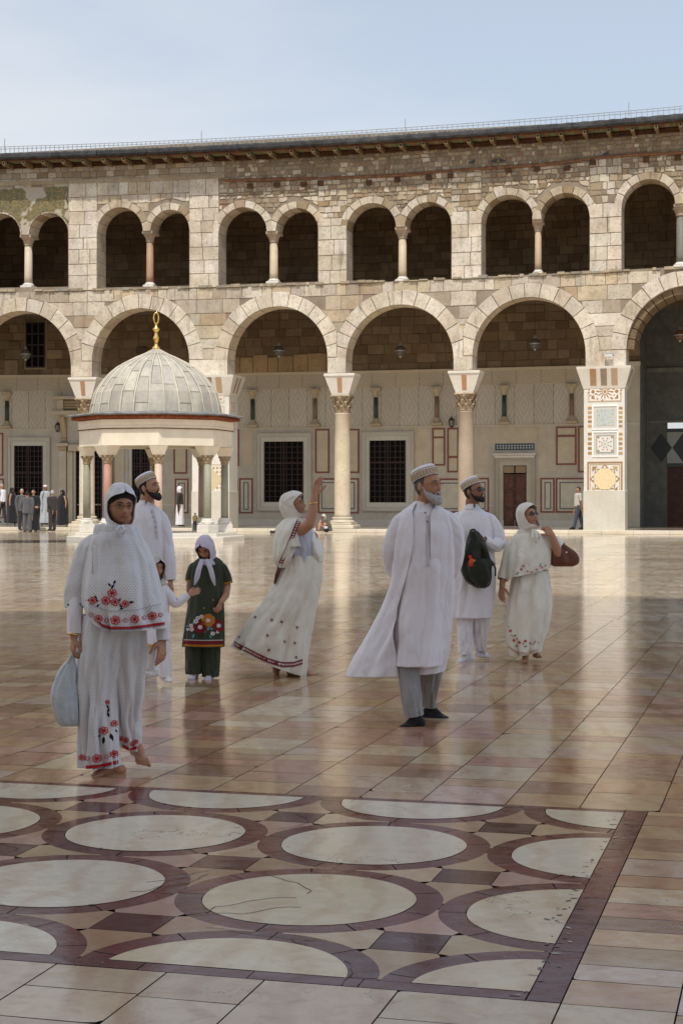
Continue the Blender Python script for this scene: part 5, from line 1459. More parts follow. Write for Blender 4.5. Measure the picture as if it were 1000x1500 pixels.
def headcap(H, parent, mat='white_cloth'):       # stiff round prayer cap with an embroidered band, worn tilted back
    T = H @ Matrix.Translation((0, .012, .045)) @ Matrix.Rotation(radians(-16), 4, 'X')
    mb = MB(lambda x, y, z: tuple(T @ Vector((x, y, z))))
    n = 48; prof = [(.086, 0.), (.0875, .02), (.0865, .045), (.083, .068), (.076, .078), (.055, .086), (.02, .090)]
    vs = [(r*cos(2*pi*k/n)*.94, r*sin(2*pi*k/n)*1.13, z+.003*mnoise.noise(Vector((r*cos(2*pi*k/n)*20, r*sin(2*pi*k/n)*20, z*20)))) for r, z in prof for k in range(n)]
    fs = [(i*n+k, i*n+(k+1) % n, (i+1)*n+(k+1) % n, (i+1)*n+k) for i in range(len(prof)-1) for k in range(n)]+[[(len(prof)-1)*n+k for k in range(n)]]
    mb.add(vs, fs); o = mb.build('cap', M[mat], parent, True); solid(o, .003)
    mb = MB(lambda x, y, z: tuple(T @ Vector((x, y, z))))
    for k in range(26):
        a = 2*pi*k/26; w = 2*pi/26*.36; R = .0895
        for a0, a1, z0, z1 in ((a-w, a-w*.45, .016, .046), (a+w*.45, a+w, .016, .046), (a-w*.45, a+w*.45, .016, .024), (a-w*.45, a+w*.45, .038, .046), (a-.5*w, a+.5*w, .028, .034)):
            mb.add([(R*cos(q)*.94, R*sin(q)*1.13, z) for q, z in ((a0, z0), (a1, z0), (a1, z1), (a0, z1))], [(0, 1, 2, 3)], (.46, .32, .13))
    for z in (.008, .053):
        vs = [(.0893*cos(2*pi*k/n)*.94, .0893*sin(2*pi*k/n)*1.13, z+dz) for dz in (0, .005) for k in range(n)]; mb.add(vs, [(k, (k+1) % n, n+(k+1) % n, n+k) for k in range(n)], (.46, .32, .13))
    mb.build('cap_embroidery', M['thread'], o)
def hairback(H, parent, mat='hair', low=-.055, full=False, front=.055):      # short hair under the cap
    mb = MB(lambda x, y, z: tuple(H @ Vector((x, y, z)))); n, m = 40, 16; vs = []; fs = []
    for i in range(m):
        e = i/(m-1)
        for k in range(n):
            a = 2*pi*k/n; dx, dy = cos(a), sin(a)
            lowz = lerp(low, .07 if not full else front, max(0, min(1, (-dy+.25)/.6)))
            if abs(dx) > .8 and -.25 < dy < .35: lowz = lerp(lowz, -.02, .6)
            z = lerp(lowz, .112, e); q = max(.0, 1-(z/.1205)**2)**.5; back = 1-.35*max(0, -z/.118)*(dy > 0)
            r = 1.05+.012*mnoise.noise(Vector((dx*6, dy*6, z*80)))
            vs.append((.074*dx*q*r, .094*dy*q*r*back*(.97 if dy < 0 else 1), z))
    fs = [(i*n+k, i*n+(k+1) % n, (i+1)*n+(k+1) % n, (i+1)*n+k) for i in range(m-1) for k in range(n)]+[[(m-1)*n+k for k in range(n)]]
    mb.add(vs, fs); return mb.build('hair', M[mat], parent, True)
def beard(H, parent, mat='hair', long_=.02, mus=True):
    ch = []; W = lambda x, y, z: H @ Vector((x, y, z))
    for s_ in (-1, 1):
        ch.append([(W(s_*.070, -.008, -.015), .007), (W(s_*.064, -.022, -.055), .012), (W(s_*.047, -.045, -.084), .019+long_*.2), (W(s_*.022, -.066, -.098-long_*.4), .022+long_*.35), (W(0, -.072, -.102-long_*.6), .024+long_*.4)])
        ch.append([(W(s_*.058, -.040, -.058), .010), (W(s_*.036, -.066, -.084), .016), (W(0, -.078, -.092), .016)])
        if mus: ch.append([(W(0, -.099, -.049), .0042), (W(s_*.016, -.093, -.051), .005), (W(s_*.028, -.081, -.064), .0045), (W(s_*.030, -.074, -.085), .008)])
    ch.append([(W(0, -.086, -.092), .016), (W(0, -.08, -.112-long_), .014)])
    return organic('beard', ch, M[mat], parent, .005, 2, col=(1, 1, 1))
def hand(W, d, nrm, ts, curl=.35, L=.17, spread=.06, curls=None):
    d = d.normalized(); nrm = (nrm-d*nrm.dot(d)).normalized(); s = d.cross(nrm)*ts; k = L/.175; ch = []
    for i in range(4):
        off = 1.5-i                       # i=0 index, on the thumb side
        kn = W+d*(.082-.006*abs(i-1))*k+s*off*.0205*k-nrm*.004*k
        ch.append([(W+s*off*.010*k, .0135*k), (W+d*.045*k+s*off*.017*k, .0125*k), (kn, .0105*k)])
        Ls = (.070, .078, .073, .058)[i]*k; c = curls[i] if curls else curl
        p = kn; ang = c*.5; pr = [(p, .0098*k)]
        for j, fr in enumerate((.45, .30, .25)):
            fd = (d*cos(ang)+nrm*sin(ang)+s*off*spread).normalized(); p = p+fd*Ls*fr; pr.append((p, (.0088, .0082, .0068)[j]*k)); ang += c
        ch.append(pr)
    t0 = W+s*.016*k+d*.015*k; t1 = t0+(d*.55+s*.75+nrm*.25).normalized()*.042*k; t2 = t1+(d*.85+s*.35+nrm*(.2+curl*.4)).normalized()*.034*k; t3 = t2+(d*.9+s*.1+nrm*(.3+curl*.5)).normalized()*.026*k
    ch.append([(t0, .0145*k), (t1, .0125*k), (t2, .0098*k), (t3, .0082*k)])
    return ch
def foot(ankle, toe, up=Vector((0, 0, 1)), k=1., toes=True, sc=1.):
    # ankle: ankle joint; toe: tip of the big toe, both world; sole lies below
    ax, ay = Vector(ankle), Vector(toe); d = (ay-ax); d = d-up*d.dot(up); Ln = d.length; d.normalize(); s = d.cross(up)
    g = ay-up*0.0
    heel = ax-d*.035*k-up*(ax-g).dot(up)*.62
    ball_ = ay-d*.055*k+up*.008*k; mid = lerp(Vector(heel), Vector(ball_), .5)+up*.022*k
    ch = [[(ax+up*.03*k, .034*k*sc), (ax-up*.01, .034*k*sc), (heel, .031*k*sc)], [(ax, .034*k*sc), (mid+up*.01*k, .031*k*sc), (ball_, .024*k*sc)], [(heel, .029*k*sc), (lerp(Vector(heel), Vector(ball_), .5)+s*.012*k-up*.002, .025*k*sc), (ball_+s*.018*k, .02*k*sc)], [(ball_-s*.02*k, .02*k*sc), (ball_+s*.028*k-d*.012*k, .018*k*sc)]]
    if toes:
        for i in range(5):
            o = -.026+.0145*i; ch.append([(ball_+s*o*k+d*(.012-.006*i)*k, .0135*k), (ball_+s*o*k*1.15+d*(.045-.0075*i)*k-up*.008*k, (.0115 if i == 0 else .0088-.0006*i)*k)])
    else: ch.append([(ball_-s*.008, .023*k*sc), (ay-d*.018*k, .017*k*sc)]); ch.append([(ball_+s*.016*k, .019*k*sc), (ay+s*.02*k-d*.028*k, .014*k*sc)])
    return ch
def hood(rows, name, mat, parent, seed=0., n=72, m=60, wr=.004, fold=.004, col=None, th=.003):
    # rows: (centre Vector, ex Vector (right), ey Vector (back), g half-opening angle at the front in radians, fold)
    R = cat([list(c)+list(ex)+list(ey)+[g, f] for c, ex, ey, g, f in rows], m)
    vs = []; uv = []; L = 0; pc = None
    for i in range(m):
        c, ex, ey, g, f = Vector(R[i][:3]), Vector(R[i][3:6]), Vector(R[i][6:9]), max(0.004, R[i][9]), R[i][10]
        if pc is not None: L += (c-pc).length+.4*abs(ex.length-pe)
        pc = c; pe = ex.length
        for k in range(n+1):
            a = -pi/2+g+(2*pi-2*g)*k/n
            q = 1+(f*folds(a, i/m*3, ((6, .5, 2.), (10, .4, -3.)), seed)+wr*mnoise.noise(Vector((cos(a)*2+seed, sin(a)*2, i/m*7))))/max(.03, (ex.length+ey.length)/2)
            lip = 1+.05*math.exp(-((min(k, n-k))/2.)**2)*(g > .05)
            vs.append(c+(ex*cos(a)+ey*sin(a))*q*lip); uv.append((a*.11, L))
    fs = [(i*(n+1)+k, i*(n+1)+k+1, (i+1)*(n+1)+k+1, (i+1)*(n+1)+k) for i in range(m-1) for k in range(n)]
    o = mesh_obj(name, vs, fs, mat, parent, True, [col or (1, 1, 1)]*len(fs), uvs=[[uv[j] for j in f] for f in fs])
    return solid(o, th)
def hood_rows(H, open_top=.062, chin=-.125, gmax=.95, puff=1.12, body=()):
    rows = []; R3 = H.to_3x3(); ex, ey = R3 @ Vector((1, 0, 0)), R3 @ Vector((0, 1, 0))
    for z, q, g, yo in ((.142, .03, 0, .012), (.136, .38, 0, .012), (.118, .66, 0, .010), (.088, .88, 0.12, .006), (.066, .98, gmax*.62, .004), (.03, 1.03, gmax, .006), (-.01, 1.03, gmax*1.03, .008), (-.05, .98, gmax*.97, .010), (-.09, .90, gmax*.78, .012), (chin, .80, .18, .006)):
        c = H @ Vector((0, yo, z)); rows.append((c, ex*.078*puff*q, ey*.101*puff*q*(1+.02), g, .002 if z > -.05 else .004))
    for c, rx, ry, f in body: rows.append((Vector(c), Vector((rx, 0, 0)), Vector((0, ry, 0)), 0., f))
    return rows
# projected embroidery: shapes drawn on the garment surface
class Decal:
    def __init__(s, obj, name, off=.0025):
        dg = bpy.context.evaluated_depsgraph_get(); s.objs = obj if isinstance(obj, list) else [obj]; s.t = []
        for o in s.objs: s.t.append(BVHTree.FromPolygons([v.co for v in o.data.vertices], [tuple(p.vertices) for p in o.data.polygons]))
        s.mb = MB(); s.name = name; s.off = off
    def hit(s, x, y):
        o = Vector((0, 0, HC)); d = Vector(((x-500)/F, 1, -(y-HY)/F)).normalized(); best = None
        for t in s.t:
            l, nr, i, dist = t.ray_cast(o, d)
            if l is not None and (best is None or dist < best[1]): best = (l-d*(.004+s.off), dist)
        return best[0] if best else None
    def poly(s, pts, col):
        c = (sum(p[0] for p in pts)/len(pts), sum(p[1] for p in pts)/len(pts))
        h = [s.hit(*p) for p in pts]; hc = s.hit(*c)
        if hc is None or any(q is None for q in h): return
        if max((q-hc).length for q in h) > .25: return
        n = len(pts); s.mb.add([hc]+h, [(0, 1+k, 1+(k+1) % n) for k in range(n)], col)
    def strip(s, a, b, w, col, n=20, vert=True):          # along a->b polyline, thickness w px downwards
        pts = a if isinstance(a, list) else [a, b]; P = []
        for i in range(len(pts)-1):
            for k in range(n): P.append((lerp(pts[i][0], pts[i+1][0], k/n), lerp(pts[i][1], pts[i+1][1], k/n)))
        P.append(pts[-1])
        off = (lambda p: (p[0], p[1]+w)) if vert else (lambda p: (p[0]+w, p[1]))
        A = [s.hit(*p) for p in P]; Bq = [s.hit(*off(p)) for p in P]
        for i in range(len(P)-1):
            q = [A[i], A[i+1], Bq[i+1], Bq[i]]
            if any(v is None for v in q) or (q[0]-q[1]).length > .12: continue
            s.mb.add(q, [(0, 1, 2, 3)], col)
    def flower(s, x, y, r, col, n=6, inner=None, sq=.95, centre=None, hollow=None):
        for k in range(n):
            a = 2*pi*k/n+.3; c = (x+r*.62*cos(a), y+r*.62*sin(a)*sq)
            s.poly([(c[0]+r*.42*cos(b), c[1]+r*.42*sin(b)*sq) for b in (2*pi*j/8 for j in range(8))], col)
        s.off += .0012
        if hollow:
            for k in range(n):
                a = 2*pi*k/n+.3; c = (x+r*.62*cos(a), y+r*.62*sin(a)*sq); s.poly([(c[0]+r*.24*cos(b), c[1]+r*.24*sin(b)*sq) for b in (2*pi*j/6 for j in range(6))], hollow)
        s.poly([(x+r*.34*cos(b), y+r*.34*sin(b)*sq) for b in (2*pi*j/8 for j in range(8))], centre or inner or col)
        s.off -= .0012
    def leaf(s, x, y, L, a, col, w=.42):
        a = radians(a); ux, uy = cos(a), -sin(a)
        s.poly([(x+ux*t*L-uy*h*L*w, y+uy*t*L+ux*h*L*w) for t, h in ((0, 0), (.3, .42), (.6, .45), (1, 0), (.6, -.45), (.3, -.42))], col)
    def done(s, parent, mat='thread'):           # stitched into the garment's own mesh
        if not s.mb.f: return
        d = mesh_obj('tmp', s.mb.v, s.mb.f, M[mat], None, False, s.mb.c); me = parent.data
        if M[mat].name not in [m.name for m in me.materials]: me.materials.append(M[mat])
        d.data.polygons.foreach_set('material_index', [len(me.materials)-1]*len(d.data.polygons))
        bm = bmesh.new(); bm.from_mesh(me); bm.from_mesh(d.data); bm.to_mesh(me); bm.free(); me.update()
        dm = d.data; bpy.data.objects.remove(d); bpy.data.meshes.remove(dm)
def person(label, x, y, Y, group=None):
    return empty('person', ((x-500)/F*Y, Y, 0.), label, 'person', group)
SK = (.47, .245, .155); SKD = (.30, .15, .092); SKL = (.46, .25, .165)
V = Vector
# ------------------------------------------------------------------ 1: woman walking at the left front
def woman_front():
    f = Fig(9.3); P = f.P
    r = person('barefoot woman in white dotted prayer cape with red flowers, walking and carrying a plastic bag', 165, 1130, 9.3)
    H = head_matrix(P(176.5, 741, .0), 26, -2, 2, .895)
    ch = [[(P(181, 760, .02), .05), (P(176, 785, .04), .05), (P(172, 810, .05), .07)],
          [(P(172, 815, .05), .11), (P(172, 870, .03), .11), (P(168, 915, .03), .085)], [(P(140, 806, .05), .05), (P(205, 806, .05), .05)],
          [(P(138, 808, .05), .045), (P(116, 850, .06), .042), (P(112, 878, .02), .038), (P(110, 910, -.03), .030), (P(109, 932, -.05), .024)],
          [(P(207, 808, .05), .045), (P(214, 845, .10), .040), (P(226, 885, .08), .032), (P(237, 920, .02), .026), (P(238, 938, .0), .023)],
          [(P(155, 925, .03), .08), (P(148, 1030, .0), .05), (P(160, 1085, .03), .045), (P(168, 1122, .04), .033)],
          [(P(184, 925, .04), .08), (P(186, 1020, .09), .055), (P(191, 1070, .18), .045), (P(197, 1094, .22), .033)]]
    ch += hand(P(109, 934, -.05), P(107, 965, -.05)-P(109, 934, -.05), V((.9, .45, 0)), 1, .75, .155)
    ch += hand(P(238, 938, .0), P(235, 974, -.05)-P(238, 938, .0), V((-.8, .5, 0)), -1, .30, .165, curls=(.12, .3, .4, .45))
    ch += foot(P(170, 1122, .04), P(131, 1138, -.07), k=.98)
    ch += foot(P(198, 1098, .25), P(213, 1124, .10), up=V((.15, -.55, .82)).normalized(), k=.92)
    organic('body', ch, M['skin'], r, .0042, 2, head_geo(H, True, False), face_color(H, SK, lip=(.34, .13, .11)), SK)
    face_parts(H, r); glasses(H, r, False, (.25, .2, .2))
    # dark under-scarf seen round the brow
    mb = MB(lambda x, y, z: tuple(H @ V((x, y, z)))); n = 30; vs = []
    for i, (z, q) in enumerate(((.052, 1.02), (.075, 1.035), (.10, 1.02), (.116, .8))):
        for k in range(n+1):
            a = pi+pi*k/n; qq = max(0, 1-(z/.125)**2)**.5*q if i < 3 else .25
            zz = z-.045*abs(cos(a))**3*(1-i/3); qz = max(0, 1-(zz/.125)**2)**.5*q*1.01 if i < 3 else .3; vs.append((.0755*cos(a)*qz, .096*sin(a)*qz*.97, zz))
    mb.add(vs, [(i*(n+1)+k, i*(n+1)+k+1, (i+1)*(n+1)+k+1, (i+1)*(n+1)+k) for i in range(3) for k in range(n)]); solid(mb.build('under_scarf', M['black_cloth'], r, True), .003)
    rows = hood_rows(H, gmax=1.28, puff=1.10, body=((P(171, 769, .03), .108, .105, .006), (P(172, 784, .03), .130, .120, .007), (P(172, 800, .04), .16, .14, .008)))
    hd = hood(rows, 'hood', M['dotted_cloth'], r, 1., wr=.005)
    # trousers: two wide legs and the seat
    l1 = loft(f, 'trouser_leg', [(900, 122, 196, .03, .14, .002), (955, 115, 185, .02, .14, .012), (1010, 114, 173, .02, .115, .014), (1070, 115, 171, .01, .11, .013), (1122, 117, 174, .0, .10, .010, .0)], M['dotted_cloth'], r, seed=2., n=110, m=80)
    l2 = loft(f, 'trouser_leg', [(900, 140, 213, .05, .14, .002), (955, 148, 213, .07, .14, .012), (1010, 158, 209, .10, .11, .014), (1055, 167, 204, .15, .095, .011), (1096, 179, 204, .19, .075, .006, .03)], M['dotted_cloth'], r, seed=5., n=110, m=80)
    # cape
    cp = loft(f, 'cape', [(771, 150, 199, .05, .11, .0), (779, 142, 203, .04, .13, .003), (789, 135, 208, .03, .145, .004), (803, 130, 216, .03, .155, .005), (825, 126, 225, .02, .165, .007), (855, 123, 233, .0, .18, .009), (885, 123, 240, -.01, .185, .011), (905, 126, 243, -.01, .185, .012), (920.5, 127, 244, -.01, .18, .013, -.010)], M['dotted_cloth'], r,
              F_=((6, .5, 1.0), (10, .35, -1.), (19, .18, 2.)), seed=8., n=150, m=90)
    # hem rises to the left: fold the lower left edge upwards
    me = cp.data
    for v in me.vertices:
        x = v.co.x; zl = P(124, 884).z; t = (v.co.x-P(124, 884).x)/(P(160, 920).x-P(124, 884).x)
        low = lerp(zl, P(160, 920).z, max(0, min(1, t))**.8)
        if t < 1 and v.co.z < low+.05: v.co.z = max(v.co.z, low+(v.co.z-low)*.25)
    sl = sleeve(f, 'cape_sleeve', [(143, 790, .05, .045), (132, 804, .05, .064), (120, 838, .05, .070), (113, 868, .04, .070), (111.5, 884, .03, .064), (111.5, 888, .03, .058)], M['dotted_cloth'], r, 40, 50, .006, 2.)
    sleeve(f, 'cuff', [(111, 876, .02, .048), (110, 900, -.02, .044), (109.5, 929, -.045, .037)], M['white_cloth'], r, 30, 30, .004, 1.)
    sleeve(f, 'cuff', [(238, 900, .04, .046), (239, 922, .01, .040), (239.5, 938, .0, .037)], M['white_cloth'], r, 30, 30, .003, 4.)
    mb = MB(); a = P(109, 928, -.05); mb.tube([a+V((.031*cos(q), .031*sin(q), .004*sin(q*2))) for q in (2*pi*k/16 for k in range(17))], .004, 6); mb.build('bracelet', M['gold'], r, True)
    mb = MB(); a = P(237, 957, -.03); mb.tube([a+V((.011*cos(q)-.0, .011*sin(q), 0)) for q in (2*pi*k/10 for k in range(11))], .0025, 5); mb.build('ring', M['gold'], r, True)
    # embroidery
    RD, PK, BK = (.50, .03, .035), (.62, .36, .36), (.012, .012, .014)
    D = Decal([cp], 'embroidery')
    X = lambda a: 60+a/3.19; Yy = lambda b: 690+b/3.19
    for a, b, rr in ((243, 605, 19), (305, 605, 21), (334, 570, 22), (347, 612, 20), (395, 621, 18)): D.flower(X(a), Yy(b), rr/3.19, RD, hollow=PK, centre=RD)
    for a, b, L, an in ((228, 604, 22, 180), (262, 600, 22, 120), (270, 608, 22, 160), (272, 622, 20, 230), (330, 550, 26, 60), (342, 530, 24, 75), (328, 540, 22, 130), (364, 610, 18, 60), (368, 622, 22, 300), (410, 614, 28, 5), (385, 640, 20, 200)): D.leaf(X(a), Yy(b), L/3.19, an, BK)
    for a, b, rr in ((270, 690, 20), (349, 697, 23), (439, 692, 21), (521, 677, 21)): D.flower(X(a), Yy(b), rr/3.19, RD, hollow=PK, centre=RD)
    for a, b in ((236, 672), (307, 698), (395, 697), (483, 685), (559, 672)): D.flower(X(a), Yy(b), 11/3.19, RD, hollow=(.66, .66, .68), centre=(.66, .66, .68))
    D.strip([(137, 786), (133, 800), (131, 820), (131, 840)], None, 5, (.42, .40, .34), 14, vert=False)
    D.strip([(140, 905), (150, 914), (162, 918), (190, 918), (215, 915), (241, 911)], None, 3.4, RD, 14)
    D.off += .001; D.strip([(141, 908.8), (150, 917.8), (162, 921.8), (190, 921.6), (215, 918.6), (241, 914.6)], None, 1.1, (.2, .22, .32), 14)
    D.strip([(130, 884), (160, 895), (200, 893), (236, 884)], None, .8, (.45, .46, .52), 14)
    D.done(cp)
    D = Decal([sl], 'sleeve_trim'); D.strip([(99, 884), (104, 886), (112, 886), (122, 882)], None, 3., (.20, .22, .34), 8); D.done(sl)
    D = Decal([l1, l2], 'embroidery')
    for a, b, rr in ((192, 1338, 16), (262, 1343, 22), (342, 1322, 20), (295, 1213, 21), (343, 1180, 17), (312, 1080, 12)): D.flower(X(a), Yy(b), rr/3.19, RD, hollow=PK, centre=RD)
    for a, b in ((219, 1343), (307, 1335)): D.flower(X(a), Yy(b), 11/3.19, RD, hollow=(.66, .66, .68), centre=(.66, .66, .68))
    for a, b, L, an in ((280, 1235, 34, 205), (295, 1240, 38, 265), (325, 1225, 40, 290), (335, 1205, 30, 330), (320, 1150, 26, 110), (312, 1130, 24, 70), (318, 1110, 20, 120)): D.leaf(X(a), Yy(b), L/3.19, an, BK)
    for a, b, rr in ((398, 1258, 15), (428, 1275, 13), (445, 1265, 12), (376, 1250, 12)): D.flower(X(a), Yy(b), rr/3.19, RD, hollow=PK, centre=RD)
    D.strip([(117, 1120.5), (130, 1121.5), (150, 1119), (173, 1113.5)], None, 4.5, RD, 14); D.off += .001; D.strip([(117, 1125.3), (130, 1126.3), (150, 1123.8), (173, 1118)], None, 1., (.2, .22, .32), 14)
    D.strip([(180, 1090), (190, 1096), (204, 1092)], None, 3.8, RD, 14)
    D.done(l1)
    # neck bow
    mb = MB(); 
    for q in ([P(176, 770, -.10), P(170, 777, -.13), P(175, 784, -.12)], [P(179, 770, -.10), P(184, 777, -.13), P(180, 783, -.12)], [P(178, 771, -.10), P(176, 787, -.13)]): mb.tube(q, .007, 8)
    mb.build('neck_tie', M['dotted_cloth'], r, True)
    # the carrier bag
    bag = empty('plastic_bag', P(96, 1062, -.05), 'pale blue plastic carrier bag hanging from the hand of the woman with red flowers', 'bag')
    mb = MB(lambda x, y, z: (x, y, z)); n, m = 88, 50
    K = cat([(961, 103, 108, .008), (968, 98, 110, .018), (980, 88, 113, .035), (1000, 80, 114, .055), (1025, 76, 115, .065), (1048, 80, 116, .06), (1060, 87, 116, .04), (1064, 92, 113, .012)], m); vs = []
    for i in range(m):
        y, xl, xr, ry = K[i]; a, b = P(xl, y, -.05), P(xr, y, -.05); c = (a+b)/2; rx = (b.x-a.x)/2
        for k in range(n):
            th = 2*pi*k/n; q = 1+.16*mnoise.noise(V((cos(th)*2.5, sin(th)*2.5, i*.10)))+.10*abs(mnoise.noise(V((cos(th)*6, sin(th)*6, i*.2))))+.07*sin(th*11+i*.15)*(1-i/m); vs.append((c.x+rx*cos(th)*q, c.y+ry*sin(th)*q, c.z))
    mb.add(vs, [(i*n+k, i*n+(k+1) % n, (i+1)*n+(k+1) % n, (i+1)*n+k) for i in range(m-1) for k in range(n)]+[[(m-1)*n+k for k in range(n)][::-1]])
    mb.build('sack', M['plastic_bag'], bag, True)
    mb = MB(); mb.tube([P(101, 972, -.07), P(104, 960, -.07), P(107, 955, -.06), P(109, 962, -.05), P(108, 972, -.04)], .006, 8); mb.build('handle', M['plastic_bag'], bag, True)
woman_front()

# ------------------------------------------------------------------ 2: older man with grey beard
def coat_man():
    f = Fig(11.4); P = f.P
    r = person('older man with grey beard in long open white coat, hands behind his back', 620, 1060, 11.4)
    H = head_matrix(P(626, 711, .0), 52, 6, 0, 1.0)
    ch = [[(P(624, 727, .02), .062), (P(620, 745, .05), .062), (P(620, 765, .06), .08)],
          [(P(621, 775, .07), .14), (P(622, 830, .06), .145), (P(618, 895, .06), .14)], [(P(592, 763, .07), .065), (P(652, 763, .07), .065)],
          [(P(588, 764, .07), .055), (P(577, 812, .10), .048), (P(585, 852, .20), .038), (P(608, 864, .28), .03)],
          [(P(656, 764, .07), .055), (P(664, 812, .10), .048), (P(655, 852, .20), .038), (P(628, 864, .28), .03)],
          [(P(604, 900, .05), .10), (P(598, 985, -.04), .07), (P(605, 1040, -.13), .042), (P(608, 1052, -.14), .036)],
          [(P(636, 900, .08), .10), (P(632, 980, .16), .07), (P(630, 1028, .29), .042), (P(630, 1038, .31), .036)]]
    ch += hand(P(608, 864, .28), V((.9, .05, -.2)), V((0, 1, 0)), 1, .6, .18); ch += hand(P(628, 866, .32), V((-.9, .0, -.25)), V((0, 1, 0)), -1, .6, .18)
    organic('body', ch, M['skin'], r, .0045, 2, head_geo(H), face_color(H, SK), SK)
    face_parts(H, r, hairc='grey_hair', browc=(.35, .35, .35)); glasses(H, r, False, (.45, .33, .2)); headcap(H, r); hairback(H, r, 'grey_hair', -.06); beard(H, r, 'grey_hair', .022)
    for o in r.children:
        if o.name.startswith('hair'): 
            for m_ in o.data.color_attributes['Col'].data: m_.color = (.25, .25, .25, 1)
    so = organic('sock', foot(P(609, 1050, -.14), P(584, 1066, -.17), k=1.02, toes=False, sc=1.12)+[[(P(608, 1052, -.14), .042), (P(606, 1038, -.13), .044)]], M['black_cloth'], r, .005, 2, col=(1, 1, 1))
    so = organic('sock', foot(P(630, 1038, .31), P(657, 1053, .27), k=1.02, toes=False, sc=1.12)+[[(P(630, 1038, .31), .042), (P(629, 1028, .3), .044)]], M['black_cloth'], r, .005, 2, col=(1, 1, 1))
    loft(f, 'trouser_leg', [(940, 580, 618, .0, .09, .0), (985, 583, 614, -.03, .085, .002), (1020, 588, 616, -.09, .075, .005), (1049, 594, 619, -.13, .062, .004, -.02)], M['grey_trouser'], r, seed=1., n=80, m=60)
    loft(f, 'trouser_leg', [(940, 610, 648, .08, .10, .0), (985, 613, 647, .16, .09, .004), (1015, 617, 640, .25, .075, .005), (1036, 619, 637, .30, .062, .004, .01)], M['grey_trouser'], r, seed=3., n=80, m=60)
    ku = loft(f, 'kurta', [(738, 608, 634, .04, .065, .0), (745, 603, 640, .04, .085, .0), (752, 592, 650, .05, .11, .001), (770, 584, 657, .06, .135, .003), (820, 583, 659, .05, .15, .005), (870, 580, 657, .05, .145, .006), (930, 576, 650, .04, .165, .007), (974, 575, 646, .02, .175, .008)], M['white_cloth'], r, seed=4., n=130, m=90, F_=((6, .5, .6), (9, .3, -1.), (15, .15, 1.)))
    co = loft(f, 'coat', [(736, 607, 637, .05, .075, .0), (742, 599, 643, .05, .10, .0), (750, 588, 655, .055, .125, .001), (765, 581, 661, .06, .15, .002), (800, 577, 665, .06, .165, .005), (850, 573, 664, .07, .165, .007), (890, 560, 663, .08, .16, .010), (930, 540, 660, .09, .16, .013), (965, 520, 655, .10, .16, .015), (987, 508, 650, .10, .16, .016, -.035)], M['white_cloth'], r, seed=6., n=170, m=100,
              F_=((5, .5, .6), (8, .35, -1.), (14, .2, 1.)), open_=[(610, 634), (606, 635), (603, 630), (604, 628), (604, 628), (592, 628), (580, 624), (577, 614), (580, 611), (583, 611)], wr=.006)
    sleeve(f, 'coat_sleeve', [(601, 757, .06, .035), (592, 760, .06, .055), (582, 776, .07, .064), (574, 805, .09, .066), (577, 832, .15, .060), (590, 853, .24, .052), (604, 863, .29, .044)], M['white_cloth'], r, 40, 60, .006, 2.)
    sleeve(f, 'coat_sleeve', [(644, 757, .06, .035), (653, 760, .06, .055), (662, 776, .07, .068), (666, 805, .09, .066), (662, 832, .15, .058), (648, 853, .24, .05), (632, 863, .30, .044)], M['white_cloth'], r, 40, 60, .006, 5.)
    # standing collars and placket
    def rg(y, xl, xr, d, ry, name):
        loft(f, name, [(y-9, xl+1, xr-1, d+.01, ry*.92, .0), (y, xl, xr, d, ry, .0), (y+7, xl-3, xr+3, d, ry*1.2, 0)], M['white_cloth'], r, n=60, m=14, wr=.001, open_=[(621, 626), (621.5, 625.5), (622, 625)], th=.004)
    rg(743, 606, 637, .035, .072, 'collar')
    D = Decal([ku], 'placket', .004); D.strip([(624, 755), (624, 800), (624, 830)], None, 5, (.62, .60, .65), 14, vert=False); D.done(ku, 'thread')
    mb = MB(); 
    for x, y in ((622.5, 751), (625.5, 764)):
        h = D.hit(x, y)
        if h: mb.ball(h, .006, 8, (.3, .03, .08))
    mb.build('button', M['thread'], ku)
coat_man()
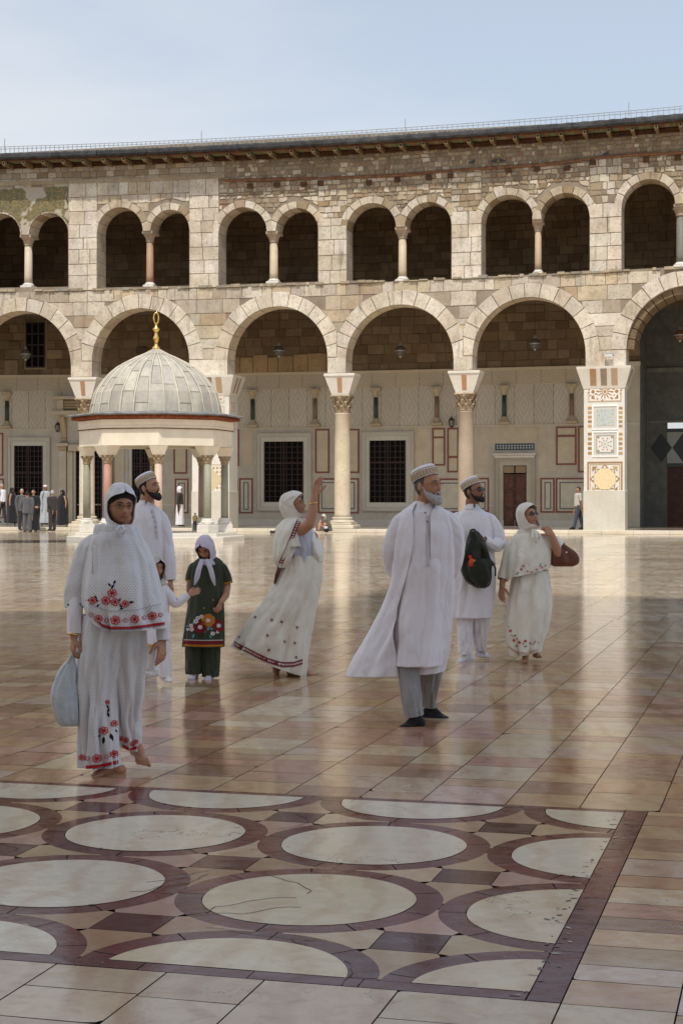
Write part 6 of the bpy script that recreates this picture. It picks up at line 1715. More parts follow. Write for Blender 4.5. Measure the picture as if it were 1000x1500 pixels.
# ------------------------------------------------------------------ 3: woman pointing up, seen from the side
def pointing_woman():
    f = Fig(14.4); P = f.P
    r = person('woman in wind blown cream skirt with one bare arm raised high', 435, 993, 14.4)
    H = head_matrix(P(431, 741, .0), 78, 20, 0, .93)
    ch = [[(P(431, 757, .0), .05), (P(434, 772, .0), .06), (P(438, 785, .0), .09)], [(P(440, 790, .0), .12), (P(442, 825, 0), .11), (P(441, 850, 0), .12)],
          [(P(438, 775, -.02), .055), (P(441, 777, -.12), .05), (P(453, 768, -.19), .045), (P(458, 748, -.18), .040), (P(461, 724, -.17), .026)],
          [(P(438, 778, .1), .055), (P(449, 800, .16), .045), (P(460, 790, .08), .035), (P(461, 784, .02), .026)],
          [(P(433, 850, .0), .10), (P(418, 930, .0), .06), (P(406, 975, .02), .042), (P(405, 980, .02), .036)],
          [(P(450, 850, .0), .10), (P(440, 930, .04), .06), (P(430, 972, .1), .042), (P(429, 980, .1), .036)]]
    ch += hand(P(461, 724, -.17), P(468, 698, -.17)-P(461, 724, -.17), V((.6, -.6, .1)), 1, .16, .175, curls=(.05, .12, .2, .25))
    ch += hand(P(461, 786, .02), V((-.1, 0, -.9)), V((-.6, .6, 0)), 1, .6, .16)
    ch += foot(P(404, 980, .02), P(405, 996, -.16), k=.92); ch += foot(P(430, 980, .1), P(464, 988, .06), k=.98)
    organic('body', ch, M['skin'], r, .0045, 2, head_geo(H, True, False), face_color(H, SK), SK)
    face_parts(H, r); glasses(H, r, False, (.5, .45, .4)); hairback(H, r, low=.0, full=True, front=.066)
    rows = hood_rows(H, gmax=1.3, puff=1.18, body=((P(425, 768, .0), .10, .12, .01), (P(424, 784, .0), .125, .17, .014), (P(425, 800, .0), .14, .19, .014)))
    rows = [rows[i] for i in range(1, len(rows))]
    hood(rows, 'headscarf', M['cream_cloth'], r, 3., wr=.010, fold=.01)
    loft(f, 'kurta', [(766, 428, 450, .0, .07, 0), (778, 424, 457, .0, .13, .002), (800, 424, 460, .0, .14, .006), (824, 420, 463, .0, .13, .006)], M['striped_cloth'], r, seed=1., n=90, m=40)
    sk = loft(f, 'skirt', [(813, 421, 464, .0, .125, .002), (818, 416, 469, .0, .14, .004), (826, 411, 471.5, .0, .15, .005), (850, 404, 471, .0, .18, .009), (880, 386, 466, .0, .20, .012), (905, 366, 461, .0, .22, .015), (930, 350, 456, .0, .24, .018), (958, 341, 450, .0, .25, .020, .17), (968, 337, 446, .0, .25, .020, .27)], M['cream_cloth'], r, seed=2., n=200, m=120,
              F_=((5, .5, .9), (9, .4, -1.4), (16, .25, 1.5)), wr=.006)
    sh = loft(f, 'shawl', [(757, 424, 445, .0, .08, .004), (765, 412, 446, .0, .14, .006), (780, 405, 443, .0, .19, .009), (800, 401, 436, .0, .21, .011), (818, 401, 427, -.02, .19, .010), (831, 408, 417, -.04, .10, .006)], M['cream_cloth'], r, seed=5., n=120, m=70, wr=.008, F_=((5, .5, .9), (9, .3, -1.4)))
    loft(f, 'shawl_end', [(774, 446, 458, .10, .09, .005), (790, 448, 466, .06, .12, .008), (808, 452, 472, .03, .13, .010), (822, 459, 473, .0, .09, .006)], M['cream_cloth'], r, seed=7., n=80, m=44, wr=.008, F_=((4, .5, .9), (7, .3, -1.4)))
    MR, LC = (.22, .035, .045), (.72, .70, .66)
    D = Decal([sh], 'embroidered_border', .004); pts = [(442, 760), (437, 772), (431, 788), (425, 802), (419, 815), (412.5, 829)]
    D.strip([(a-6.5, b) for a, b in pts], None, 6.5, MR, 14, vert=False); D.off += .0015
    for i in range(22):
        t = i/21*5-1e-6; k = min(4, max(0, int(t))); q = max(0, t)-k; x, y = lerp(pts[k][0], pts[k+1][0], q)-3.3, lerp(pts[k][1], pts[k+1][1], q)
        D.poly([(x-1.9, y), (x, y-1.2), (x+1.9, y), (x, y+1.2)], LC)
    D.done(sh)
    D = Decal([sk], 'embroidered_border', .004); pts = [(338, 938), (349, 946), (360, 951), (375, 959), (392, 967), (408, 972), (415, 973.5), (430, 973), (443, 969)]
    D.strip([(a, b-3.5) for a, b in pts], None, 7.4, MR, 12); D.off += .0015
    n = 42
    for i in range(n):
        t = i/(n-1)*(len(pts)-1)*.999; k = int(t); q = t-k; x, y = lerp(pts[k][0], pts[k+1][0], q), lerp(pts[k][1], pts[k+1][1], q)+.2
        D.poly([(x-1.0, y), (x, y-1.9), (x+1.0, y), (x, y+1.9)], LC)
    for a, b in ((198, 1018), (309, 1037), (376, 1050), (478, 1086), (280, 1140), (394, 1181), (290, 1238), (86, 1148), (472, 1285), (462, 1190)):
        x, y = 330+a/4.545, 680+b/4.545
        for an in (20, 110, 200, 290): D.leaf(x, y, 2.6, an, MR, .5)
    D.done(sk)
    mb = MB(); a = P(458.5, 737, -.175); mb.tube([a+V((.036*cos(q), .036*sin(q), .006*cos(q))) for q in (2*pi*k/16 for k in range(17))], .0035, 6); mb.build('bracelet', M['gold'], r, True)
    bg_ = empty('shoulder_bag_strap', P(408, 842, .0), 'dark bag corner hanging below the shawl of the pointing woman', 'bag')
    mb = MB(); mb.tube([P(411, 828, -.12), P(406, 842, -.10), P(402, 855, -.08)], [.022, .02, .008], 8); mb.build('strap', M['leather'], bg_, True)
pointing_woman()

# ------------------------------------------------------------------ 4: girl in green, 5: small child
def girl():
    f = Fig(14.2); P = f.P
    r = person('girl in dark green embroidered tunic with lilac headscarf and glasses, looking down', 300, 995, 14.2)
    H = head_matrix(P(301, 804, .0), -18, -26, -4, .80)
    ch = [[(P(303, 816, .04), .04), (P(304, 826, .06), .05)], [(P(304, 840, .05), .085), (P(303, 880, .04), .085), (P(300, 925, .03), .10)], [(P(287, 830, .05), .04), (P(321, 830, .05), .04)],
          [(P(324, 831, .05), .036), (P(333, 858, .05), .032), (P(331, 872, -.0), .030), (P(324, 882, -.08), .022)],
          [(P(285, 831, .05), .036), (P(278, 858, .10), .030), (P(278, 880, .16), .026), (P(280, 900, .16), .02)],
          [(P(291, 930, .03), .065), (P(287, 975, .02), .04), (P(283, 987, .02), .03)], [(P(309, 930, .03), .065), (P(308, 975, .0), .04), (P(306, 989, .0), .03)]]
    ch += hand(P(324, 883, -.08), V((-.3, -.2, -.6)), V((-.7, .4, -.1)), 1, .85, .13); ch += hand(P(280, 900, .16), V((0, 0, -1)), V((1, 0, 0)), 1, .4, .13)
    organic('body', ch, M['skin'], r, .0042, 2, head_geo(H, True, False), face_color(H, SK), SK)
    face_parts(H, r); glasses(H, r, False, (.6, .5, .45)); hairback(H, r, low=.0, full=True, front=.058)
    organic('sock', foot(P(285, 986, .02), P(279, 995, -.12), k=.80, toes=False, sc=1.2), M['lilac_cloth'], r, .005, 2, col=(1, 1, 1))
    organic('sock', foot(P(307, 988, .0), P(304, 997, -.13), k=.80, toes=False, sc=1.2), M['lilac_cloth'], r, .005, 2, col=(1, 1, 1))
    rows = hood_rows(H, gmax=.85, puff=1.16, body=((P(303, 819, .02), .055, .065, .005), (P(306, 827, .05), .095, .09, .006)))
    hood(rows, 'headscarf', M['lilac_cloth'], r, 2., wr=.005)
    for nm, pts in (('scarf_tail', [(297, 820, -.075, .018), (292, 832, -.11, .022), (289, 845, -.12, .020), (285, 857, -.11, .004)]), ('scarf_tail', [(302, 820, -.075, .018), (308, 832, -.11, .022), (312, 846, -.12, .018), (315, 858, -.11, .004)])):
        sleeve(f, nm, pts, M['lilac_cloth'], r, 24, 36, .004, 1., flat=.45)
    OR, DR = (.50, .20, .03), (.20, .02, .025)
    loft(f, 'trousers', [(935, 273, 299, .03, .085, .002), (965, 272, 297, .02, .085, .005), (987, 273, 294, .0, .075, .005)], M['green_cloth'], r, seed=1., n=70, m=40, colf=lambda a, s: (6, 3.5, .8) if s > .95 else (1, 1, 1))
    loft(f, 'trousers', [(935, 297, 323, .03, .085, .002), (965, 296, 322, .02, .085, .005), (991, 297, 320, .0, .075, .005)], M['green_cloth'], r, seed=3., n=70, m=40, colf=lambda a, s: (6, 3.5, .8) if s > .95 else (1, 1, 1))
    tu = loft(f, 'tunic', [(815, 297, 314, .05, .04, .0), (820, 288, 323, .05, .06, .0), (830, 281, 329, .05, .085, .002), (850, 279, 327, .04, .095, .003), (880, 277, 328, .03, .10, .004), (915, 272, 329, .02, .115, .006), (947, 268, 329, .01, .125, .008)], M['green_cloth'], r, seed=4., n=110, m=80)
    sleeve(f, 'tunic_sleeve', [(290, 826, .05, .03), (284, 832, .05, .045), (280, 842, .06, .044), (279, 852, .06, .044)], M['green_cloth'], r, 28, 30, .003, 1., colf=lambda a, s: (9, 3.4, .9) if s > .88 else (1, 1, 1))
    sleeve(f, 'tunic_sleeve', [(318, 826, .05, .03), (325, 832, .05, .045), (331, 843, .05, .044), (334, 855, .05, .044)], M['green_cloth'], r, 28, 30, .003, 4., colf=lambda a, s: (9, 3.4, .9) if s > .88 else (1, 1, 1))
    D = Decal([tu], 'embroidery', .003); X = lambda a: 180+a/4.547; Yy = lambda b: 680+b/4.547
    D.strip([(267, 936.5), (298, 937.5), (329, 937)], None, 1.2, (.6, .58, .55), 14); D.strip([(267, 938), (298, 939), (329, 938.5)], None, 5.2, DR, 14); D.strip([(267, 943.5), (298, 944.5), (329, 944)], None, 3., OR, 14)
    for a, b, rr, c, n in ((568, 1040, 46, OR, 8), (515, 1085, 46, DR, 8), (638, 1075, 44, DR, 8)): D.flower(X(a), Yy(b), rr/4.547, c, n=n, centre=(.75, .6, .6))
    for a, b, rr in ((487, 1047, 17), (500, 1025, 15), (525, 1015, 14), (455, 1075, 14), (460, 1100, 15), (598, 1128, 15), (630, 1118, 12), (433, 1100, 10)): D.flower(X(a), Yy(b), rr/4.547, (.72, .70, .68), n=5, centre=(.6, .2, .2))
    for a, b, L, an in ((560, 1110, 40, 60), (580, 1100, 40, 20), (548, 1125, 30, 100), (475, 1130, 34, 250), (600, 1100, 30, 80), (578, 1138, 26, 300), (440, 1085, 24, 150), (480, 1065, 22, 160), (672, 1085, 26, 60), (425, 1105, 20, 200)): D.leaf(X(a), Yy(b), L/4.547, an, (.14, .38, .36))
    for a, b in ((602, 905), (655, 965), (540, 958)): D.flower(X(a), Yy(b), 1.3, (.6, .35, .05), n=4)
    D.done(tu)
girl()
def child():
    f = Fig(13.8); P = f.P
    r = person('small child in white tunic reaching a hand towards the girl in green', 230, 1000, 13.8)
    H = head_matrix(P(228, 832, .0), 35, -5, 0, .78)
    ch = [[(P(229, 845, .02), .036), (P(230, 856, .03), .045)], [(P(230, 865, .03), .075), (P(230, 900, .02), .075), (P(230, 935, .02), .09)],
          [(P(236, 858, .02), .032), (P(249, 872, .02), .028), (P(259, 882, .02), .026), (P(268, 877, .04), .022), (P(277, 871, .05), .018)],
          [(P(223, 935, .06), .055), (P(218, 965, .08), .035), (P(218, 977, .1), .028)], [(P(237, 935, .02), .055), (P(240, 970, -.02), .035), (P(241, 989, -.04), .028)]]
    ch += hand(P(277, 871, .05), P(293, 864, .07)-P(277, 871, .05), V((.1, 1, -.3)), 1, .18, .12)
    organic('body', ch, M['skin'], r, .0038, 2, head_geo(H, True, False), face_color(H, SK), SK)
    face_parts(H, r); hairback(H, r, low=.0, full=True, front=.06)
    organic('sock', foot(P(219, 976, .10), P(233, 989, .04), k=.72, toes=False, sc=1.2), M['white_cloth'], r, .005, 2, col=(1, 1, 1)); organic('sock', foot(P(242, 989, -.04), P(252, 998, -.12), k=.72, toes=False, sc=1.2), M['white_cloth'], r, .005, 2, col=(1, 1, 1))
    hood(hood_rows(H, gmax=.8, puff=1.14, body=((P(229, 849, .02), .06, .06, .003), (P(230, 857, .03), .085, .075, .003))), 'hood', M['pale_cloth'], r, 2., wr=.003)
    CF = lambda a, s: (.85, .48, .15) if s > .955 else (1, 1, 1)
    loft(f, 'tunic', [(851, 223, 237, .03, .045, .0), (858, 214, 245, .03, .075, .001), (880, 211, 247, .02, .09, .003), (915, 209, 248, .02, .10, .005), (945, 207, 248, .02, .11, .006)], M['white_cloth'], r, seed=2., n=90, m=70, colf=CF)
    loft(f, 'trousers', [(935, 209, 229, .07, .07, .001), (960, 210, 227, .08, .06, .003), (980, 212, 225, .10, .045, .003)], M['white_cloth'], r, seed=1., n=60, m=36)
    loft(f, 'trousers', [(935, 230, 249, .0, .07, .001), (965, 231, 250, -.02, .065, .003), (992, 234, 250, -.04, .055, .003)], M['white_cloth'], r, seed=5., n=60, m=44, colf=CF)
    sleeve(f, 'sleeve', [(236, 860, .02, .045), (246, 871, .02, .045), (257, 882, .02, .040), (267, 878, .04, .034), (276, 871, .05, .026)], M['white_cloth'], r, 30, 50, .004, 2.)
child()

# ------------------------------------------------------------------ 6: young bearded man looking up
def young_man():
    f = Fig(14.95); P = f.P
    r = person('young man with black beard and white cap behind the woman in the dotted cape', 215, 983, 14.95)
    H = head_matrix(P(219, 714.5, .0), 64, 14, 0, 1.0)
    ch = [[(P(216, 727, .01), .06), (P(213, 742, .03), .06), (P(212, 758, .04), .08)], [(P(213, 770, .04), .13), (P(213, 820, .04), .13), (P(214, 880, .04), .13)], [(P(197, 757, .06), .055), (P(232, 757, .03), .055)],
          [(P(236, 758, .03), .05), (P(243, 795, .04), .042), (P(248, 830, .0), .034), (P(250, 850, -.02), .026)], [(P(194, 758, .07), .05), (P(187, 800, .1), .042), (P(188, 850, .1), .03)],
          [(P(206, 880, .04), .10), (P(209, 940, .04), .06), (P(209, 978, .05), .04)], [(P(222, 880, .04), .10), (P(222, 940, .04), .06), (P(222, 978, .05), .04)]]
    ch += hand(P(250, 850, -.02), P(252, 868, -.04)-P(250, 850, -.02), V((-1, .2, 0)), -1, .35, .18)
    organic('body', ch, M['skin'], r, .0048, 2, head_geo(H), face_color(H, SK), SK)
    face_parts(H, r); headcap(H, r); hairback(H, r, low=-.07); beard(H, r, 'hair', .012)
    for x, q in ((209, 0), (222, .0)): organic('sock', foot(P(x, 977, .05), P(x+8, 985, -.1), k=1., toes=False, sc=1.1), M['white_cloth'], r, .006, 2, col=(1, 1, 1))
    ku = loft(f, 'kurta', [(737, 203, 222, .03, .065, .0), (742, 198, 229, .03, .09, .0), (750, 192, 238, .04, .12, .001), (765, 187, 241.5, .04, .14, .003), (800, 187, 243, .04, .15, .005), (850, 187, 241, .04, .15, .007), (900, 187, 238, .04, .16, .009), (928, 188, 236, .04, .165, .010)], M['white_cloth'], r, seed=7., n=110, m=80)
    sleeve(f, 'sleeve', [(229, 751, .03, .04), (236, 757, .03, .055), (241, 775, .03, .060), (245, 800, .03, .056), (249, 828, .0, .050), (250.5, 850, -.02, .045)], M['white_cloth'], r, 34, 60, .006, 3.)
    sleeve(f, 'sleeve', [(197, 756, .06, .055), (190, 780, .08, .06), (187, 815, .1, .055), (188, 850, .1, .045)], M['white_cloth'], r, 30, 50, .006, 1.)
    loft(f, 'trousers', [(905, 196, 222, .04, .09, .001), (945, 199, 219, .04, .08, .004), (978, 202, 216, .05, .06, .003)], M['white_cloth'], r, seed=1., n=60, m=40)
    loft(f, 'trousers', [(905, 212, 235, .04, .09, .001), (945, 213, 231, .04, .08, .004), (978, 215, 229, .05, .06, .003)], M['white_cloth'], r, seed=4., n=60, m=40)
    loft(f, 'collar', [(733, 205, 220.5, .02, .06, 0), (740, 202, 224, .02, .075, .0)], M['white_cloth'], r, n=50, m=8, wr=.001, open_=[(214, 217), (214, 217)], th=.004)
    D = Decal([ku], 'placket', .004); D.strip([(221, 745), (226, 765), (228, 790)], None, 4, (.64, .63, .67), 12, vert=False); o = D.done(ku)
    mb = MB()
    for x, y in ((222.5, 750), (225, 757), (226.5, 764), (228, 772), (228.5, 780)):
        h = D.hit(x, y)
        if h: mb.ball(h, .006, 6, (.35, .2, .15))
    mb.build('buttons', M['thread'], ku)
young_man()

# ------------------------------------------------------------------ 7: man with the backpack
def pack_man():
    f = Fig(15.7); P = f.P
    r = person('man in sunglasses and white kurta holding a dark green backpack in front of him', 692, 970, 15.7)
    H = head_matrix(P(693.5, 720, .0), 55, 12, 0, 1.0)
    ch = [[(P(691, 733, .01), .06), (P(690, 747, .03), .06), (P(691, 760, .04), .08)], [(P(692, 775, .04), .14), (P(692, 820, .04), .14), (P(692, 880, .04), .13)], [(P(672, 759, .05), .055), (P(711, 759, .04), .055)],
          [(P(715, 760, .04), .05), (P(727, 782, .05), .044), (P(729, 796, .0), .040), (P(716, 796, -.12), .032), (P(708, 791, -.17), .026)],
          [(P(670, 760, .05), .05), (P(663, 800, .06), .042), (P(666, 830, -.0), .03)],
          [(P(682, 885, .04), .10), (P(680, 940, .0), .055), (P(683, 960, -.02), .04)], [(P(702, 885, .06), .10), (P(703, 930, .1), .055), (P(705, 952, .14), .04)]]
    ch += hand(P(708, 790, -.17), P(695, 781, -.19)-P(708, 790, -.17), V((-.2, .3, -.9)), 1, .75, .18)
    organic('body', ch, M['skin'], r, .0048, 2, head_geo(H), face_color(H, SKD), SKD)
    face_parts(H, r); headcap(H, r); hairback(H, r, low=-.065); beard(H, r, 'hair', -.004); glasses(H, r, True, (.02, .02, .02))
    organic('sock', foot(P(685, 957, -.02), P(667, 970, -.08), k=1.02, toes=False, sc=1.15)+[[(P(684, 956, -.02), .045), (P(683, 948, -.02), .045)]], M['white_cloth'], r, .006, 2, col=(1, 1, 1))
    organic('sock', foot(P(704, 952, .15), P(718, 962, .08), k=1.02, toes=False, sc=1.15)+[[(P(704, 952, .15), .045), (P(704, 944, .14), .045)]], M['white_cloth'], r, .006, 2, col=(1, 1, 1))
    loft(f, 'trouser_leg', [(885, 666, 696, .04, .12, .0), (915, 669, 692, .02, .10, .005), (945, 671, 690, .0, .085, .006), (958, 672, 690, -.02, .07, .005)], M['white_cloth'], r, seed=1., n=80, m=50, F_=((5, .5, 3.), (9, .4, -3.)))
    loft(f, 'trouser_leg', [(885, 690, 718, .07, .12, .0), (915, 691, 715, .09, .10, .005), (940, 693, 712, .12, .085, .006), (953, 695, 711, .14, .07, .005)], M['white_cloth'], r, seed=3., n=80, m=50, F_=((5, .5, 3.), (9, .4, -3.)))
    ku = loft(f, 'kurta', [(743, 682, 700, .03, .065, .0), (748, 676, 708, .03, .09, .0), (755, 669, 716, .04, .12, .001), (770, 664, 720, .04, .145, .003), (800, 664, 722, .04, .155, .005), (840, 663, 725, .04, .165, .007), (880, 660, 723, .04, .17, .010), (904, 658, 719, .04, .175, .012)], M['white_cloth'], r, seed=9., n=120, m=80, F_=((6, .5, .8), (9, .35, -1.), (15, .15, 1.)))
    sleeve(f, 'sleeve', [(706, 756, .04, .04), (715, 761, .04, .065), (724, 776, .04, .070), (730, 792, .01, .064), (724, 799, -.07, .056), (712, 794, -.14, .046), (708, 791, -.165, .04)], M['white_cloth'], r, 36, 70, .008, 3.)
    sleeve(f, 'sleeve', [(677, 756, .05, .04), (669, 762, .05, .06), (663, 785, .06, .06), (662, 812, .04, .052), (666, 828, .0, .042)], M['white_cloth'], r, 30, 50, .006, 1.)
    loft(f, 'collar', [(738, 683, 699, .02, .062, 0), (746, 679, 702.5, .02, .078, .0)], M['white_cloth'], r, n=50, m=8, wr=.001, open_=[(692, 695), (692, 695)], th=.004)
    # backpack
    b = empty('backpack', P(698, 860, -.22), 'dark green backpack with an orange bottle in its pocket, held by one hand', 'backpack')
    K = [(778, 688, 700, -.2, .03, .004), (786, 686, 706, -.2, .06, .006), (800, 682, 712, -.21, .085, .008), (816, 676, 717, -.22, .10, .008), (835, 674, 719, -.22, .11, .008), (850, 681, 718, -.22, .105, .006), (858, 693, 715, -.22, .08, .004), (861.5, 699, 709, -.22, .03, .0)]
    pk = loft(f, 'pack_body', K, M['pack_cloth'], b, seed=3., n=90, m=60, exp=2.6, wr=.014, cap_top=True, th=0)
    loft(f, 'pocket', [(818, 688, 716, -.28, .05, .002), (826, 684, 719, -.29, .07, .004), (845, 688, 719, -.29, .07, .004), (858, 697, 713, -.28, .045, .0)], M['pack_cloth'], b, seed=5., n=60, m=30, exp=2.8, wr=.010, cap_top=True, th=0)
    loft(f, 'side_pocket', [(808, 671, 681, -.24, .04, .0), (818, 668.5, 682, -.25, .055, .003), (826, 671, 682, -.24, .045, .0)], M['pack_cloth'], b, seed=8., n=40, m=24, wr=.008, cap_top=True, th=0)
    for pts, w in (([(690, 780, -.2), (689, 777, -.18), (694, 776, -.16), (699, 782, -.17)], .010), ([(704, 795, -.29), (711, 806, -.32), (716, 820, -.31), (723, 827, -.28)], .016), ([(722, 826, -.28), (725, 833, -.27), (725, 844, -.27)], .008), ([(717, 838, -.3), (716, 846, -.3), (717, 853, -.3)], .006), ([(689, 790, -.27), (684, 803, -.31), (680, 818, -.32)], .008)):
        mb = MB(); K2 = cat(pts, 14); mb.tube([P(*k) for k in K2], w, 8); mb.build('strap', M['pack_cloth'], b, True)
    mb = MB(); mb.tube([P(689, 830, -.345), P(690, 822, -.34), P(690.5, 818, -.335)], [.022, .024, .014], 12, (.65, .08, .03)); mb.tube([P(688.4, 818.5, -.335), P(687.6, 813.5, -.335)], .013, 12, (.7, .05, .02)); mb.tube([P(694, 829, -.345), P(694, 820, -.34)], [.014, .012], 8, (.7, .33, .05)); mb.build('bottle', M['thread'], b, True)
    mb = MB(); mb.ball(P(722, 827, -.3), .016, 8); mb.build('buckle', M['glass_dark'], b)
pack_man()

# ------------------------------------------------------------------ 8: woman in cream with sunglasses and handbag
def bag_woman():
    f = Fig(15.6); P = f.P
    r = person('woman in cream headscarf, cape and sunglasses looking up, brown handbag over her shoulder', 772, 968, 15.6)
    H = head_matrix(P(773, 757, .0), 42, 20, 0, .95)
    ch = [[(P(772, 771, .02), .05), (P(772, 783, .03), .055), (P(773, 795, .03), .08)], [(P(774, 805, .03), .12), (P(775, 840, .03), .12), (P(775, 870, .03), .13)], [(P(757, 797, .04), .05), (P(795, 795, .02), .05)],
          [(P(754, 798, .04), .05), (P(744, 825, .04), .042), (P(737, 845, .0), .034), (P(734.5, 858, -.02), .026)],
          [(P(798, 797, .02), .05), (P(812, 808, .0), .047), (P(817, 811, -.03), .044), (P(812, 796, -.07), .038), (P(808, 784, -.09), .028)],
          [(P(765, 870, .03), .11), (P(765, 930, .0), .06), (P(769, 957, -.03), .038)], [(P(784, 870, .04), .11), (P(785, 930, .08), .06), (P(784, 950, .14), .038)]]
    ch += hand(P(734.5, 859, -.02), P(734, 882, -.05)-P(734.5, 859, -.02), V((.7, .6, 0)), 1, .35, .17)
    ch += hand(P(808, 783, -.09), P(799, 774, -.05)-P(808, 783, -.09), V((.3, .5, -.6)), 1, .5, .16)
    ch += foot(P(769, 957, -.03), P(768, 970, -.18), k=.92); ch += foot(P(784, 951, .14), P(788, 963, .0), k=.92)
    organic('body', ch, M['skin'], r, .0046, 2, head_geo(H, True, False), face_color(H, SK), SK)
    face_parts(H, r); glasses(H, r, True, (.02, .02, .02)); hairback(H, r, low=.0, full=True, front=.066)
    hood(hood_rows(H, gmax=1.15, puff=1.13, body=((P(771, 777, .02), .08, .08, .004), (P(772, 785, .03), .11, .10, .006), (P(773, 794, .03), .15, .12, .006))), 'headscarf', M['cream_cloth'], r, 4., wr=.005)
    for q in ([(782, 776, -.11), (786, 785, -.16), (784, 795, -.17)], [(780, 776, -.11), (779, 786, -.16), (781, 792, -.17)], [(783, 777, -.11), (790, 783, -.14), (789, 791, -.15)]):
        mb = MB(); mb.tube([P(*k) for k in q], .010, 8); mb.build('neck_tie', M['cream_cloth'], r, True)
    sk = loft(f, 'skirt', [(835, 752, 802, .03, .14, .002), (860, 747, 806, .03, .17, .007), (890, 743, 807, .02, .19, .011), (920, 740, 802, .02, .19, .014), (940, 742, 793, .01, .18, .014), (957, 747, 790, .0, .16, .013, -.05)], M['cream_cloth'], r, seed=4., n=160, m=90, F_=((5, .5, .9), (9, .4, -1.4), (16, .2, 1.5)))
    cp = loft(f, 'cape', [(779, 760, 785, .03, .08, .0), (785, 752, 795, .03, .12, .002), (797, 747, 803, .03, .155, .005), (812, 743, 805, .02, .17, .008), (828, 739, 805, .02, .175, .009), (840, 736, 803, .01, .17, .009, -.10)], M['cream_cloth'], r, seed=6., n=130, m=80, F_=((8, .5, .6), (13, .35, -1.), (5, .3, 1.)))
    sleeve(f, 'cape_sleeve', [(757, 790, .04, .04), (750, 800, .04, .062), (744, 820, .03, .062), (739, 838, .01, .060), (736, 849, -.01, .052)], M['cream_cloth'], r, 34, 50, .007, 2.)
    sleeve(f, 'cape_sleeve', [(793, 788, .03, .05), (802, 792, .02, .066), (812, 798, .01, .070), (822, 803, -.01, .060)], M['cream_cloth'], r, 34, 40, .007, 5.)
    GR, PK, RD = (.10, .22, .09), (.60, .30, .30), (.5, .10, .08)
    D = Decal([cp], 'embroidery', .004)
    for x, y, rr, c in ((766, 829, 2.0, PK), (763, 834, 1.8, RD), (793, 831, 2., PK), (786, 834, 1.7, PK), (777, 838, 1.6, PK)): D.flower(x, y, rr, c, n=5)
    for x, y, L, an in ((760, 838, 4, 200), (758, 842, 4, 150), (770, 836, 4, -20), (775, 841, 3.5, 190), (779, 842, 3.5, 20), (784, 838, 3.5, 200), (789, 830, 4, 40), (793, 827, 3.5, 150), (797, 829, 3.5, 20), (781, 838, 3, 150)): D.leaf(x, y, L, an, GR)
    D.done(cp)
    D = Decal([sk], 'embroidery', .004)
    for x, y, rr, c in ((747, 924, 2.2, RD), (752, 938, 2.3, RD), (760, 941, 2.4, RD), (769, 939, 2.2, RD), (776, 942, 1.9, PK), (757, 946, 1.8, PK), (783, 940, 1.7, PK), (749, 931, 1.6, PK)): D.flower(x, y, rr, c, n=5)
    for x, y, L, an in ((751, 932, 5, 20), (755, 935, 4, -20), (757, 944, 4, 220), (764, 944, 4, 40), (772, 946, 4, 200), (779, 944, 4, 20), (786, 943, 4, 50), (745, 919, 4, 120), (766, 947, 4, 0)): D.leaf(x, y, L, an, GR)
    D.strip([(744, 945), (755, 953), (770, 956), (787, 950)], None, 4, (.60, .42, .34), 10)
    D.done(sk)
    mb = MB(); a = P(735, 858, -.02); mb.tube([a+V((.032*cos(q), .032*sin(q), .004*cos(q))) for q in (2*pi*k/16 for k in range(17))], .003, 6); mb.build('bracelet', M['grey_metal'], r, True)
    b = empty('handbag', P(826, 829, .0), 'dark brown leather handbag hanging behind the shoulder of the woman in cream', 'handbag')
    loft(f, 'bag_body', [(790, 808, 818, .04, .05, .0, .0), (796, 806, 830, .03, .08, .002, .05), (806, 804, 843, .03, .095, .003, .04), (818, 803, 848, .03, .10, .003, .0), (826, 804, 846, .03, .10, .002, -.0), (829.5, 810, 838, .03, .07, .0)], M['leather'], b, seed=2., n=80, m=50, exp=2.5, wr=.012, cap_top=True, th=0)
    for pts in ([(796, 776, -.06), (801, 775, -.02), (808, 784, .0), (820, 793, -.02)], [(797, 777, .0), (804, 777, .06), (812, 786, .08), (824, 794, .08)]):
        mb = MB(); K2 = cat(pts, 16); mb.tube([P(*k) for k in K2], .009, 8); mb.build('strap', M['leather'], b, True)
    mb = MB(); mb.ball(P(829, 809, -.075), .008, 8, (3, 3, 3)); mb.build('stud', M['grey_metal'], b)
bag_woman()
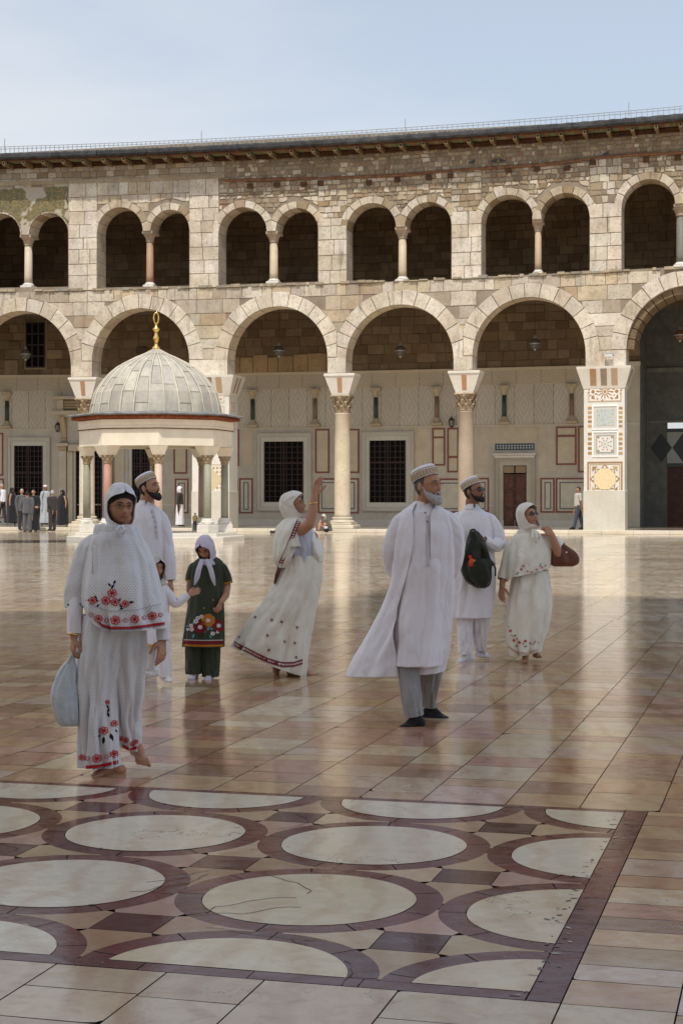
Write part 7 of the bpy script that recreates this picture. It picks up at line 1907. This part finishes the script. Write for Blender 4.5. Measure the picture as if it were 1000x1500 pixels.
# ------------------------------------------------------------------ people in the distance
def far(label, x, yf, h, Y, kind, c1, c2, yaw=0, cap=None, hair=(1, 1, 1), arms=((-.11, .30, -.02), (.11, .30, -.02)), wide=1., skin=SK, group='people standing by the portico', lean=0., stride=0.):
    f = Fig(Y); P = lambda fx, fz, d=0.: f.P(x+fx*h*wide+lean*fz*h, yf-fz*h*1., d)
    r = person(label, x, yf, Y, group); r.location.z = P(0, 0).z
    u = h/F*Y                                            # real height
    k = u/1.72
    Hm = head_matrix(P(0, .925), yaw, 0, 0, k*.98)
    cs, sn = cos(radians(yaw)), sin(radians(yaw))
    def B(sx, fz, fr=0.): return P(sx*cs+(-fr)*-sn*1., fz, (sx*sn*u-fr*u*cs)) if False else f.P(x+(sx*cs+fr*sn)*h+lean*fz*h, yf-fz*h, (sx*sn-fr*cs)*u)
    ch = [[(B(0, .88), .05*k), (B(0, .83), .055*k), (B(0, .78), .09*k)], [(B(0, .76), .115*k), (B(0, .62), .115*k), (B(0, .52), .11*k)], [(B(-.09, .805), .05*k), (B(.09, .805), .05*k)]]
    st = stride
    for s_, ar in ((-1, arms[0]), (1, arms[1])):
        hx, hz, hf = ar; el = B(s_*.135, .64, -.02); ch.append([(B(s_*.10, .80), .048*k), (el, .04*k), (B(hx, hz+.14, hf*.6-.0) if hz < .45 else B(lerp(s_*.13, hx, .6), lerp(.64, hz, .6), hf*.6), .034*k), (B(hx, hz+.06, hf), .026*k)])
        wv = B(hx, hz+.06, hf); ch += hand(wv, B(hx, hz-.05, hf+.01)-wv if hz < .45 else B(hx*.6, hz+.08, hf+.06)-wv, V((-s_, .2, 0)), s_, .4, .17*k)
        ch.append([(B(s_*.055, .52), .09*k), (B(s_*.06, .27, st*s_*.5), .06*k), (B(s_*.062, .05, st*s_), .04*k)])
        ch += foot(B(s_*.062, .045, st*s_), B(s_*.075, .005, st*s_+.11), k=k, toes=False, sc=1.1)
    organic('body', ch, M['skin'], r, .009, 1, head_geo(Hm, kind in ('abaya', 'scarf'), kind not in ('abaya', 'scarf')), face_color(Hm, skin), skin)
    for s_ in (-1, 1): organic('shoe', foot(B(s_*.062, .045, st*s_), B(s_*.075, .005, st*s_+.115), k=k, toes=False, sc=1.3), M['black_cloth'], r, .010, 1, col=(1, 1, 1))
    def L(name, rows, mat, seed, col=(1, 1, 1), op=None):      # rows: z fraction, half width, half depth, fold, front shift
        return loft(f, name, [(yf-z*h, x+lean*z*h-w*h*wide*(abs(cs)*1+abs(sn)*dd/w)/(1 if abs(sn) < .1 else 1.15), x+lean*z*h+w*h*wide*(abs(cs)+abs(sn)*dd/w)/(1 if abs(sn) < .1 else 1.15), 0., dd*u, fo*k) for z, w, dd, fo in rows], M[mat], r, seed=seed, n=48, m=36, col=col, th=.004)
    def arms_(mat, upto=1., rr=.058, col=(1, 1, 1)):
        for s_, ar in ((-1, arms[0]), (1, arms[1])):
            hx, hz, hf = ar
            pts = [B(s_*.085, .815), B(s_*.115, .795), B(s_*.14, .66, -.02), (B(hx, hz+.14, hf*.6) if hz < .45 else B(lerp(s_*.13, hx, .6), lerp(.64, hz, .6), hf*.6)), B(hx, hz+.07, hf)]
            if upto < 1: pts = pts[:3]
            sleeve(f, 'sleeve', [tuple(p)+(q*k,) for p, q in zip(pts, (rr*.7, rr*1.05, rr*.95, rr*.8, rr*.66))], M[mat], r, 16, 24, .005, s_*2., world=True, col=col)
    if kind == 'suit':
        for s_ in (-1, 1):
            sleeve(f, 'trouser_leg', [tuple(B(s_*.05, .53))+(.105*k,), tuple(B(s_*.06, .28, st*s_*.5))+(.085*k,), tuple(B(s_*.064, .03, st*s_))+(.068*k,)], M[c2], r, 20, 30, .006, s_*1., world=True)
        L('jacket', [(.84, .045, .05, 0), (.825, .085, .065, 0), (.80, .115, .08, .002), (.66, .11, .085, .004), (.50, .115, .09, .006), (.455, .118, .09, .006)], c1, 1.); arms_(c1, rr=.064)
    if kind == 'shirt':
        for s_ in (-1, 1):
            sleeve(f, 'trouser_leg', [tuple(B(s_*.05, .55))+(.10*k,), tuple(B(s_*.06, .28, st*s_*.5))+(.078*k,), tuple(B(s_*.064, .03, st*s_))+(.062*k,)], M[c2], r, 20, 30, .006, s_*1., world=True)
        L('shirt', [(.84, .045, .05, 0), (.825, .08, .065, 0), (.80, .11, .08, .002), (.66, .105, .085, .004), (.53, .105, .085, .005)], c1, 1.); arms_(c1, .5 if c1 == 'pale_cloth' else 1.)
    if kind == 'robe':
        L('robe', [(.84, .045, .05, 0), (.825, .085, .065, 0), (.80, .115, .08, .002), (.62, .12, .09, .005), (.30, .125, .095, .008), (.03, .14, .105, .010)], c1, 2.); arms_(c1, rr=.066)
    if kind == 'abaya':
        hood(hood_rows(Hm, gmax=.85, puff=1.18, body=((B(0, .82), .11*k, .11*k, .005),)), 'hood', M[c1], r, 2., 40, 30)
        L('abaya', [(.86, .05, .06, 0), (.82, .10, .08, .003), (.74, .14, .10, .006), (.5, .155, .12, .010), (.25, .15, .12, .012), (.01, .165, .13, .012)], c1, 3.)
    if kind == 'scarf':
        hood(hood_rows(Hm, gmax=.85, puff=1.15, body=((B(0, .83), .09*k, .09*k, .005),)), 'headscarf', M['white_cloth'], r, 2., 40, 30)
        L('skirt', [(.60, .10, .08, .003), (.4, .12, .09, .006), (.2, .125, .095, .008), (.03, .14, .10, .010)], c2, 3.)
        L('jacket', [(.84, .045, .05, 0), (.80, .11, .08, .002), (.66, .11, .085, .004), (.55, .12, .09, .006)], c1, 1.); arms_(c1)
    if kind not in ('abaya', 'scarf'):
        if cap == 'turban' or cap == 'white':
            mb = MB(lambda a, b, c: tuple(Hm @ V((a, b, c)))); mb.lathe(0, .012, [(.080, .035), (.092, .05), (.094, .075), (.085, .10), (.06, .12), (.01, .13)], 20); mb.build('cap', M['white_cloth'], r, True)
        o = hairback(Hm, r, 'grey_hair' if hair[0] > 2 else 'hair', low=-.05)
    return r
far('man in white shirt and dark trousers at the left edge of the photo', 3, 770.5, 57.5, 75.6, 'shirt', 'white_cloth', 'suit_dark', 60, hair=(3, 3, 3), stride=.08)
far('woman in a full black robe second from the left edge of the photo', 18, 771, 52, 75.4, 'abaya', 'black_cloth', 'black_cloth', 70)
far('grey haired man in grey suit carrying his shoes, behind the other grey suit', 32.5, 777, 61, 72.5, 'suit', 'suit_grey', 'suit_dark', 30, hair=(3, 3, 3), arms=((-.13, .36, .0), (.12, .30, 0)))
far('man in grey suit seen from behind, his feet nearest the courtyard', 40.5, 779, 60, 70.6, 'suit', 'suit_grey', 'suit_grey', 170, arms=((-.12, .3, .0), (.12, .45, .12)))
far('figure in long dark robe and white shoulder cloth behind the grey suits', 49.5, 778, 62, 72.0, 'robe', 'black_cloth', 'black_cloth', -20, arms=((-.11, .30, 0), (.15, .50, .08)), hair=(1, 1, 1))
far('man in pale blue robe and white turban facing the dark suit', 67, 772, 58, 75.0, 'robe', 'robe_blue', 'robe_blue', 50, cap='turban', skin=SKD)
far('man in dark brown suit with hands behind his back', 77, 778, 60, 71.2, 'suit', 'suit_dark', 'suit_dark', -140, arms=((-.05, .42, -.10), (.06, .42, -.10)), hair=(3, 3, 3))
far('woman in a full black robe right of the dark brown suit', 92, 772.5, 51, 74.6, 'abaya', 'black_cloth', 'black_cloth', -50)
far('woman in white headscarf, dark jacket and white skirt inside the portico', 263.5, 773.5, 58, 74.0, 'scarf', 'suit_dark', 'white_cloth', 80, group='people under the portico')
far('toddler in a yellow patterned top on the kiosk platform', 286, 784, 26, 57.6, 'shirt', 'pale_cloth', 'jeans', 150, group='people under the portico', wide=1.)
far('man in grey t-shirt and jeans walking behind the inlaid white pier', 846.5, 777.5, 62.5, 69.3, 'shirt', 'pale_cloth', 'jeans', -75, group='people under the portico', stride=.13, arms=((-.07, .33, .10), (.07, .33, -.08)))
for o in COL.objects:
    if o.name.startswith('person') and o.get('label', '').startswith('toddler'):
        for c in o.children:
            if c.name.startswith(('shirt', 'sleeve')):
                for d in c.data.color_attributes['Col'].data: d.color = (1.1, .85, .35, 1)
# seated figure by the column foot, with a bag
def seated():
    f = Fig(68.9); P = f.P
    r = person('figure in brown robe and pale headscarf sitting on the step beside the column foot', 473, 778, 68.9, 'people under the portico')
    H = head_matrix(P(474, 757.5), -30, -10, 0, .9)
    organic('body', [[(P(474, 760, .0), .05), (P(475, 764, .05), .09), (P(476, 771, .1), .14)], [(P(474, 772, .0), .1), (P(468, 768, -.35), .07), (P(467, 777, -.4), .05)], [(P(478, 772, .0), .1), (P(476, 768, -.35), .07), (P(474, 777, -.4), .05)],
                     [(P(470, 763, .0), .045), (P(467, 768, -.2), .04), (P(470, 770, -.4), .03)]]+hand(P(470, 770, -.4), V((.6, -.3, -.3)), V((0, 0, -1)), 1, .4, .16), M['skin'], r, .010, 1, head_geo(H, True, False), face_color(H, SK), SK)
    hood(hood_rows(H, gmax=.85, puff=1.2, body=((P(475, 762, .03), .14, .12, .005),)), 'headscarf', M['pale_cloth'], r, 2., 40, 30)
    loft(f, 'robe', [(760.5, 471, 478, .04, .08, 0), (764, 468, 482, .04, .16, .01), (769, 464, 485, -.05, .28, .02), (774, 463, 486, -.12, .36, .02), (778, 462, 487, -.15, .40, .02)], M['brown_cloth'], r, seed=3., n=60, m=36)
    b = empty('bag', P(478, 778.5, -.45), 'small black and white bag on the step in front of the seated figure', 'bag')
    mb = MB(); c = P(478, 776, -.5); mb.ball(c, .13, 14, (1, 1, 1), (1, .7, .8)); mb.ball(c+V((-.02, -.03, .08)), .08, 12, (28, 28, 28), (1, .8, .9)); mb.build('sack', M['black_cloth'], b, True)
    mb = MB(); mb.tube([c+V((.08*cos(q), 0, .08+.10*sin(q))) for q in (pi*k/10 for k in range(11))], .012, 6); mb.build('handle', M['black_cloth'], b, True)
seated()
for i, (x, y) in enumerate(((400, 780.5), (405, 780.0))):
    Y = 3813/(y-725); X = (x-500)/F*Y
    mb = MB(); mb.tube([(X-.13, Y, .035), (X-.05, Y-.01, .04), (X+.05, Y+.0, .035), (X+.13, Y+.02, .03)], [.035, .045, .045, .03], 10); mb.ball((X-.07, Y, .07), .04, 8, (1.5, 1.5, 1.5), (1.2, .9, .7))
    o = mb.build('shoe', M['black_cloth'], None, True); tag(o, ('left black shoe lying alone on the pavement left of the raised arm', 'right black shoe of the pair lying left of the raised arm')[i], 'shoe', 'pair of shoes left on the pavement')
